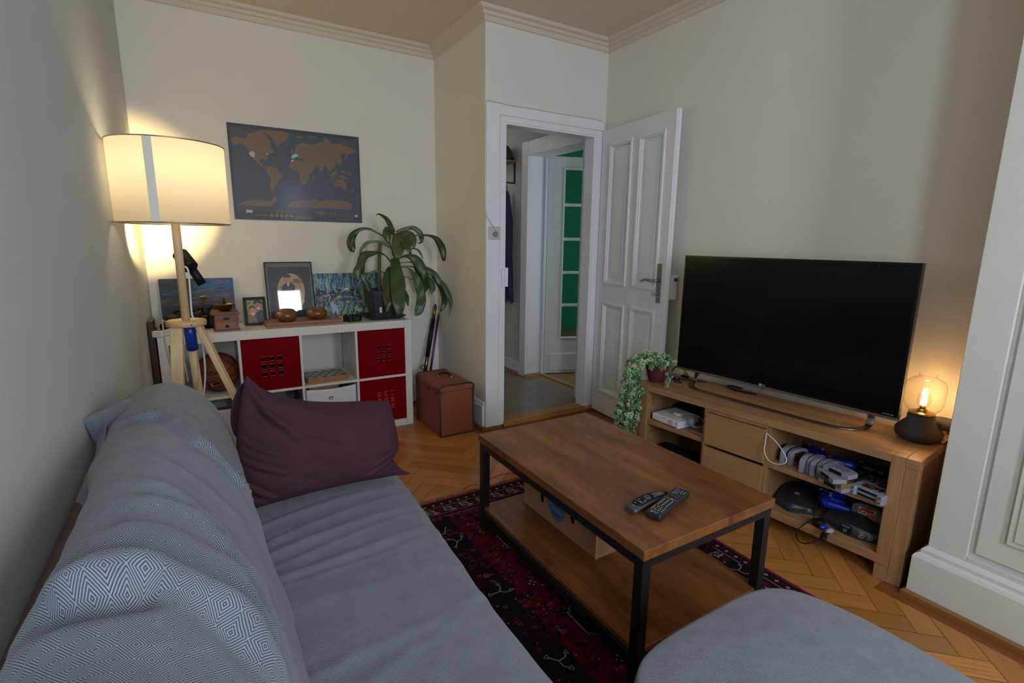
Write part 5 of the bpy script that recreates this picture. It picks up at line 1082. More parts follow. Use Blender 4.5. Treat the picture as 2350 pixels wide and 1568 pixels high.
def back_throw():
    # profile measured across the back, from the wall side over the top to the seat
    prof = [(-.232, .72), (-.246, .78), (-.236, .835), (-.19, .862), (-.12, .868), (-.05, .825), (.012, .735), (.05, .62), (.066, .50), (.072, .425)]
    near = [(-.216, .768), (-.222, .828), (-.206, .882), (-.160, .915), (-.09, .905), (-.028, .85), (.026, .755), (.066, .64), (.092, .52), (.122, .428)]
    sp_f = [Vector((p[0], 0, p[1])) for p in prof]; sp_n = [Vector((p[0], 0, p[1])) for p in near]
    F = spline(sp_f, 8); Nn = spline(sp_n, 8); nu = len(F)-1
    L = [0]
    for a, b in zip(F, F[1:]): L.append(L[-1]+(b-a).length)
    y0, y1 = -.35, 2.02; nv = 300
    LT = L[-1]; FD = []
    for pl, am, wd in FOLDS:
        pl = [(a[0]*LT, a[1]) for a in pl]; FD.append((pl, am, wd, min(a[1] for a in pl)-.12, max(a[1] for a in pl)+.12))
    def seg_dist(pl, X, Y):
        best = (9, 0, 1); n = len(pl)-1
        for i in range(n):
            ax, ay = pl[i]; dx, dy = pl[i+1][0]-ax, pl[i+1][1]-ay; q = max(0, min(1, ((X-ax)*dx+(Y-ay)*dy)/(dx*dx+dy*dy+1e-9)))
            d = math.hypot(X-ax-dx*q, Y-ay-dy*q)
            if d < best[0]: best = (d, (i+q)/n, Y-ay-dy*q)
        return best
    def pos(u, v):
        y = y0+(y1-y0)*v
        i = min(int(u*nu), nu-1); f = u*nu-i
        a = F[i].lerp(F[i+1], f); b = Nn[i].lerp(Nn[i+1], f)
        k = min(max((y-.95)/.7, 0), 1); k = k*k*(3-2*k); p = b.lerp(a, k)
        d = (F[min(i+1, nu)]-F[max(i-1, 0)]).normalized(); nrm = Vector((-d.z, 0, d.x))
        h = 0
        for seg, am, wd, lo, hi in FD:
            if y < lo or y > hi: continue
            d2, tt, sg = seg_dist(seg, u*LT, y)
            if d2 > wd*3.2: continue
            fade = min(1, 4*tt+.15, 4*(1-tt)+.15)
            h += am*fade*(gs(d2, wd)-.5*gs(d2-wd*1.5, wd*.7)*(1 if sg > 0 else .25))
        for (fy, am, wd) in ((1.30, .006, .03), (.52, .012, .05), (.36, .014, .04), (.2, .012, .05), (.05, .014, .05)):
            h += am*gs(y-fy+.1*u, wd)
        h += .010*noise.noise(Vector((p.x*5, y*5, p.z*5)))+.0035*noise.noise(Vector((p.x*12, y*22, p.z*12)))
        # broad sagging between folds near the camera
        h += .004*math.sin(y*9+u*2)*(1-k)
        q = p+nrm*h
        # far end rounds off
        e = (y-1.86)/(y1-1.86)
        if e > 0:
            c = Vector((-.10, 0, .60)); s = math.sqrt(max(1-min(e, 1)**2.6, 0)); s = .0+s
            q = c+(q-c)*s
            y = 1.86+.15*math.sin(min(e, 1)*PI/2)
            if q.z < .42: q.z = .42
        q.y = y-.01*h
        return q
    m = MB(); m.grid(pos, 84, nv, uvf=lambda u, v: (L[-1]*u, (y1-y0)*v))
    o = m.build('throw_blanket', M_weave2, solid=.0)
    tag(o, 'large grey diamond woven throw rumpled over the sofa backrest', 'throw')
back_throw()
def seat_throw():
    y0, y1 = -.35, 1.99; x0 = .02
    # path across: seat top then down over the front
    pts = [(x0, .418), (.1, .422), (.2, .427), (.3, .428), (.4, .427), (.48, .424), (.535, .415), (.566, .39), (.575, .34), (.58, .25), (.584, .15), (.588, .05)]
    P = spline([Vector((p[0], 0, p[1])) for p in pts], 8); nu = len(P)-1
    L = [0]
    for a, b in zip(P, P[1:]): L.append(L[-1]+(b-a).length)
    wr = [(1.69, .10, .010, .02), (1.60, .12, .007, .016), (1.52, .06, .010, .018), (1.46, .08, .006, .012), (1.38, .02, .009, .016), (1.33, .0, .005, .012), (1.22, -.06, .004, .03), (1.0, .12, .006, .02), (.93, .25, .005, .02), (.8, -.1, .004, .03)]
    def pos(u, v):
        y = y0+(y1-y0)*v; i = min(int(u*nu), nu-1); p = P[i].lerp(P[i+1], u*nu-i).copy()
        d = (P[min(i+1, nu)]-P[max(i-1, 0)]).normalized(); nrm = Vector((-d.z, 0, d.x))
        sx = min(max(u/.55, 0), 1)
        h = 0
        for fy, kk, am, wd in wr: e = y-fy-kk*(sx-.5)-.015*math.sin(sx*5+fy*7); h += am*(1-.75*sx)*gs(e, wd)
        h += .004*noise.noise(Vector((p.x*7, y*6, 3)))+.0015*noise.noise(Vector((p.x*30, y*14, 5)))
        h += (.006*math.sin(y*9+1)+.003*math.sin(y*23)) * max(0, (u-.6)/.4)*1.0
        front = min(max((y-1.0)/.8, 0), 1)*.035
        q = p+nrm*h; q.x += front*min(max((p.x-.2)/.3, 0), 1); q.y = y
        e = (y-1.9)/(y1-1.9)
        if e > 0:
            q.y = 1.9+.055*math.sin(min(e*1.0, 1)*PI/2); q.z -= (1-math.cos(min(e, 1)*PI/2))*.06
            if e > .5: q.z = max(.03, q.z-(e-.5)*.62) if q.z > .03 else q.z
        return q
    m = MB(); m.grid(pos, 88, 260, uvf=lambda u, v: (L[-1]*u, (y1-y0)*v))
    tag(m.build('seat_throw', M_weave), 'grey diamond woven cover stretched over the sofa seat, wrinkled near the pillow', 'throw')
seat_throw()
def ottoman():
    t = thing('footstool', 'grey cloth covered footstool cushion in the front right foreground', 'footstool', (.985, .30, 0))
    A, B = .325, .385
    def pos(u, v):
        a = 2*PI*u; r = v
        # superellipse plan
        n = 5.0; ca, sa = math.cos(a), math.sin(a); k = (abs(ca)**n+abs(sa)**n)**(-1/n)
        X, Y = ca*k, sa*k
        s = min(r/.8, 1); e = max((r-.8)/.2, 0)
        px, py = X*A*s, Y*B*s
        dome = .075*(1-s**2.2*.0-(abs(X*s)**3.0+abs(Y*s)**3.0)*.42)
        z = .385+dome
        if e > 0:
            z = .385+.075*(1-(abs(X)**3.0+abs(Y)**3.0)*.42)-e*.40+0*e; z = max(z, .06)
            ph = .006*math.sin(a*9)*e; px += X*(.012*math.sin(min(e*3, 1)*PI/2)+ph); py += Y*(.012*math.sin(min(e*3, 1)*PI/2)+ph)
        z += .004*noise.noise(Vector((px*6, py*6, 0)))+.0012*noise.noise(Vector((px*25, py*25, 1)))
        return (px, py, z)
    m = MB()
    def uvf(u, v):
        p = pos(u, v); s = min(v/.8, 1); e = max((v-.8)/.2, 0); k = 1+e*.9
        return (p[0]*k, p[1]*k)
    m.grid(pos, 144, 90, uvf=uvf)
    m.build('cushion_cover', M_weave, t)
    MB().box((-.30, -.36, .05), (.30, .36, .34)).build('base', plain('stool_base', '4a4850', .9), t, bevel=.02)
    for x in (-.27, .27):
        for y in (-.32, .32): MB().box((x-.02, y-.02, 0), (x+.02, y+.02, .05)).build('leg', M_dark, t)
ottoman()
def pillow():
    t = thing('pillow', 'purple pillow standing on the far end of the grey sofa seat', 'pillow', (0, 0, 0))
    TL, TR, BR, BL = Vector((.098, 1.835, .862)), Vector((.578, 1.835, .708)), Vector((.588, 1.745, .436)), Vector((.055, 1.745, .432))
    mt = plain('purple_cotton', '42202f', .85, bump=.25, bscale=900, var=.06); mt.node_tree.nodes['Principled BSDF'].inputs['Sheen Weight'].default_value = .0
    def surf(sgn):
        def fn(u, v):
            # u along the width, v upwards
            b = BL.lerp(BR, u); tp = TL.lerp(TR, u)
            tp = tp+Vector((0, 0, -.050*math.sin(PI*min(max(u, 0), 1)**.62)**1.2+.012*gs(u-.0, .05)))
            b = b+Vector((0, 0, .012*math.sin(PI*u)))
            p = b.lerp(tp, v)
            # sides pull in between the corners, the left one bulges
            p.x += .03*math.sin(PI*v)**.8*(1-u)**6*-1.0 - .026*math.sin(PI*v)*(u**7)*(-.4) - (.03*gs(v-.22, .09)+.012*gs(v-.1, .04))*u**8
            th = .085*((1-abs(2*u-1)**3.2)*(1-abs(2*v-1)**3.0))**.6
            w = 0
            q = Vector((u*3.1, v*3.1, sgn*2+.5)); w += .016*noise.noise(q)+.006*noise.noise(q*2.7)*(1.3-u)
            # creases
            for (au, av, bu, bv, am, wd) in ((.02, .95, .30, .62, .012, .03), (.0, .55, .18, .46, .010, .02), (.0, .40, .22, .28, .011, .022), (.02, .2, .16, .05, .014, .02), (.0, .12, .1, .02, .012, .016), (.06, .75, .2, .72, .006, .02), (.12, .8, .55, .55, .006, .03), (.97, .25, .7, .05, .007, .02), (.98, .33, .8, .2, .006, .02), (.9, .8, .7, .3, .003, .03)):
                dx, dy = bu-au, bv-av; L2 = dx*dx+dy*dy; tt = max(0, min(1, ((u-au)*dx+(v-av)*dy)/L2)); ds = math.hypot(u-au-dx*tt, v-av-dy*tt)
                w += am*(gs(ds, wd)-.6*gs(ds-wd*1.7, wd*.8))*(1-.6*tt)
            edge = min(1, 12*min(u, 1-u, v, 1-v))
            off = sgn*(th+w*edge*(1 if sgn < 0 else .5))
            nrm = (TL-BL).cross(BR-BL).normalized(); nrm = Vector((0, 1, .25)).normalized() if nrm.y < 0 else nrm
            nrm = Vector((0, .96, -.27))
            return p+nrm*off+Vector((0, .03, 0))
        return fn
    m = MB(); m.grid(surf(-1), 110, 90); m.grid(surf(1), 60, 50); bmesh.ops.remove_doubles(m.bm, verts=m.bm.verts, dist=.0015)
    bmesh.ops.recalc_face_normals(m.bm, faces=m.bm.faces)
    m.build('pillow_body', mt, t)
    # open end of the pillow case folded back on the left side, and a flap at the lower right corner
    def flap(u, v):
        z = .845-.27*v; x = .10-.052*math.sin(PI*min(v*1.05+.02, 1))**.8-.0*u-.012*v; w = .055*math.sin(PI*(v*.9+.08))
        return (x*(1-u)+.125*u-.004, 1.885-.02*u+.02*math.sin(u*PI), z+.006*math.sin(v*9)*(1-u))
    MB().grid(flap, 12, 30).build('case_flap', mt, t, solid=.003)
    def flap2(u, v): return (.545+.075*u, 1.79-.03*u, .452-.022*u+.055*v*(1-u)+.006*math.sin(u*8))
    MB().grid(flap2, 12, 8).build('case_corner', mt, t, solid=.003)
pillow()
def wedge():
    t = thing('cushion', 'grey patterned cushion corner wedged between the sofa back and the left wall', 'cushion', (-.245, 1.70, .81))
    A, B, C_, D = Vector((-.046, -.10, .058)), Vector((.04, .08, .055)), Vector((.05, .06, -.05)), Vector((-.034, -.05, -.03))
    def surf(sg):
        def fn(u, v):
            p = D.lerp(C_, u).lerp(A.lerp(B, u), v); th = .022*((1-abs(2*u-1)**3)*(1-abs(2*v-1)**3))**.6
            return p+Vector((-.85, .45, .1))*th*sg
        return fn
    m = MB()
    m.grid(surf(1), 20, 20, uvf=lambda u, v: (u*.2, v*.1)); m.grid(surf(-1), 20, 20, uvf=lambda u, v: (u*.2, v*.1)); m.build('cushion_body', M_weave, t)
wedge()
def tucked():
    m = MB()
    def fn(u, v):
        y = 1.26+.42*u; z = .735+.085*v*(.3+.7*u)+.025*u*v; f = .004*math.sin(u*9+v*3)+.002*math.sin(u*19)
        return (-.282+f*.6+.035*v*v, y, z)
    m.grid(fn, 50, 16, uvf=lambda u, v: (u*.5, v*.2)); o = m.build('cloth_corner', M_weave, solid=.003)
    tag(o, 'loose grey patterned cloth corner hanging behind the sofa back at the wall', 'cloth')
tucked()

# ------------------------------------------------------------------ rug
def rug():
    t = thing('rug', 'dark red patterned oriental rug with fringes under the coffee table', 'rug', (.44, .72, 0))
    Wd, Ln = 1.45, 1.535; bm = bmesh.new(); cl = bm.loops.layers.float_color.new('Col'); rnd = random.Random(21)
    K = [0]
    def poly(pts, c, dz=2.2e-6):
        K[0] += 1; z = .0072+K[0]*dz*.15; c = lin(c)
        vs = [bm.verts.new((p[0], p[1], z)) for p in pts]
        try: f = bm.faces.new(vs)
        except ValueError: return
        f.normal_update()
        if f.normal.z < 0: f.normal_flip()
        for lp in f.loops: lp[cl] = c
    def rect(x0, y0, x1, y1, c): poly([(x0, y0), (x1, y0), (x1, y1), (x0, y1)], c)
    vs = [bm.verts.new((x, y, z)) for z in (.001, .007) for x, y in ((0, 0), (Wd, 0), (Wd, Ln), (0, Ln))]
    for q in ((0, 3, 2, 1), (4, 5, 6, 7), (0, 1, 5, 4), (1, 2, 6, 5), (2, 3, 7, 6), (3, 0, 4, 7)):
        f = bm.faces.new([vs[i] for i in q])
        for lp in f.loops: lp[cl] = lin('5a1620')
    red, dk, pur, wh, org = '560e18', '14101a', '30121c', '94887f', '6a2614'
    def frame(d0, d1, c):
        rect(d0, d0, Wd-d0, d1, c); rect(d0, Ln-d1, Wd-d0, Ln-d0, c); rect(d0, d1, d1, Ln-d1, c); rect(Wd-d1, d1, Wd-d0, Ln-d1, c)
    frame(0, .014, '7a2430'); frame(.014, .062, '2c1420'); frame(.062, .066, wh); frame(.066, .128, '231622'); frame(.128, .131, wh); frame(.131, .15, '3a0f1a')
    rect(.15, .15, Wd-.15, Ln-.15, red)
    def along(fn, step, inset):
        # runs a motif along the four sides: local s along the side, d inwards
        for k in range(int((Wd-2*inset)/step)+1):
            s = inset+k*step; fn(lambda a, b, s=s: (s+a, inset+b), k); fn(lambda a, b, s=s: (s+a, Ln-inset-b), k)
        for k in range(int((Ln-2*inset)/step)+1):
            s = inset+k*step; fn(lambda a, b, s=s: (inset+b, s+a), k); fn(lambda a, b, s=s: (Wd-inset-b, s+a), k)
    def sq(T, k):
        poly([T(-.009, 0), T(0, .009), T(.009, 0), T(0, -.009)], 'b0a4a4'); poly([T(-.004, 0), T(0, .004), T(.004, 0), T(0, -.004)], '4a2030')
        poly([T(.019, -.004), T(.024, .003), T(.03, -.003), T(.024, -.01)], '551a26')
    along(sq, .046, .04)
    def flo(T, k):
        s = 1 if k % 2 else -1
        # white ground with dark red leaf and purple ovals
        poly([T(-.046, -.026), T(-.02, -.012), T(0, -.028*s*.3), T(.03, -.026), T(.046, -.008), T(.046, .02), T(.01, .012), T(-.02, .026), T(-.046, .024)], wh)
        poly([T(-.03, -.004), T(-.02, -.018), T(0, -.02), T(.02, -.014), T(.026, 0), T(.018, .014), T(0, .019), T(-.018, .012)], '4a0f1e')
        poly([T(-.012, 0), T(0, -.009), T(.013, 0), T(0, .009)], '6e1c28')
        poly([T(.03, -.02), T(.046, .0), T(.034, .018), T(.036, .002)], '231622')
        poly([T(-.046, -.016), T(-.032, .014), T(-.046, .02)], '231622')
        poly([T(-.044, -.026), T(-.03, -.02), T(-.04, -.01)], '8a2a34')
    along(flo, .092, .097)
    # zigzag white line at the field edge
    def zz(pts, wdt, c):
        for (ax, ay), (bx, by) in zip(pts, pts[1:]):
            dx, dy = bx-ax, by-ay; L = math.hypot(dx, dy) or 1; nx, ny = -dy/L*wdt/2, dx/L*wdt/2
            poly([(ax+nx, ay+ny), (bx+nx, by+ny), (bx-nx, by-ny), (ax-nx, ay-ny)], c)
    def teeth(a, b, n, amp):
        out = []
        ax, ay = a; bx, by = b; dx, dy = bx-ax, by-ay; L = math.hypot(dx, dy); nx, ny = -dy/L, dx/L
        for i in range(2*n+1):
            f = i/(2*n); o = amp if i % 2 else 0; out.append((ax+dx*f+nx*o, ay+dy*f+ny*o))
        return out
    for a, b in (((.155, .155), (Wd-.155, .155)), ((Wd-.155, .155), (Wd-.155, Ln-.155)), ((Wd-.155, Ln-.155), (.155, Ln-.155)), ((.155, Ln-.155), (.155, .155))):
        zz(teeth(a, b, 32, .010), .0028, '9c8c88')
    # guard stripe down the left of the field with Y shaped figures
    gx0, gx1 = .30, .47
    # dense small rosettes over the field
    rect(.36, .16, .475, Ln-.16, '1c0f1a'); rect(.475, .16, .479, Ln-.16, '2c0c16')
    for i in range(1700):
        x = .17+rnd.random()*(Wd-.34); y = .17+rnd.random()*(Ln-.34); r = .005+.013*rnd.random(); c = rnd.choice([dk, '3a0a14', '1c1a2a', '2a1220', '3c0c16', '240c14', '6a1a20'])
        a0 = rnd.random()*6; n = rnd.choice([4, 6, 8])
        poly([(x+r*math.cos(a0+2*PI*k/n), y+r*math.sin(a0+2*PI*k/n)*.9) for k in range(n)], c)
        if rnd.random() < .5:
            for k in range(rnd.choice([1, 2, 4])):
                a = 2*PI*k/4+.7; s = .0022; px, py = x+r*.45*math.cos(a), y+r*.45*math.sin(a); rect(px-s, py-s, px+s, py+s, rnd.choice(['9a8c90', '8a4a58', '8a7c80', '7a3020']))
    # dark columns with the white branching figures
    for cx in (.425, Wd-.475+.36):
        for k in range(9):
            y = .20+k*.19
            if y > Ln-.22: break
            poly([(cx-.05, y-.05), (cx+.04, y-.06), (cx+.06, y+.01), (cx+.03, y+.06), (cx-.045, y+.055), (cx-.065, y)], dk if k % 2 else '1e0f1a')
            if k % 2:
                ra = rnd.uniform(-.5, .5)+(k//2)*.9; q_ = lambda a, b: (cx+.8*(a*math.cos(ra)-b*math.sin(ra)), y+.8*(a*math.sin(ra)+b*math.cos(ra)))
                for arm in (((-.035, .03), (-.012, .008), (0, 0)), ((0, 0), (.03, .008), (.045, .03)), ((0, 0), (.006, -.03), (.03, -.045))): zz([q_(*p) for p in arm], .0042, wh)
                for (px, py) in ((-.04, .032), (.045, .03), (.032, -.048)): zz([q_(px-.012, py), q_(px+.006, py+.012), q_(px+.008, py-.010), q_(px-.012, py)], .0026, wh)
            else:
                for j in range(14): x, yy = cx-.045+.09*rnd.random(), y-.045+.09*rnd.random(); zz([(x, yy), (x+.014, yy+.006), (x+.016, yy-.008)], .003, org)
    # latch hook lines and dark medallions with toothed outlines
    zz([(.30, Ln-.25), (.335, Ln-.29), (.40, Ln-.30), (.43, Ln-.25)], .004, wh)
    def medal(cx, cy, s):
        P = [(cx-.07*s, cy-.15*s), (cx+.10*s, cy-.26*s), (cx+.26*s, cy-.12*s), (cx+.26*s, cy+.14*s), (cx+.12*s, cy+.26*s), (cx-.08*s, cy+.14*s), (cx-.17*s, cy+.062*s), (cx-.17*s, cy-.062*s)]
        poly(P, '100e18')
        for i in range(len(P)):
            a, b = P[i], P[(i+1) % len(P)]
            if i in (6,): zz([a, b], .004, 'a09488')
            else: zz(teeth(a, b, 7, .012*s), .0034, '8c8070')
        cx -= .05*s
        Q = [(cx-.1*s, cy-.02*s), (cx-.04*s, cy-.12*s), (cx+.03*s, cy-.1*s), (cx+.06*s, cy), (cx+.0*s, cy+.12*s), (cx-.08*s, cy+.07*s)]
        poly(Q, '1c1a1c')
        for i in range(len(Q)): zz(teeth(Q[i], Q[(i+1) % len(Q)], 4, .005), .0022, '5e5644')
        for i in range(26): x, y = cx-.08*s+.12*s*rnd.random(), cy-.08*s+.16*s*rnd.random(); rect(x, y, x+.003, y+.002, '6a6048')
    medal(.75, .49, 1.0); medal(.753, 1.05, .9)
    # small clover and star motifs
    for (x, y) in ((.56, 1.17), (.60, 1.02), (.64, .90), (.63, .40), (.6, .3), (.56, .75), (.66, .78), (.3, 1.2), (.28, .9)):
        for a, b in ((-.012, 0), (.012, 0), (0, .012), (0, -.012)): poly([(x+a-.005, y+b), (x+a, y+b+.005), (x+a+.005, y+b), (x+a, y+b-.005)], 'a89a9c')
    me = bpy.data.meshes.new('rug_pile'); bm.to_mesh(me); bm.free(); me.materials.append(vcol('rug_wool', .95, bump=.6, bscale=700, var=.35, spec=.1))
    o = bpy.data.objects.new('rug_pile', me); COL.objects.link(o); o.parent = t
    # fringes on the two short ends
    m = MB()
    for side in (0, 1):
        for i in range(520):
            x = Wd*(i+rnd.random())/520; y = Ln if side else 0; s = 1 if side else -1; L = .012+.028*rnd.random(); dx = rnd.gauss(0, .012)
            m.mi = 1 if rnd.random() < .3 else 0
            m.tube([(x, y, .006), (x+dx*.5, y+s*L*.5, .007+.003*rnd.random()), (x+dx, y+s*L, .001+.002*rnd.random())], .0007, 3)
    f = m.build('fringe', [plain('fringe_wool', '7a6660', .95), plain('fringe_red', '7a3038', .95)], t); f['kind'] = 'stuff'
rug()
m = MB(); m.tube(spline([(1.10, 2.30, .004), (1.16, 2.33, .004), (1.22, 2.31, .005), (1.30, 2.345, .004), (1.38, 2.36, .004), (1.45, 2.335, .004), (1.47, 2.30, .004)]), .0016, 6)
tag(m.build('loose_thread', plain('red_thread', '9a2430', .9)), 'loose red thread lying on the parquet behind the rug edge', 'thread')

# ------------------------------------------------------------------ coffee table
def coffee_table():
    x0, y0 = .992, .905; w, l = .615, 1.015
    t = thing('coffee_table', 'coffee table with stained wood top and lower shelf on a black steel frame', 'table', (x0, y0, .0075), R(-.3))
    rnd = random.Random(4)
    def slab(name, a, b, wob):
        m = MB(); x_0, y_0, z_0 = a; x_1, y_1, z_1 = b; n = 40
        # left long edge slightly waney
        lo = [(x_0+wob*(abs(noise.noise(Vector((i*.35, 0, 0))))+.5*abs(noise.noise(Vector((i*.9, 3, 0))))), y_0+(y_1-y_0)*i/n) for i in range(n+1)]
        pts = [(x_1, y_0), (x_1, y_1)]+lo[::-1]
        m.prism(pts, z_0, z_1); return m.build(name, M_table, t, bevel=.0025, seg=3)
    slab('tabletop', (-.002, -.004, .4325), (w, l, .4645), .005)
    slab('lower_shelf', (.012, .012, .102), (w-.012, l-.012, .122), .003)
    s = .034; mt = M_blackmetal
    for x in (.004, w-.004-s):
        for y in (.004, l-.004-s): MB().box((x, y, 0), (x+s, y+s, .4325)).build('leg', mt, t, bevel=.0015)
    for z0, z1 in ((.4, .4325), (.068, .101)):
        for x in (.004, w-.004-s): MB().box((x+.0005, .004+s, z0), (x+s-.0005, l-.004-s, z1)).build('rail', mt, t, bevel=.001)
        for y in (.004, l-.004-s): MB().box((.004+s, y+.0005, z0), (w-.004-s, y+s-.0005, z1)).build('rail', mt, t, bevel=.001)
coffee_table()
TT = .4720
def remote_round():
    # tapered smart remote, silver rim
    t = thing('remote_control', 'slim rounded remote control with silver edge, partly under the other remote', 'remote control', (1.20, 1.088, TT), R(8.5), 'remote controls on the table')
    m = MB(); n = 24; rings = []
    L = .205
    for i in range(n+1):
        s = i/n; x = (s-.5)*L; hw = .0235*(1-(max(0, (s-.55)/.45))**2.2*.72)*(1 if s > .06 else .9+.1*s/.06); zt = .020+.009*math.sin(PI*min(s*1.05, 1))-.010*s
        rings.append([m.V(p) for p in ((x, -hw, zt-.004), (x, -hw*.8, zt), (x, 0, zt+.0015), (x, hw*.8, zt), (x, hw, zt-.004), (x, hw*.7, .003+.004*s), (x, 0, .0006+.003*s), (x, -hw*.7, .003+.004*s))])
    for A, B in zip(rings, rings[1:]):
        for i in range(8): m.face([A[i], B[i], B[(i+1) % 8], A[(i+1) % 8]], True)
    m.face(rings[0]); m.face(rings[-1][::-1]); bmesh.ops.recalc_face_normals(m.bm, faces=m.bm.faces)
    m.build('case_body', plain('remote_silver', '55555c', .35, .4), t)
    m = MB()
    def top(s): return .020+.009*math.sin(PI*min(s*1.05, 1))-.010*s+.0012
    rr = []
    for i in range(21):
        s = .12+.86*i/20; x = (s-.5)*L; hw = .0205*(1-(max(0, (s-.5)/.5))**2.2*.72)*min(1, math.sqrt(max(.0, (s-.115)/.06)) if s < .175 else 1); z = top(s)
        rr.append([m.V((x, -hw, z-.0006)), m.V((x, 0, z+.0008)), m.V((x, hw, z-.0006))])
    for A, B in zip(rr, rr[1:]):
        for i in range(2): m.face([A[i], B[i], B[i+1], A[i+1]], True)
    m.build('key_field', M_blackplastic, t, solid=.0006)
    def key(x, y, w, h, c, nm='key'):
        s = x/L+.5; z = top(s)+.0008-(abs(y)/.02)*.0012
        MB().cbox((x, y, z+.0006), (w, h, .0016)).build(nm, c, t, bevel=.0004)
    kw = plain('key_print', 'b8b8c4', .5); kr = plain('key_red', 'b23a44', .4); kg = plain('key_green', '2a9a68', .4); ky = plain('key_yellow', 'd8a84a', .4); kb = plain('key_blue', '3a66c4', .4); kd = plain('key_dark', '2c2c34', .4)
    for k, c in enumerate((kb, ky, kg, kr)): key(-.052, -.012+.008*k, .004, .006, c)
    for i in range(6):
        for j in range(3): key(.028+.009*i, -.008+.008*j*(1-.06*i), .002, .004, kw)
    for p in ((-.04, -.011), (-.04, .011), (-.068, .006), (-.03, -.008), (.018, -.008)): key(p[0], p[1], .003, .004, kw)
    key(.086, .004, .006, .005, kr)
    MB().lathe([(.013, 0), (.013, .0012), (.009, .0014), (.008, .003), (0, .0034)], 24, (-.01, 0, top(.45)+.0002)).build('scroll_wheel', kd, t)
    m = MB(); m.tube([(-.01+.009*math.cos(a), .009*math.sin(a), top(.45)+.003) for a in [2*PI*i/20 for i in range(21)]], .0008, 6); m.build('wheel_ring', M_grey, t)
    m = MB(); m.text('LG', .007, Matrix.Translation((-.083, 0, top(.1)+.0006)) @ Matrix.Rotation(-PI/2, 4, 'Z'), .0003); m.build('lettering', kw, t)
remote_round()
def remote_long():
    t = thing('remote_control', 'long black remote control with many keys lying on top of the other remote', 'remote control', (1.234, 1.036, TT), R(14), 'remote controls on the table')
    L, w = .215, .05
    m = MB(); m.prism([(-L/2, .008), (-L/2+.012, .0), (-L/2+.035, .0), (-L/2+.05, .010), (L/2-.05, .010), (L/2-.03, .0), (L/2-.012, .0), (L/2, .010), (L/2, .022), (L/2-.006, .0255), (-L/2+.006, .0255), (-L/2, .021)], -w/2, w/2, 'Y')
    # tilt so that it rests on the other remote
    M = plain('remote_black', '25252b', .42)
    b = m.build('case_body', M, t, bevel=.004, seg=3)
    z = .0258
    kw = bpy.data.materials['key_print']; kr = bpy.data.materials['key_red']; kg = bpy.data.materials['key_green']; ky = bpy.data.materials['key_yellow']; kb = bpy.data.materials['key_blue']; kd = bpy.data.materials['key_dark']
    def key(x, y, a, c, b_=None, nm='key'): MB().cbox((x, y, z+.0006), (a, b_ or a, .0016)).build(nm, c, t, bevel=.0004)
    for k, c in enumerate((kb, ky, kg, kr)): key(.012, -.0165+.011*k, .0045, c, .0085)
    for i in range(5):
        for j in range(3): key(-.002-.0105*i, -.014+.014*j, .003, kw, .004)
    for i in range(3):
        for j in range(4): key(-.058-.011*i, -.0165+.011*j, .0025, kw if (i, j) != (1, 2) else kr, .0045)
    key(-.072, .012, .004, kr, .009)
    key(.094, .012, .005, kr, .008)
    for i in range(2):
        for j in range(4): key(.083-.012*i, -.018+.01*j, .002, kw, .0045)
    MB().lathe([(.017, 0), (.017, .001), (.013, .0022), (.0, .0024)], 28, (.045, .0, z-.0004)).build('navigation_ring', kd, t)
    m = MB(); m.tube([(.045+.0155*math.cos(a), .0155*math.sin(a), z+.0012) for a in [R(-10+i*7) for i in range(12)]], .0018, 6); m.build('green_arc_key', kg, t)
    for p in ((.052, 0), (.038, 0), (.045, .008), (.045, -.008)): key(p[0], p[1], .002, kw)
    m = MB(); m.text('Panasonic', .0062, Matrix.Translation((-.094, 0, z)) @ Matrix.Rotation(-PI/2, 4, 'Z'), .0003); m.text('TV', .0045, Matrix.Translation((-.1005, .008, z)) @ Matrix.Rotation(-PI/2, 4, 'Z'), .0003); m.build('lettering', kw, t)
    t.rotation_euler = (R(0), R(-1.5), R(15.5)); t.location.z += .0028
remote_long()
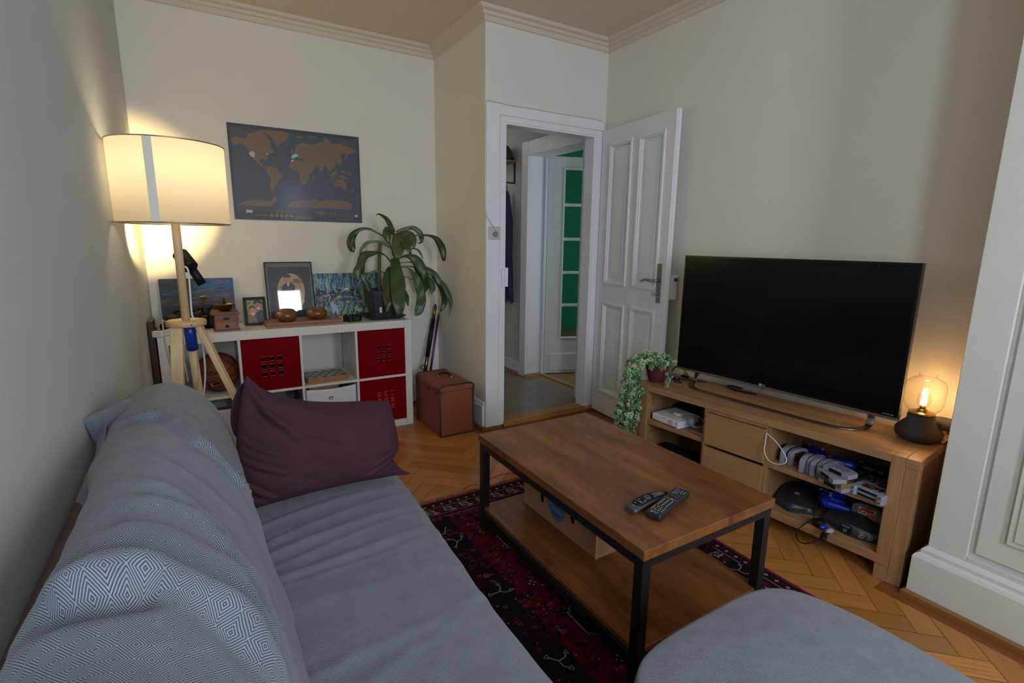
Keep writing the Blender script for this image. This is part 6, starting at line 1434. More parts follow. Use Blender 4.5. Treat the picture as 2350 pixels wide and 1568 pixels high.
def carton():
    t = thing('cardboard_box', 'brown cardboard fruit box with a blue sticker on the lower table shelf', 'box', (1.192, 1.325, .130), R(0))
    w, d, h = .36, .508, .235; th = .004
    t_c = plain('cardboard', 'a87f5c', .85, bump=.1, bscale=80)
    m = MB(); n = 40
    # left face with two oval hand holes, built as a plate pierced by the ovals
    def plate():
        bm = m.bm; holes = []
        outer = [(0, 0), (d, 0), (d, h), (0, h)]
        for cy, cz in ((.151, .093), (.365, .088)): holes.append([(cy+.014*math.cos(2*PI*i/20), cz+.023*math.sin(2*PI*i/20)) for i in range(20)])
        for x in (0, th):
            vs = []
            es = []
            for loop in [outer]+holes:
                vl = [bm.verts.new((x, p[0], p[1])) for p in loop]
                es += [bm.edges.new((vl[i], vl[(i+1) % len(vl)])) for i in range(len(vl))]
            bmesh.ops.triangle_fill(bm, use_beauty=True, use_dissolve=False, edges=es)
    plate()
    m.box((w-th, 0, 0), (w, d, h)); m.box((th, 0, 0), (w-th, th, h)); m.box((th, d-th, 0), (w-th, d, h)); m.box((th, th, 0), (w-th, d-th, th)); m.box((th, th, h-th), (w-th, d-th, h))
    # far to near: local y grows away from the camera
    m.build('box_body', t_c, t)
    m = MB(); m.box((-.0012, 0, 0), (0, .006, h)); m.box((-.0012, .0, -.0), (.006, -.0012, h)); m.build('edge_flap', plain('card_edge', 'c29f7c', .85), t)
    # round blue sticker with lettering, seen on the long face
    cy, cz = .258, .108
    st = MB(); st.mi = 0
    def disc(rx, rz, x, c, ring=None):
        st.mi = c; vs = [st.V((x, cy+rx*math.cos(2*PI*i/48), cz+rz*math.sin(2*PI*i/48))) for i in range(48)]; st.face(vs[::-1])
    disc(.063, .077, -.0006, 0); disc(.0565, .070, -.0009, 1); disc(.0545, .0675, -.0012, 0)
    st.mi = 1
    Mx = Matrix(((0, 0, -1, -.0015), (-1, 0, 0, cy), (0, 1, 0, cz-.026), (0, 0, 0, 1)))
    st.text('Chiquita', .0265, Mx @ Matrix.Diagonal((1.0, 1.35, 1, 1)), .0002)
    # plain round emblem above the word
    for k in range(12):
        a = 2*PI*k/12; st.face([st.V((-.0016, cy+.004*math.cos(a-.2), cz+.020+.005*math.sin(a-.2))), st.V((-.0016, cy+.016*math.cos(a), cz+.020+.019*math.sin(a))), st.V((-.0016, cy+.004*math.cos(a+.2), cz+.020+.005*math.sin(a+.2)))])
    st.build('sticker', [plain('sticker_blue', '1c6aa8', .5), plain('sticker_tan', 'b48f6c', .6)], t)
carton()

# ------------------------------------------------------------------ low oak cabinet (local x: depth away from the room, local y: length away from the camera)
TH = R(6.2)
OX = Vector((2.237, .725, 0))
def CW(s, v, z=0):   # cabinet coordinates: s along the front from the near corner, v into the depth
    return Vector((OX.x-math.sin(TH)*s+math.cos(TH)*v, OX.y+math.cos(TH)*s+math.sin(TH)*v, z))
def cab_thing(name, label, cat, s, v, z, rz=0, group=None):
    return thing(name, label, cat, CW(s, v, z), TH+rz, group)     # local y runs along s, local x along v
LS, DP = 1.345, .385
def cabinet():
    t = cab_thing('tv_cabinet', 'long low oak television cabinet with drawers between open shelves', 'cabinet', 0, 0, 0)
    bv = .002
    def part(n, a, b, mt=M_oak, par=t): return MB().box(a, b).build(n, mt, par, bevel=bv)
    part('top', (0, .092, .498), (DP, LS-.092, .53)); part('top_end', (.0, 0, .492), (DP, .046, .53)); part('top_end', (0, LS-.046, .492), (DP, LS, .53))
    part('top_infill', (.045, .046, .498), (DP, .092, .53)); part('top_infill', (.045, LS-.092, .498), (DP, LS-.046, .53))
    for s0, s1, e0, e1 in ((.046, .092, 0, .046), (LS-.092, LS-.046, LS-.046, LS)):
        part('post', (0, s0, 0), (.0445, s1, .53), M_oakV); part('post', (0.002, e0, 0), (.0445, e1, .4915), M_oakV); part('post', (DP-.045, min(s0, e0), 0), (DP, max(s1, e1), .4915), M_oakV)
        part('side_panel', (.0445, min(s0, e0)+.01, .07), (DP-.045, min(s0, e0)+.03, .4915), M_oakV)
        part('side_panel', (.0445, max(s1, e1)-.022, .07), (DP-.045, max(s1, e1)-.004, .4975), M_oakV)
    part('bottom_board', (.002, .08, .07), (DP-.02, LS-.08, .105))
    m = MB(); m.box((-.004, .058, .068), (.0, .56, .105)); m.build('bottom_edge', M_oak, t, bevel=bv)
    for s in (.558, .878): part('divider', (.006, s, .105), (DP-.02, s+.02, .498), M_oakV)
    part('back_panel', (DP-.014, .09, .08), (DP-.002, LS-.09, .498), wood('oak_back', '6a4628', '7d5634', 'Y', .6))
    part('shelf_board', (.012, .09, .296), (DP-.02, .558, .318)); part('shelf_board', (.012, .898, .305), (DP-.02, 1.255, .33))
    # two drawers with a stepped grip gap
    part('drawer_rail', (.004, .575, .482), (.02, .882, .498))
    for z0, z1 in ((.312, .478), (.108, .296)):
        d = part('drawer', (-.004, .575, z0), (.014, .884, z1), wood('oak_front_%d' % (z0*100), '8c6642', 'b48a62', 'Y', .42, scale=.8))
        MB().box((.014, .585, z0+.01), (DP-.05, .874, z0+.02)).build('drawer_box', M_oak, d)
    m = MB()
    for (v, z) in ((.06, .42), (.06, .25), (.06, .2), (.14, .235), (.22, .255), (.06, .455)): m.lathe([(.003, 0), (.003, .001)], 10, (v, 1.2525, z), m=Matrix.Rotation(PI/2, 4, 'X'))
    m.build('pin_holes', M_chrome, t)
cabinet()
ZC1 = .53
# ------------------------------------------------------------------ television
def tv():
    a = Vector((2.457, .903, 0)); b = Vector((2.37, 2.004, 0)); d = (b-a).normalized(); ang = math.atan2(d.y, d.x)-PI/2; L = (b-a).length
    t = thing('television', 'large black flat television on a curved silver stand', 'television', (a.x, a.y, ZC1), ang)
    z0, z1 = .066, .727
    MB().box((.006, 0, z0+.012), (.03, L, z1)).build('back_case', M_dark, t, bevel=.004)
    MB().box((.03, .12, z0+.06), (.055, L-.12, z1-.2)).build('rear_bulge', M_dark, t, bevel=.01)
    sc = NT('tv_screen'); sc.b.inputs['Base Color'].default_value = (.004, .004, .005, 1); sc.b.inputs['Roughness'].default_value = .12; sc.b.inputs['Specular IOR Level'].default_value = .3
    MB().box((.003, .009, z0+.024), (.0065, L-.009, z1-.009)).build('screen', sc.m, t)
    bz = plain('tv_bezel', '0a0a0c', .25)
    MB().box((0, 0, z1-.009), (.006, L, z1)).box((0, 0, z0+.012), (.006, .009, z1-.009)).box((0, L-.009, z0+.012), (.006, L, z1-.009)).box((0, .009, z0+.012), (.006, L-.009, z0+.024)).build('bezel', bz, t)
    MB().box((-.002, -.001, z0), (.03, L+.001, z0+.0118)).build('lower_trim', plain('tv_silver', '8c857e', .3, .8), t, bevel=.002)
    for y in (-.0022, L+.0002): MB().box((.001, y, z0+.012), (.03, y+.002, z1)).build('side_trim', plain('tv_side', '5c5a58', .3, .8), t)
    m = MB(); T = Matrix(((0, 0, -1, -.0008), (-1, 0, 0, .592), (0, 1, 0, z0+.021), (0, 0, 0, 1)))
    T2 = Matrix(((0, 0, -1, -.0008), (-1, 0, 0, 0), (0, 1, 0, 0), (0, 0, 0, 1)))
    m.text('LG', .014, Matrix.Translation((0, .588, z0+.0188)) @ T2, .0003, 'LEFT'); m.lathe([(0, 0), (.0066, 0)], 20, (-.001, .596, z0+.0188), m=Matrix.Rotation(-PI/2, 4, 'Y'), cap=False)
    m.text('ULTRA HD', .0085, Matrix.Translation((0, .035, z0+.021)) @ T2, .0003); m.build('lettering', plain('tv_letter', 'a8a8a8', .4), t)
    MB().box((-.003, .578, z0-.004), (.004, .592, z0)).build('status_light', plain('standby_red', '8a1018', .4), t)
    # U shaped metal stand: rises at both ends, bows out to the front
    m = MB(); W2 = .014
    path = [(.018, L-.13, .075), (.012, L-.128, .04), (-.005, L-.125, .014), (-.045, L-.135, .006), (-.095, L-.185, .0045), (-.115, L-.28, .0045), (-.12, L*.62, .0045), (-.12, L*.38, .0045), (-.115, .26, .0045), (-.098, .17, .0045), (-.05, .115, .006), (.0, .10, .014), (.018, .10, .04), (.02, .10, .075)]
    P = spline(path, 8); n = len(P); prev = None
    for i, p in enumerate(P):
        tn = (P[min(i+1, n-1)]-P[max(i-1, 0)]).normalized()
        # ribbon: flat on the board along the front, upright face at the ends
        s = i/(n-1); up = Vector((0, 0, 1)); inn = up.cross(tn)
        if inn.length < .35: inn = Vector((0, 1, 0)) if s > .5 else Vector((0, 1, 0))
        inn.normalize()
        if i and inn.dot(pin) < 0: inn = -inn
        pin = inn; nn = tn.cross(inn).normalized()
        r = [m.V(p+inn*a+nn*b) for a, b in ((-W2, -.003), (W2, -.003), (W2, .003), (-W2, .003))]
        if prev:
            for k in range(4): m.face([prev[k], prev[(k+1) % 4], r[(k+1) % 4], r[k]], True)
        else: m.face(r[::-1])
        prev = r
    m.face(prev); bmesh.ops.recalc_face_normals(m.bm, faces=m.bm.faces)
    m.build('stand', plain('stand_silver', '8a8680', .25, 1), t, bevel=.001)
tv()
def wire(name, label, cat, pts, r, mt, k=8):
    m = MB(); m.tube(spline(pts, k), r, 8); return tag(m.build(name, mt), label, cat)
wire('cable', 'black coiled cable lying under the middle of the television', 'cable', [CW(.90, .37, .537), CW(.955, .37, .538), CW(.975, .345, .538), CW(.93, .315, .538), CW(.86, .31, .538), CW(.80, .33, .538)], .005, M_blackplastic)
wire('cable', 'black cables running from behind the television to the ivy pot', 'cable', [CW(1.2, .34, .62), CW(1.26, .36, .60), CW(1.33, .37, .575), CW(1.36, .37, .54)], .004, M_blackplastic)
wire('cable', 'black cable from the small black adapter to the back of the television', 'cable', [CW(1.24, .26, .537), CW(1.2, .27, .536), CW(1.16, .3, .537), CW(1.1, .33, .536)], .0035, M_blackplastic)
def adapter():
    t = cab_thing('headset_puck', 'small black and silver round gadget beside the ivy pot', 'gadget', 1.275, .25, ZC1)
    MB().lathe([(0, 0), (.026, 0), (.03, .008), (.028, .02), (.018, .028), (0, .03)], 28).build('body', plain('puck_silver', '5c5e6a', .3, .3), t)
    MB().lathe([(.0, .0), (.02, 0), (.022, .006), (.019, .02), (0, .022)], 28, (-.0, -.034, .0)).build('black_end', M_blackplastic, t)
    m = MB(); m.tube([(.018*math.cos(a), -.034+.018*math.sin(a), .021) for a in [2*PI*i/24 for i in range(25)]], .001, 6); m.build('rim', M_grey, t)
adapter()
def rca(s, v, rz, c, label):
    t = cab_thing('audio_plug', label, 'plug', s, v, ZC1, rz, 'loose audio plugs on the cabinet top')
    m = Matrix.Rotation(PI/2, 4, 'X')
    MB().lathe([(0, 0), (.0055, 0), (.006, .022), (.004, .028), (0, .03)], 14, (0, 0, .0065), m=m).build('grip', M_blackplastic, t)
    MB().lathe([(0, -.008), (.0025, -.008), (.0025, 0), (.006, 0), (.006, .005)], 14, (0, 0, .0065), m=m, cap=False).build('ring', plain('plug_'+c, c, .4), t)
rca(1.225, .20, .6, 'a02c34', 'small red and black audio plug nearer the ivy on the cabinet top')
rca(1.195, .19, .7, 'b03030', 'small red and black audio plug nearer the television stand')
t = cab_thing('cable_plug', 'yellow and red cable plugs sticking up by the television corner', 'plug', 1.245, .33, ZC1)
MB().tube([(0, 0, .02), (.0, -.008, .05)], .006, 12).build('yellow_grip', plain('plug_yellow', 'b8841c', .4), t)
MB().tube([(.0, -.014, .012), (.0, -.02, .032)], .006, 12).build('red_grip', plain('plug_red2', 'a82c1c', .4), t)
MB().box((-.012, -.03, 0), (.012, .014, .016)).build('socket', M_blackplastic, t, bevel=.002)
# ------------------------------------------------------------------ glass table lamp and tin
def glass_lamp():
    t = cab_thing('table_lamp', 'table lamp with a dark dome base, clear glass shade and glowing filament bulb', 'table lamp', .084, .275, ZC1)
    MB().lathe([(0, 0), (.058, 0), (.076, .012), (.082, .028), (.0825, .042), (.075, .056), (.055, .078), (.048, .086), (.047, .108), (.042, .111), (0, .111)], 48).build('base', plain('lamp_base_dark', '322c2c', .6), t)
    MB().lathe([(.0, .111), (.043, .111), (.046, .114), (.046, .119), (.04, .121), (.018, .121), (.018, .132), (.0, .132)], 40).build('brass_collar', plain('collar_brass', 'b08a48', .2, 1), t)
    def prof(o): return [(.041-o, .121), (.055-o, .133), (.066-o, .155), (.0685-o, .18), (.0685-o, .23), (.062-o, .25), (.045-o, .262), (.031-o, .270), (.030-o, .283)]
    P = spline([Vector((r, 0, z)) for r, z in prof(0)], 5); Q = spline([Vector((r, 0, z)) for r, z in prof(.0018)], 5)
    pr = [(p.x, p.z) for p in P]
    MB().lathe(pr, 56, cap=False).build('glass_shade', thin_glass('lamp_glass', (.985, .975, .96), (.55, .5, .45)), t)
    # bulb: clear envelope, filaments inside
    bp = [(.011, .132), (.0135, .14), (.02, .155), (.0225, .172), (.0195, .19), (.012, .203), (.0, .209)]; P = spline([Vector((r, 0, z)) for r, z in bp], 4); Q = spline([Vector((max(r-.001, 0), 0, z-.0006)) for r, z in bp], 4)
    pr = [(p.x, p.z) for p in P]
    MB().lathe(pr, 32, cap=False).build('bulb_envelope', bpy.data.materials['lamp_glass'], t)
    m = MB()
    for k in range(4): a = 2*PI*k/4+.4; m.tube([(.009*math.cos(a), .009*math.sin(a), .15), (.006*math.cos(a), .006*math.sin(a), .192)], .0016, 8)
    m.build('filament', emit('filament_glow', (1, .60, .2), 160), t)
    MB().lathe([(0, .132), (.010, .132), (.010, .146), (.005, .15), (0, .15)], 20).build('bulb_cap', M_brass, t)
    ld = bpy.data.lights.new('glass_lamp_light', 'POINT'); ld.energy = .85; ld.color = (1, .50, .20); ld.shadow_soft_size = .012
    lo = bpy.data.objects.new('glass_lamp_light', ld); COL.objects.link(lo); lo.parent = t; lo.location = (0, 0, .172)
glass_lamp()
def tin():
    t = cab_thing('flower_tin', 'round tin with orange flower print and a dark lid behind the table lamp', 'tin', .022, .345, ZC1)
    c = vcol('tin_print', .4); m = MB(); m.lathe([(0, 0), (.062, 0), (.062, .062), (0, .062)], 48)
    cl = m.bm.loops.layers.float_color.new('Col')
    for f in m.bm.faces:
        for lp in f.loops: lp[cl] = lin('2a1c1c')
    rnd = random.Random(8)
    for i in range(420):
        a = rnd.random()*2*PI; z = .008+.05*rnd.random(); r = .0622+i*2e-6; n = rnd.choice([5, 6]); s = .004+.005*rnd.random(); col = lin(rnd.choice(['c8552c', 'e0b89c', 'b83a20', 'e8d4bc', 'd88a3a', '7a1a24', '4a5a2a']))
        vs = []
        for k in range(2*n):
            rr = s*(1 if k % 2 else .5); da = rr*math.cos(PI*k/n)/.062; dz = rr*math.sin(PI*k/n); vs.append(m.bm.verts.new((r*math.cos(a+da), r*math.sin(a+da), min(max(z+dz, .004), .06))))
        f = m.bm.faces.new(vs)
        for lp in f.loops: lp[cl] = col
    m.build('tin_body', c, t)
    MB().lathe([(.0, 0), (.0635, 0), (.0635, .004), (.0, .004)], 48).build('red_rim', plain('tin_rim', '7a1428', .4), t)
    MB().lathe([(0, .0625), (.066, .0625), (.067, .066), (.067, .078), (.06, .084), (0, .086)], 48).build('lid', plain('tin_lid', '33302c', .5), t)
tin()
# ------------------------------------------------------------------ ivy
def ivy():
    t = cab_thing('ivy_plant', 'variegated trailing ivy in a red woven pot hanging over the cabinet end', 'potted plant', 1.295, .13, ZC1)
    pot = MB().lathe([(0, 0), (.043, 0), (.058, .06), (.066, .095), (.07, .1), (.066, .1), (.056, .065), (.04, .01), (0, .01)], 36)
    po = pot.build('pot', plain('pot_maroon', '58242a', .6, bump=.3, bscale=300), t)
    m = MB()
    for k in range(9):
        z = .008+k*.0105; r = .0445+.0235*(z/.1)
        m.tube([((r+.0012*math.sin(i*PI/2+k*PI))*math.cos(2*PI*i/48), (r+.0012*math.sin(i*PI/2+k*PI))*math.sin(2*PI*i/48), z) for i in range(49)], .0028, 6, cap=False)
    m.build('weave', plain('pot_weave', '6a2a2c', .6), po)
    MB().lathe([(0, .085), (.06, .085)], 24, cap=False).build('soil', plain('ivy_soil', '30201a', .95), t)
    rnd = random.Random(17)
    mv = [plain('ivy_green_a', '5d8a58', .45, var=.2), plain('ivy_green_b', '3f6e42', .45, var=.2), plain('ivy_cream', 'c3d0a6', .45, var=.1), plain('ivy_dry', 'c0a27c', .6, var=.1), plain('ivy_dark', '33543a', .45, var=.2)]
    star = [(0, -.35), (.18, -.48), (.5, -.38), (.36, -.06), (.62, .12), (.26, .22), (.0, .78), (-.26, .22), (-.62, .12), (-.36, -.06), (-.5, -.38), (-.18, -.48)]
    def leaf(m, p, nrm, down, s, c0, c1):
        nrm = nrm.normalized(); y = (down-nrm*down.dot(nrm)).normalized(); x = y.cross(nrm)
        def loop(k, off, mi):
            m.mi = mi; ce = m.V(p+nrm*(off+.0015*s/.03)); vs = [m.V(p+(x*a[0]+y*a[1])*s*k+nrm*(off-.14*s*(a[0]**2+a[1]**2))) for a in star]
            for i in range(12): m.face([ce, vs[i], vs[(i+1) % 12]])
        loop(1, 0, c1); loop(.72, .0012, c0)
    # vines: (start angle, path in local coords); local -x is towards the room, +y is away from the camera
    vines = []
    for k in range(24):
        s0 = rnd.uniform(-.06, .085); vv = rnd.uniform(-.125, .0)
        L = rnd.choice([.2, .32, .42, .5, .52, .48])
        p0 = Vector((rnd.uniform(-.03, .03), rnd.uniform(-.03, .03), .1)); ov = Vector((-.15+vv*.2, s0*.6+.02, .10+.03*rnd.random()))
        pts = [p0, p0.lerp(ov, .5)+Vector((0, 0, .035+.02*rnd.random())), ov]
        q = ov.copy(); steps = int(L/.05)
        for i in range(steps):
            q = q+Vector((rnd.gauss(0, .007), rnd.gauss(0.004, .011), -.052)); q.x = min(q.x, -.142-.0); pts.append(q.copy())
        vines.append(pts)
    for k in range(9):   # some on the far end of the cabinet
        p0 = Vector((rnd.uniform(-.02, .04), .02, .1)); ov = Vector((rnd.uniform(-.12, -.04), .078+rnd.uniform(0, .03), .08)); pts = [p0, p0.lerp(ov, .5)+Vector((0, 0, .04)), ov]; q = ov.copy()
        for i in range(rnd.randint(4, 10)): q = q+Vector((rnd.gauss(-.002, .008), rnd.gauss(.001, .005), -.052)); q.y = max(q.y, .072); pts.append(q.copy())
        vines.append(pts)
    for k in range(16):  # crown
        a = rnd.random()*2*PI; r = .05+.06*rnd.random(); vines.append([Vector((0, 0, .09)), Vector((r*.5*math.cos(a), r*.5*math.sin(a), .13+.02*rnd.random())), Vector((r*math.cos(a)-.02, r*math.sin(a), .13+.03*rnd.random())), Vector((r*1.25*math.cos(a)-.03, r*1.25*math.sin(a), .1))])
    vines.append([Vector((.0, -.02, .1)), Vector((-.01, -.06, .10)), Vector((-.02, -.09, .05)), Vector((-.04, -.12, .014)), Vector((-.07, -.14, .01))])
    ms = MB(); ml = MB(); allp = 0
    for pts in vines:
        P = spline(pts, 4); ms.tube(P, .0011, 5)
        for i in range(1, len(P), 2):
            if rnd.random() < .12: continue
            side = rnd.choice([-1, 1]); off = Vector((rnd.uniform(-.02, -.004), rnd.uniform(-.02, .02), rnd.uniform(-.008, .008)))
            p = P[i]+off
            nrm = Vector((-1+rnd.gauss(0, .35), -.35+rnd.gauss(0, .5), .35+rnd.gauss(0, .4))); down = Vector((rnd.gauss(0, .3), rnd.gauss(0, .6), -1))
            s = rnd.uniform(.019, .034); c = rnd.random()
            if c < .045: c0, c1 = 3, 3
            elif c < .5: c0, c1 = 0, 2
            elif c < .65: c0, c1 = 4, 0
            else: c0, c1 = 1, 0
            leaf(ml, p, nrm, down, s, c0, c1); allp += 1
    ms.build('vine', plain('ivy_stem', '6a4a34', .7), t)
    ml.build('foliage', mv, t)
ivy()
# ------------------------------------------------------------------ things in the far bay
def white_console():
    t = cab_thing('game_console', 'white box shaped games console lying flat on the left cabinet shelf', 'game console', 1.235, .03, .3305, R(-6))
    W_, D, H = .175, .19, .044     # along -y, along x
    m = MB(); m.box((0, -W_, .004), (D, 0, H)); b = m.build('console_body', M_whiteplastic, t, bevel=.006, seg=3)
    MB().prism([(-.002, -W_+.002), (-.002, -W_-.014), (.03, -W_-.02), (D*.7, -W_-.02), (D*.8, -W_+.002)], .003, H-.001).build('end_cover', plain('console_end', 'c8ccda', .35), t, bevel=.002)
    m = MB()
    for i in range(4):
        for j in range(4): m.box((-.001, -W_+.028+i*.0075, .010+j*.008), (.0006, -W_+.033+i*.0075, .0145+j*.008))
    m.box((-.001, -.11, .034), (.0006, -.075, .0365)); m.build('vents', M_grey, t)
    for x in (.01, D-.012):
        for y in (-.012, -W_+.012): MB().box((x-.005, y-.005, 0), (x+.005, y+.005, .004)).build('rubber_foot', M_dark, t)
    b = cab_thing('set_top_box', 'flat black box behind the white console', 'box', 1.225, .225, .3305)
    MB().box((0, -.26, 0), (.1, 0, .055)).build('box_body', M_blackplastic, b, bevel=.003)
white_console()
wire('cable', 'grey cables with a white plug lying across the white console', 'cable', [CW(1.11, .10, .383), CW(1.07, .09, .385), CW(1.04, .08, .378), CW(1.02, .07, .36), CW(.985, .09, .345), CW(.955, .13, .36), CW(.93, .18, .41), CW(.915, .22, .45)], .0045, M_grey)
wire('cable', 'light grey cable arching above the white console', 'cable', [CW(1.09, .11, .386), CW(1.05, .12, .398), CW(1.01, .14, .39), CW(.97, .16, .355), CW(.93, .2, .34)], .0035, M_grey)
t = cab_thing('cable_connector', 'white cable connector lying on top of the white console', 'plug', 1.10, .10, .377)
MB().cbox((0, 0, .007), (.03, .034, .014)).cbox((-.004, .026, .006), (.014, .022, .01)).build('plug_body', M_whiteplastic, t, bevel=.003)
t = cab_thing('hard_drive', 'slim silver external drive at the edge of the left cabinet shelf', 'hard drive', .985, .03, .3305, R(-4))
MB().box((0, -.085, 0), (.12, 0, .015)).build('drive_body', plain('drive_silver', '8a807c', .35, .5), t, bevel=.005, seg=3)
def keyboard(z, label, rz, s, v):
    t = cab_thing('keyboard', label, 'keyboard', s, v, z, rz, 'keyboards stacked in the lower left bay')
    MB().box((0, -.34, 0), (.15, 0, .018)).build('key_tray', M_blackplastic, t, bevel=.006)
    m = MB()
    for i in range(5):
        for j in range(15): m.box((.014+i*.022, -.327+j*.0213, .018), (.032+i*.022, -.3095+j*.0213, .0235))
    m.build('keys', plain('key_black', '1c1c20', .5), t)
keyboard(.1055, 'black keyboard lying at the bottom of the lower left cabinet bay', 0, 1.25, .03)
keyboard(.1305, 'black keyboard lying on another in the lower left cabinet bay', R(3), 1.248, .06)
wire('cord', 'thin white cord loop hanging from the cabinet divider above the game cartridges', 'cord', [CW(.572, -.003, .465), CW(.568, -.012, .43), CW(.565, -.02, .385), CW(.54, -.025, .35), CW(.50, -.03, .345), CW(.463, -.03, .365), CW(.47, -.022, .395), CW(.52, -.012, .44), CW(.572, -.004, .466)], .0022, M_whiteplastic)
# ------------------------------------------------------------------ game cartridges
def cart_mesh(par, mt, label_cols=None, lettering=None):
    w, h, d = .116, .074, .019
    prof = [(0, 0), (w, 0), (w, .054), (w-.004, .060), (w-.016, .067), (w-.036, .0725), (w/2, h), (.036, .0725), (.016, .067), (.004, .060), (0, .054)]
    MB().prism(prof, -d/2, d/2, 'Y').build('shell', mt, par, bevel=.0018)
    m = MB(); m.box((.03, -d/2-.0, -.0008), (w-.03, d/2-.004, .0)); m.build('contact_slot', M_blackplastic, par)
    if label_cols:
        c = Canvas(.064, .046, label_cols[0], .0002); rnd = random.Random(len(label_cols[0])+len(label_cols))
        for i in range(40): x, y = rnd.random(), rnd.random(); c.ell(min(max(x, .1), .9), min(max(y, .12), .88), .1*rnd.random()+.03, .12*rnd.random()+.03, rnd.choice(label_cols[1:]), 9)
        c.rect(.1, .72, .9, .92, label_cols[1]); c.build('label', vcol('cart_label_%d' % rnd.randint(0, 99999), .4), par, (.026, -d/2-.0004, .012))
    return par
def standing(s, v, label, mt=M_grey, rz=0, lab=None, z=.3185):
    # local x along the depth, thickness along s
    t = cab_thing('game_cartridge', label, 'game cartridge', s, v, z, rz, 'grey game cartridges on the cabinet shelf')
    cart_mesh(t, mt, lab); return t
labA = ['1a1210', 'a83030', '5a2418', '281c14', '6a4a20', '302420']
standing(.520, .062, 'grey game cartridge standing furthest left behind the white cord loop', rz=R(-2))
standing(.490, .066, 'grey game cartridge with a dark red label inside the white cord loop', rz=R(-14), lab=labA)
standing(.420, .028, 'grey game cartridge standing first in the row after the gap')
standing(.398, .05, 'grey game cartridge standing second in the row after the gap', rz=R(-8))
standing(.375, .03, 'grey game cartridge standing in the middle of the row of five', rz=R(-3))
standing(.352, .040, 'grey game cartridge standing fourth in the row of five', rz=R(-10))
standing(.329, .044, 'grey game cartridge standing last in the row beside the cartridge stack', rz=R(-12))
def lying(s, v, z, rz, label, mt=M_grey, lab=None, face_up=True):
    t = bpy.data.objects.new('game_cartridge', None); COL.objects.link(t); t.empty_display_size = .05
    t.location = CW(s, v, z+.0098)
    # lay flat: cart local -y (label side) up, local z (height) pointing into the depth
    base = Matrix.Rotation(TH+rz, 4, 'Z') @ Matrix.Rotation(-PI/2, 4, 'Z') @ Matrix.Rotation(-PI/2, 4, 'X')
    t.rotation_euler = base.to_euler(); tag(t, label, 'game cartridge', 'grey game cartridges on the cabinet shelf')
    cart_mesh(t, mt, lab); return t
M_goldcart = plain('gold_plastic', '8f7f48', .4, .3)
labB = ['8090a8', 'c84848', '3a5a9a', 'c8ccd4', '70a0c8', 'a83838']
lying(.335, .0, .3185, R(-22), 'grey game cartridge at the bottom of the stack of four', lab=None)
lying(.335, .005, .3390, R(-26), 'gold coloured game cartridge second from the bottom of the stack', M_goldcart)
lying(.345, .0, .3595, R(-38), 'grey game cartridge second from the top of the stack, turned askew')
lying(.325, .003, .3800, R(-18), 'grey game cartridge with a bright label on top of the stack of four', lab=labB)
def wide_cart(z, label, lab):
    t = cab_thing('wide_game_cartridge', label, 'game cartridge', .215, -.004, z, R(-12), 'wide grey game cartridges at the shelf edge')
    w, d, h = .128, .086, .0195      # along -y, along x (depth), height
    # body with the two lugs at the front corners
    pts = [(0, 0), (.012, 0), (.012, -.008), (.02, -.008), (.02, -.02), (.006, -.02), (.006, -.108), (.02, -.108), (.02, -.12), (.012, -.12), (.012, -.128), (0, -.128)]
    pts = [(0, -.004), (0, -.020), (.010, -.024), (.010, -.104), (0, -.108), (0, -.124), (.006, -.128), (d, -.128), (d, 0), (.006, 0)]
    MB().prism(pts[::-1], 0, h).build('shell', M_grey, t, bevel=.002)
    MB().box((.0085, -.098, .005), (.0105, -.03, .014)).build('contact_slot', M_blackplastic, t)
    m = MB()
    for y in (-.012, -.116): m.lathe([(.0035, 0), (.0035, .0006)], 12, (-.0004, y, .0095), m=Matrix.Rotation(PI/2, 4, 'Y'))
    m.build('screw_holes', M_dark, t)
    if lab:
        c = Canvas(.072, .04, lab[0], .0002); rnd = random.Random(5)
        for i in range(60): c.ell(.08+.84*rnd.random(), .1+.8*rnd.random(), .08*rnd.random()+.02, .12*rnd.random()+.03, rnd.choice(lab[1:]), 9)
        c.rect(.1, .74, .85, .94, 'a83a2c'); c.rect(.62, .06, .9, .16, 'd8d0c8')
        lb = c.build('label', vcol('wide_label', .4), t, (.028, -.028, h+.0012))
        lb.rotation_euler = (Matrix.Rotation(-PI/2, 4, 'Z') @ Matrix.Rotation(-PI/2, 4, 'X')).to_euler()
labC = ['3a2018', '8a4a20', 'c0702c', '2a4a7a', '5a2018', '1c1410']
wide_cart(.3185, 'wide grey game cartridge lying lowest of two at the shelf edge', None)
wide_cart(.3385, 'wide grey game cartridge with a fiery label lying on top of the other', labC)
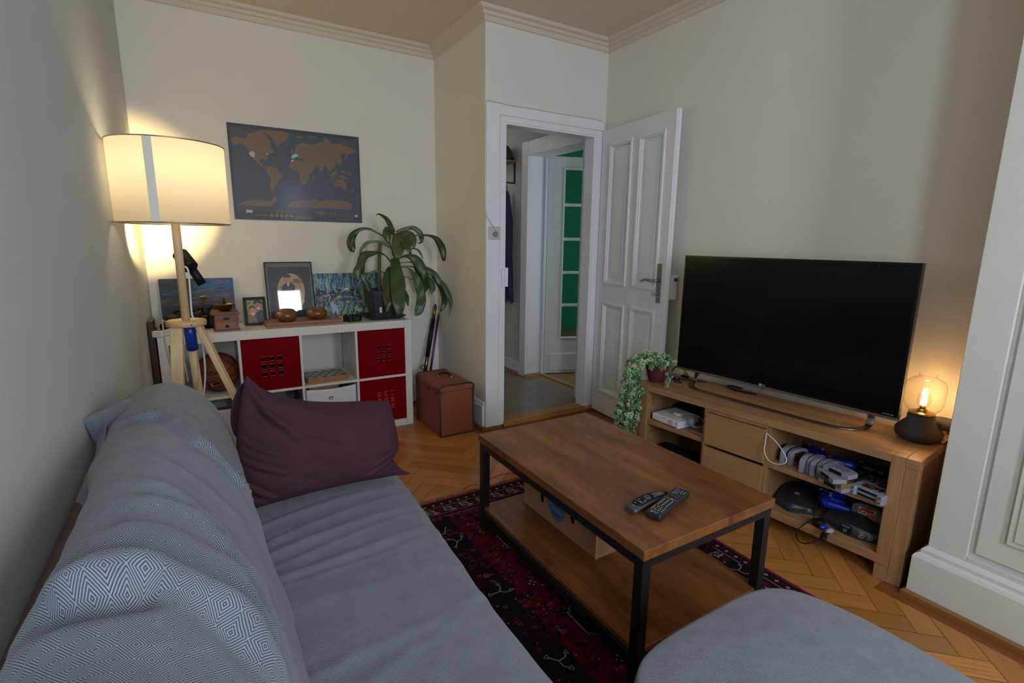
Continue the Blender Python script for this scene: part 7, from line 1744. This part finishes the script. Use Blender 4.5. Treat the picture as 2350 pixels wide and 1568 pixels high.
# ------------------------------------------------------------------ controllers
def controller(s, v, z, rz, name_label, col, tilt=0, stuff='game controllers in the cabinet'):
    t = cab_thing('game_controller', name_label, 'game controller', s, v, z, rz, stuff); t.rotation_euler = (tilt, 0, TH+rz)
    mt = plain('controller_'+col, col, .35)
    def blob(pts, rad):
        me = MB(); P = spline([Vector(p) for p in pts], 6); n = len(P); rr = []
        for i in range(n):
            f = i/(n-1)*(len(rad)-1); k = min(int(f), len(rad)-2); rr.append(rad[k]+(rad[k+1]-rad[k])*(f-k))
        me.tube(P, rr, 16); return me
    # three prongs running towards -y from a wide body
    m = blob([(-.062, .0, .02), (-.03, .005, .022), (.03, .005, .022), (.062, .0, .02)], [.012, .022, .023, .022, .012])
    for x, l in ((-.055, .085), (0, .075), (.055, .085)):
        P = [Vector((x*.85, .0, .02)), Vector((x, -l*.4, .018)), Vector((x*1.12, -l*.8, .013)), Vector((x*1.16, -l, .011))]
        P = spline(P, 5); n = len(P); m.tube(P, [.0205-.0095*(i/(n-1)) for i in range(n-1)]+[.006], 16)
    m.build('body', mt, t)
    ky = plain('button_yellow', 'd8a02c', .35)
    for dx, dy in ((0, .008), (0, -.008), (.009, 0), (-.009, 0)): MB().lathe([(.0042, 0), (.0042, .003), (0, .004)], 14, (.045+dx, .01+dy, .0395)).build('yellow_button', ky, t)
    for x, y, c in ((.032, -.004, '2a8a4a'), (.022, .004, '2a4aa8'), (.0, .012, 'b82c30')): MB().lathe([(.0045, 0), (.0045, .003), (0, .004)], 14, (x, y, .041)).build('button', plain('btn'+c, c, .35), t)
    MB().lathe([(.009, 0), (.009, .003), (.004, .004), (.004, .011), (.0075, .013), (.0065, .016), (0, .016)], 20, (0, -.018, .037)).build('thumb_stick', M_grey, t)
    m = MB(); m.box((-.058, .003, .04), (-.042, .009, .043)); m.box((-.053, -.002, .04), (-.047, .014, .043)); m.build('direction_pad', M_dark, t, bevel=.001)
    return t
controller(.455, .27, .3185, R(60), 'blue controller with a red button in the dark at the back of the shelf', '1a2a90', R(20))
controller(.33, .23, .3185, R(110), 'blue controller with yellow buttons behind the row of cartridges', '1c2f9e', R(35))
controller(.22, .27, .3185, R(80), 'dark grey controller at the back of the shelf, yellow buttons', '303236', R(15))
controller(.345, .15, .166, R(28), 'blue controller lying on the left dark console in the lower bay', '1428a8', R(-3))
def stick(s, v, label):
    t = cab_thing('joystick_knob', label, 'joystick', s, v, .3185, 0, 'round silver topped knobs at the right of the shelf')
    MB().lathe([(0, 0), (.022, 0), (.026, .006), (.026, .022), (.0225, .026), (0, .026)], 28).build('drum', M_grey, t)
    MB().lathe([(0, .026), (.014, .026), (.014, .03), (.008, .034), (.008, .042), (.013, .046), (.011, .052), (0, .053)], 24).build('knob', M_dark, t)
stick(.178, .13, 'round grey drum with a dark knob behind the wide cartridges')
stick(.118, .085, 'round grey drum with a dark knob at the right end of the shelf')
wire('controller_grip', 'silver tube shaped grip lying behind the wide cartridges', 'grip', [CW(.24, .09, .333), CW(.22, .12, .338), CW(.20, .15, .345)], .013, M_chrome)
wire('cable', 'tangled black cable at the back of the upper right shelf', 'cable', [CW(.28, .26, .34), CW(.25, .24, .37), CW(.21, .27, .36), CW(.2, .22, .34), CW(.25, .2, .33), CW(.27, .24, .34)], .004, M_blackplastic)
# ------------------------------------------------------------------ dark consoles in the lower bay
def dark_console(s, v, rz, label, front=True):
    # local: width along y (centred), depth along +x, front at x=0
    t = cab_thing('dark_game_console', label, 'game console', s, v, .1055, rz, 'dark curved game consoles in the lower bay')
    W_, D = .25, .185; mt = plain('charcoal_plastic', '26282e', .45)
    def fn(u, vv):
        # cross-section along depth (vv) and width (u): low front lip, swelling body
        y = (u-.5)*W_; e = min(u, 1-u)*2; x = D*vv
        side = min(1, (e/.12))**.5 if e < .12 else 1
        zt = .036+.030*math.sin(min(vv/.55, 1)*PI/2)-.012*max(0, (vv-.6)/.4)**2
        bulge = .012*math.cos((u-.5)*PI*2.2)*(1-.3*vv)
        z = (zt+bulge*.6)*side
        fx = -.018*math.cos((u-.5)*PI*1.9)*(1-vv)**2
        return (x+fx+.012, y, max(z, .001))
    m = MB(); m.grid(fn, 60, 30)
    # skirt down to the feet
    ring = [fn(i/60, 0) for i in range(61)]+[fn(1, j/30) for j in range(1, 31)]+[fn(1-i/60, 1) for i in range(1, 61)]+[fn(0, 1-j/30) for j in range(1, 30)]
    tp = [m.V(p) for p in ring]; bt = [m.V((p[0], p[1], 0)) for p in ring]; n = len(ring)
    for i in range(n): m.face([tp[i], tp[(i+1) % n], bt[(i+1) % n], bt[i]], True)
    bmesh.ops.remove_doubles(m.bm, verts=m.bm.verts, dist=.0005); bmesh.ops.recalc_face_normals(m.bm, faces=m.bm.faces)
    m.build('console_body', mt, t)
    if front:
        def F(u, dz): p = Vector(fn(u, 0)); return p+Vector((-.0015, 0, dz-p.z))
        for u in (.20, .31):
            pr = MB(); c0 = F(u, .020); pr.lathe([(.0085, -.001), (.0115, -.001), (.0115, .0015), (.0085, .0015), (.0085, -.001)], 28, c0, m=Matrix.Rotation(-PI/2, 4, 'Y'), cap=False)
            pr.lathe([(0, .0), (.0055, 0), (.0055, .001), (0, .001)], 20, c0, m=Matrix.Rotation(-PI/2, 4, 'Y')); pr.build('controller_port', plain('port_grey', 'a0a0a6', .4), t)
        c0 = F(.53, .024); pl = MB().cbox(c0+Vector((-.0, 0, 0)), (.003, .044, .030)).build('badge_plate', M_blackplastic, t, bevel=.001)
        T2 = Matrix(((0, 0, -1, 0), (-1, 0, 0, 0), (0, 1, 0, 0), (0, 0, 0, 1)))
        MB().text('NINTENDO', .006, Matrix.Translation(c0+Vector((-.002, 0, .009))) @ T2, .0003).build('lettering', plain('badge_letter', 'b0b0b0', .4), pl)
        # small block letter N emblem in four colours
        m = MB(); x = c0.x-.0022
        def q(y0, y1, z0, z1, mi, sk=0): m.mi = mi; m.face([m.V((x, c0.y-y0, c0.z+z0)), m.V((x, c0.y-y0, c0.z+z1)), m.V((x, c0.y-y1, c0.z+z1-sk)), m.V((x, c0.y-y1, c0.z+z0-sk))])
        q(-.008, -.004, -.011, .001, 0); q(-.004, .001, -.005, .001, 1, .005); q(.001, .005, -.011, .001, 2); q(-.008, -.001, -.013, -.010, 3)
        m.build('emblem', [plain('emb_g', '2a8a3a', .4), plain('emb_b', '2a4ab8', .4), plain('emb_t', '2a8a9a', .4), plain('emb_y', 'c8a02a', .4)], pl)
    else:
        m = MB()
        for i in range(14): u = .14+i*.022; p = Vector(fn(u, 0)); m.box((p.x-.001, p.y-.0012, .010), (p.x+.001, p.y+.0012, .028))
        m.build('vent_slits', M_blackplastic, t)
        MB().box((.05, -.02, .069), (.07, .01, .0705)).build('small_label', M_grey, t)
    return t
dark_console(.452, .055, R(0)+R(8), 'dark games console with vent slits at the left of the lower bay', False)
bpy.context.view_layer.update()
dc = [o for o in COL.objects if o.name.startswith('dark_game_console')][0]
dc.scale = (1.15, .70, .95)
dark_console(.212, .052, R(-4), 'dark games console with two round ports at the right of the lower bay', True).scale = (1, 1, 1.18)
def inserted():
    t = cab_thing('game_cartridge', 'grey game cartridge with a red label plugged upright into the dark console', 'game cartridge', .185, .125, .168, R(80), 'grey game cartridges on the cabinet shelf')
    t.rotation_euler = (0, R(0), TH-R(95)); t.location = CW(.262, .115, .150)
    cart_mesh(t, plain('dim_grey_plastic', '5a5a5e', .5), ['b0a088', 'a83028', 'c05038', '5a3828', 'c8b89a', '8a2820'])
    # label side towards the camera: mirror by turning half way round
    t.rotation_euler = (R(-12), 0, TH-PI/2); t.location = CW(.235, .13, .158)
inserted()
def conn(s, v, z, col, label, rz):
    t = cab_thing('console_plug', label, 'plug', s, v, z, rz, 'plugs at the front of the right dark console')
    M = Matrix.Rotation(PI/2, 4, 'Y')
    MB().lathe([(0, 0), (.010, 0), (.011, .004), (.011, .022), (.0085, .03), (.006, .033), (0, .034)], 20, m=M.inverted()).build('plug_body', plain('plug_c'+col, col, .4), t, bevel=.0)
    return t
conn(.282, .010, .127, '1c2f9e', 'blue console plug in the front of the dark console', R(-20))
conn(.255, -.002, .125, 'a0a0a8', 'light grey console plug in the front of the dark console', R(-15))
t = cab_thing('ferrite_block', 'black octagonal cable block hanging over the cabinet bottom edge', 'cable block', .263, -.062, .112, R(15))
MB().lathe([(0, -.019), (.010, -.019), (.013, -.016), (.013, .016), (.010, .019), (0, .019)], 8, smooth=False, m=Matrix.Rotation(R(75), 4, 'Y')).build('block', M_blackplastic, t)
wire('cable', 'black cable looping out over the bottom edge of the cabinet', 'cable', [CW(.36, .12, .2), CW(.352, .07, .165), CW(.345, .03, .125), CW(.36, -.03, .108), CW(.365, -.075, .085), CW(.34, -.10, .068), CW(.31, -.10, .072), CW(.285, -.085, .09), CW(.268, -.068, .106), CW(.258, -.045, .12), CW(.253, -.02, .125)], .0028, M_blackplastic)
t = cab_thing('cable_reel', 'black round plug lying between the two dark consoles', 'plug', .318, .03, .1055)
MB().lathe([(0, 0), (.022, 0), (.026, .012), (.022, .026), (.012, .032), (0, .033)], 24).build('plug_body', M_blackplastic, t)
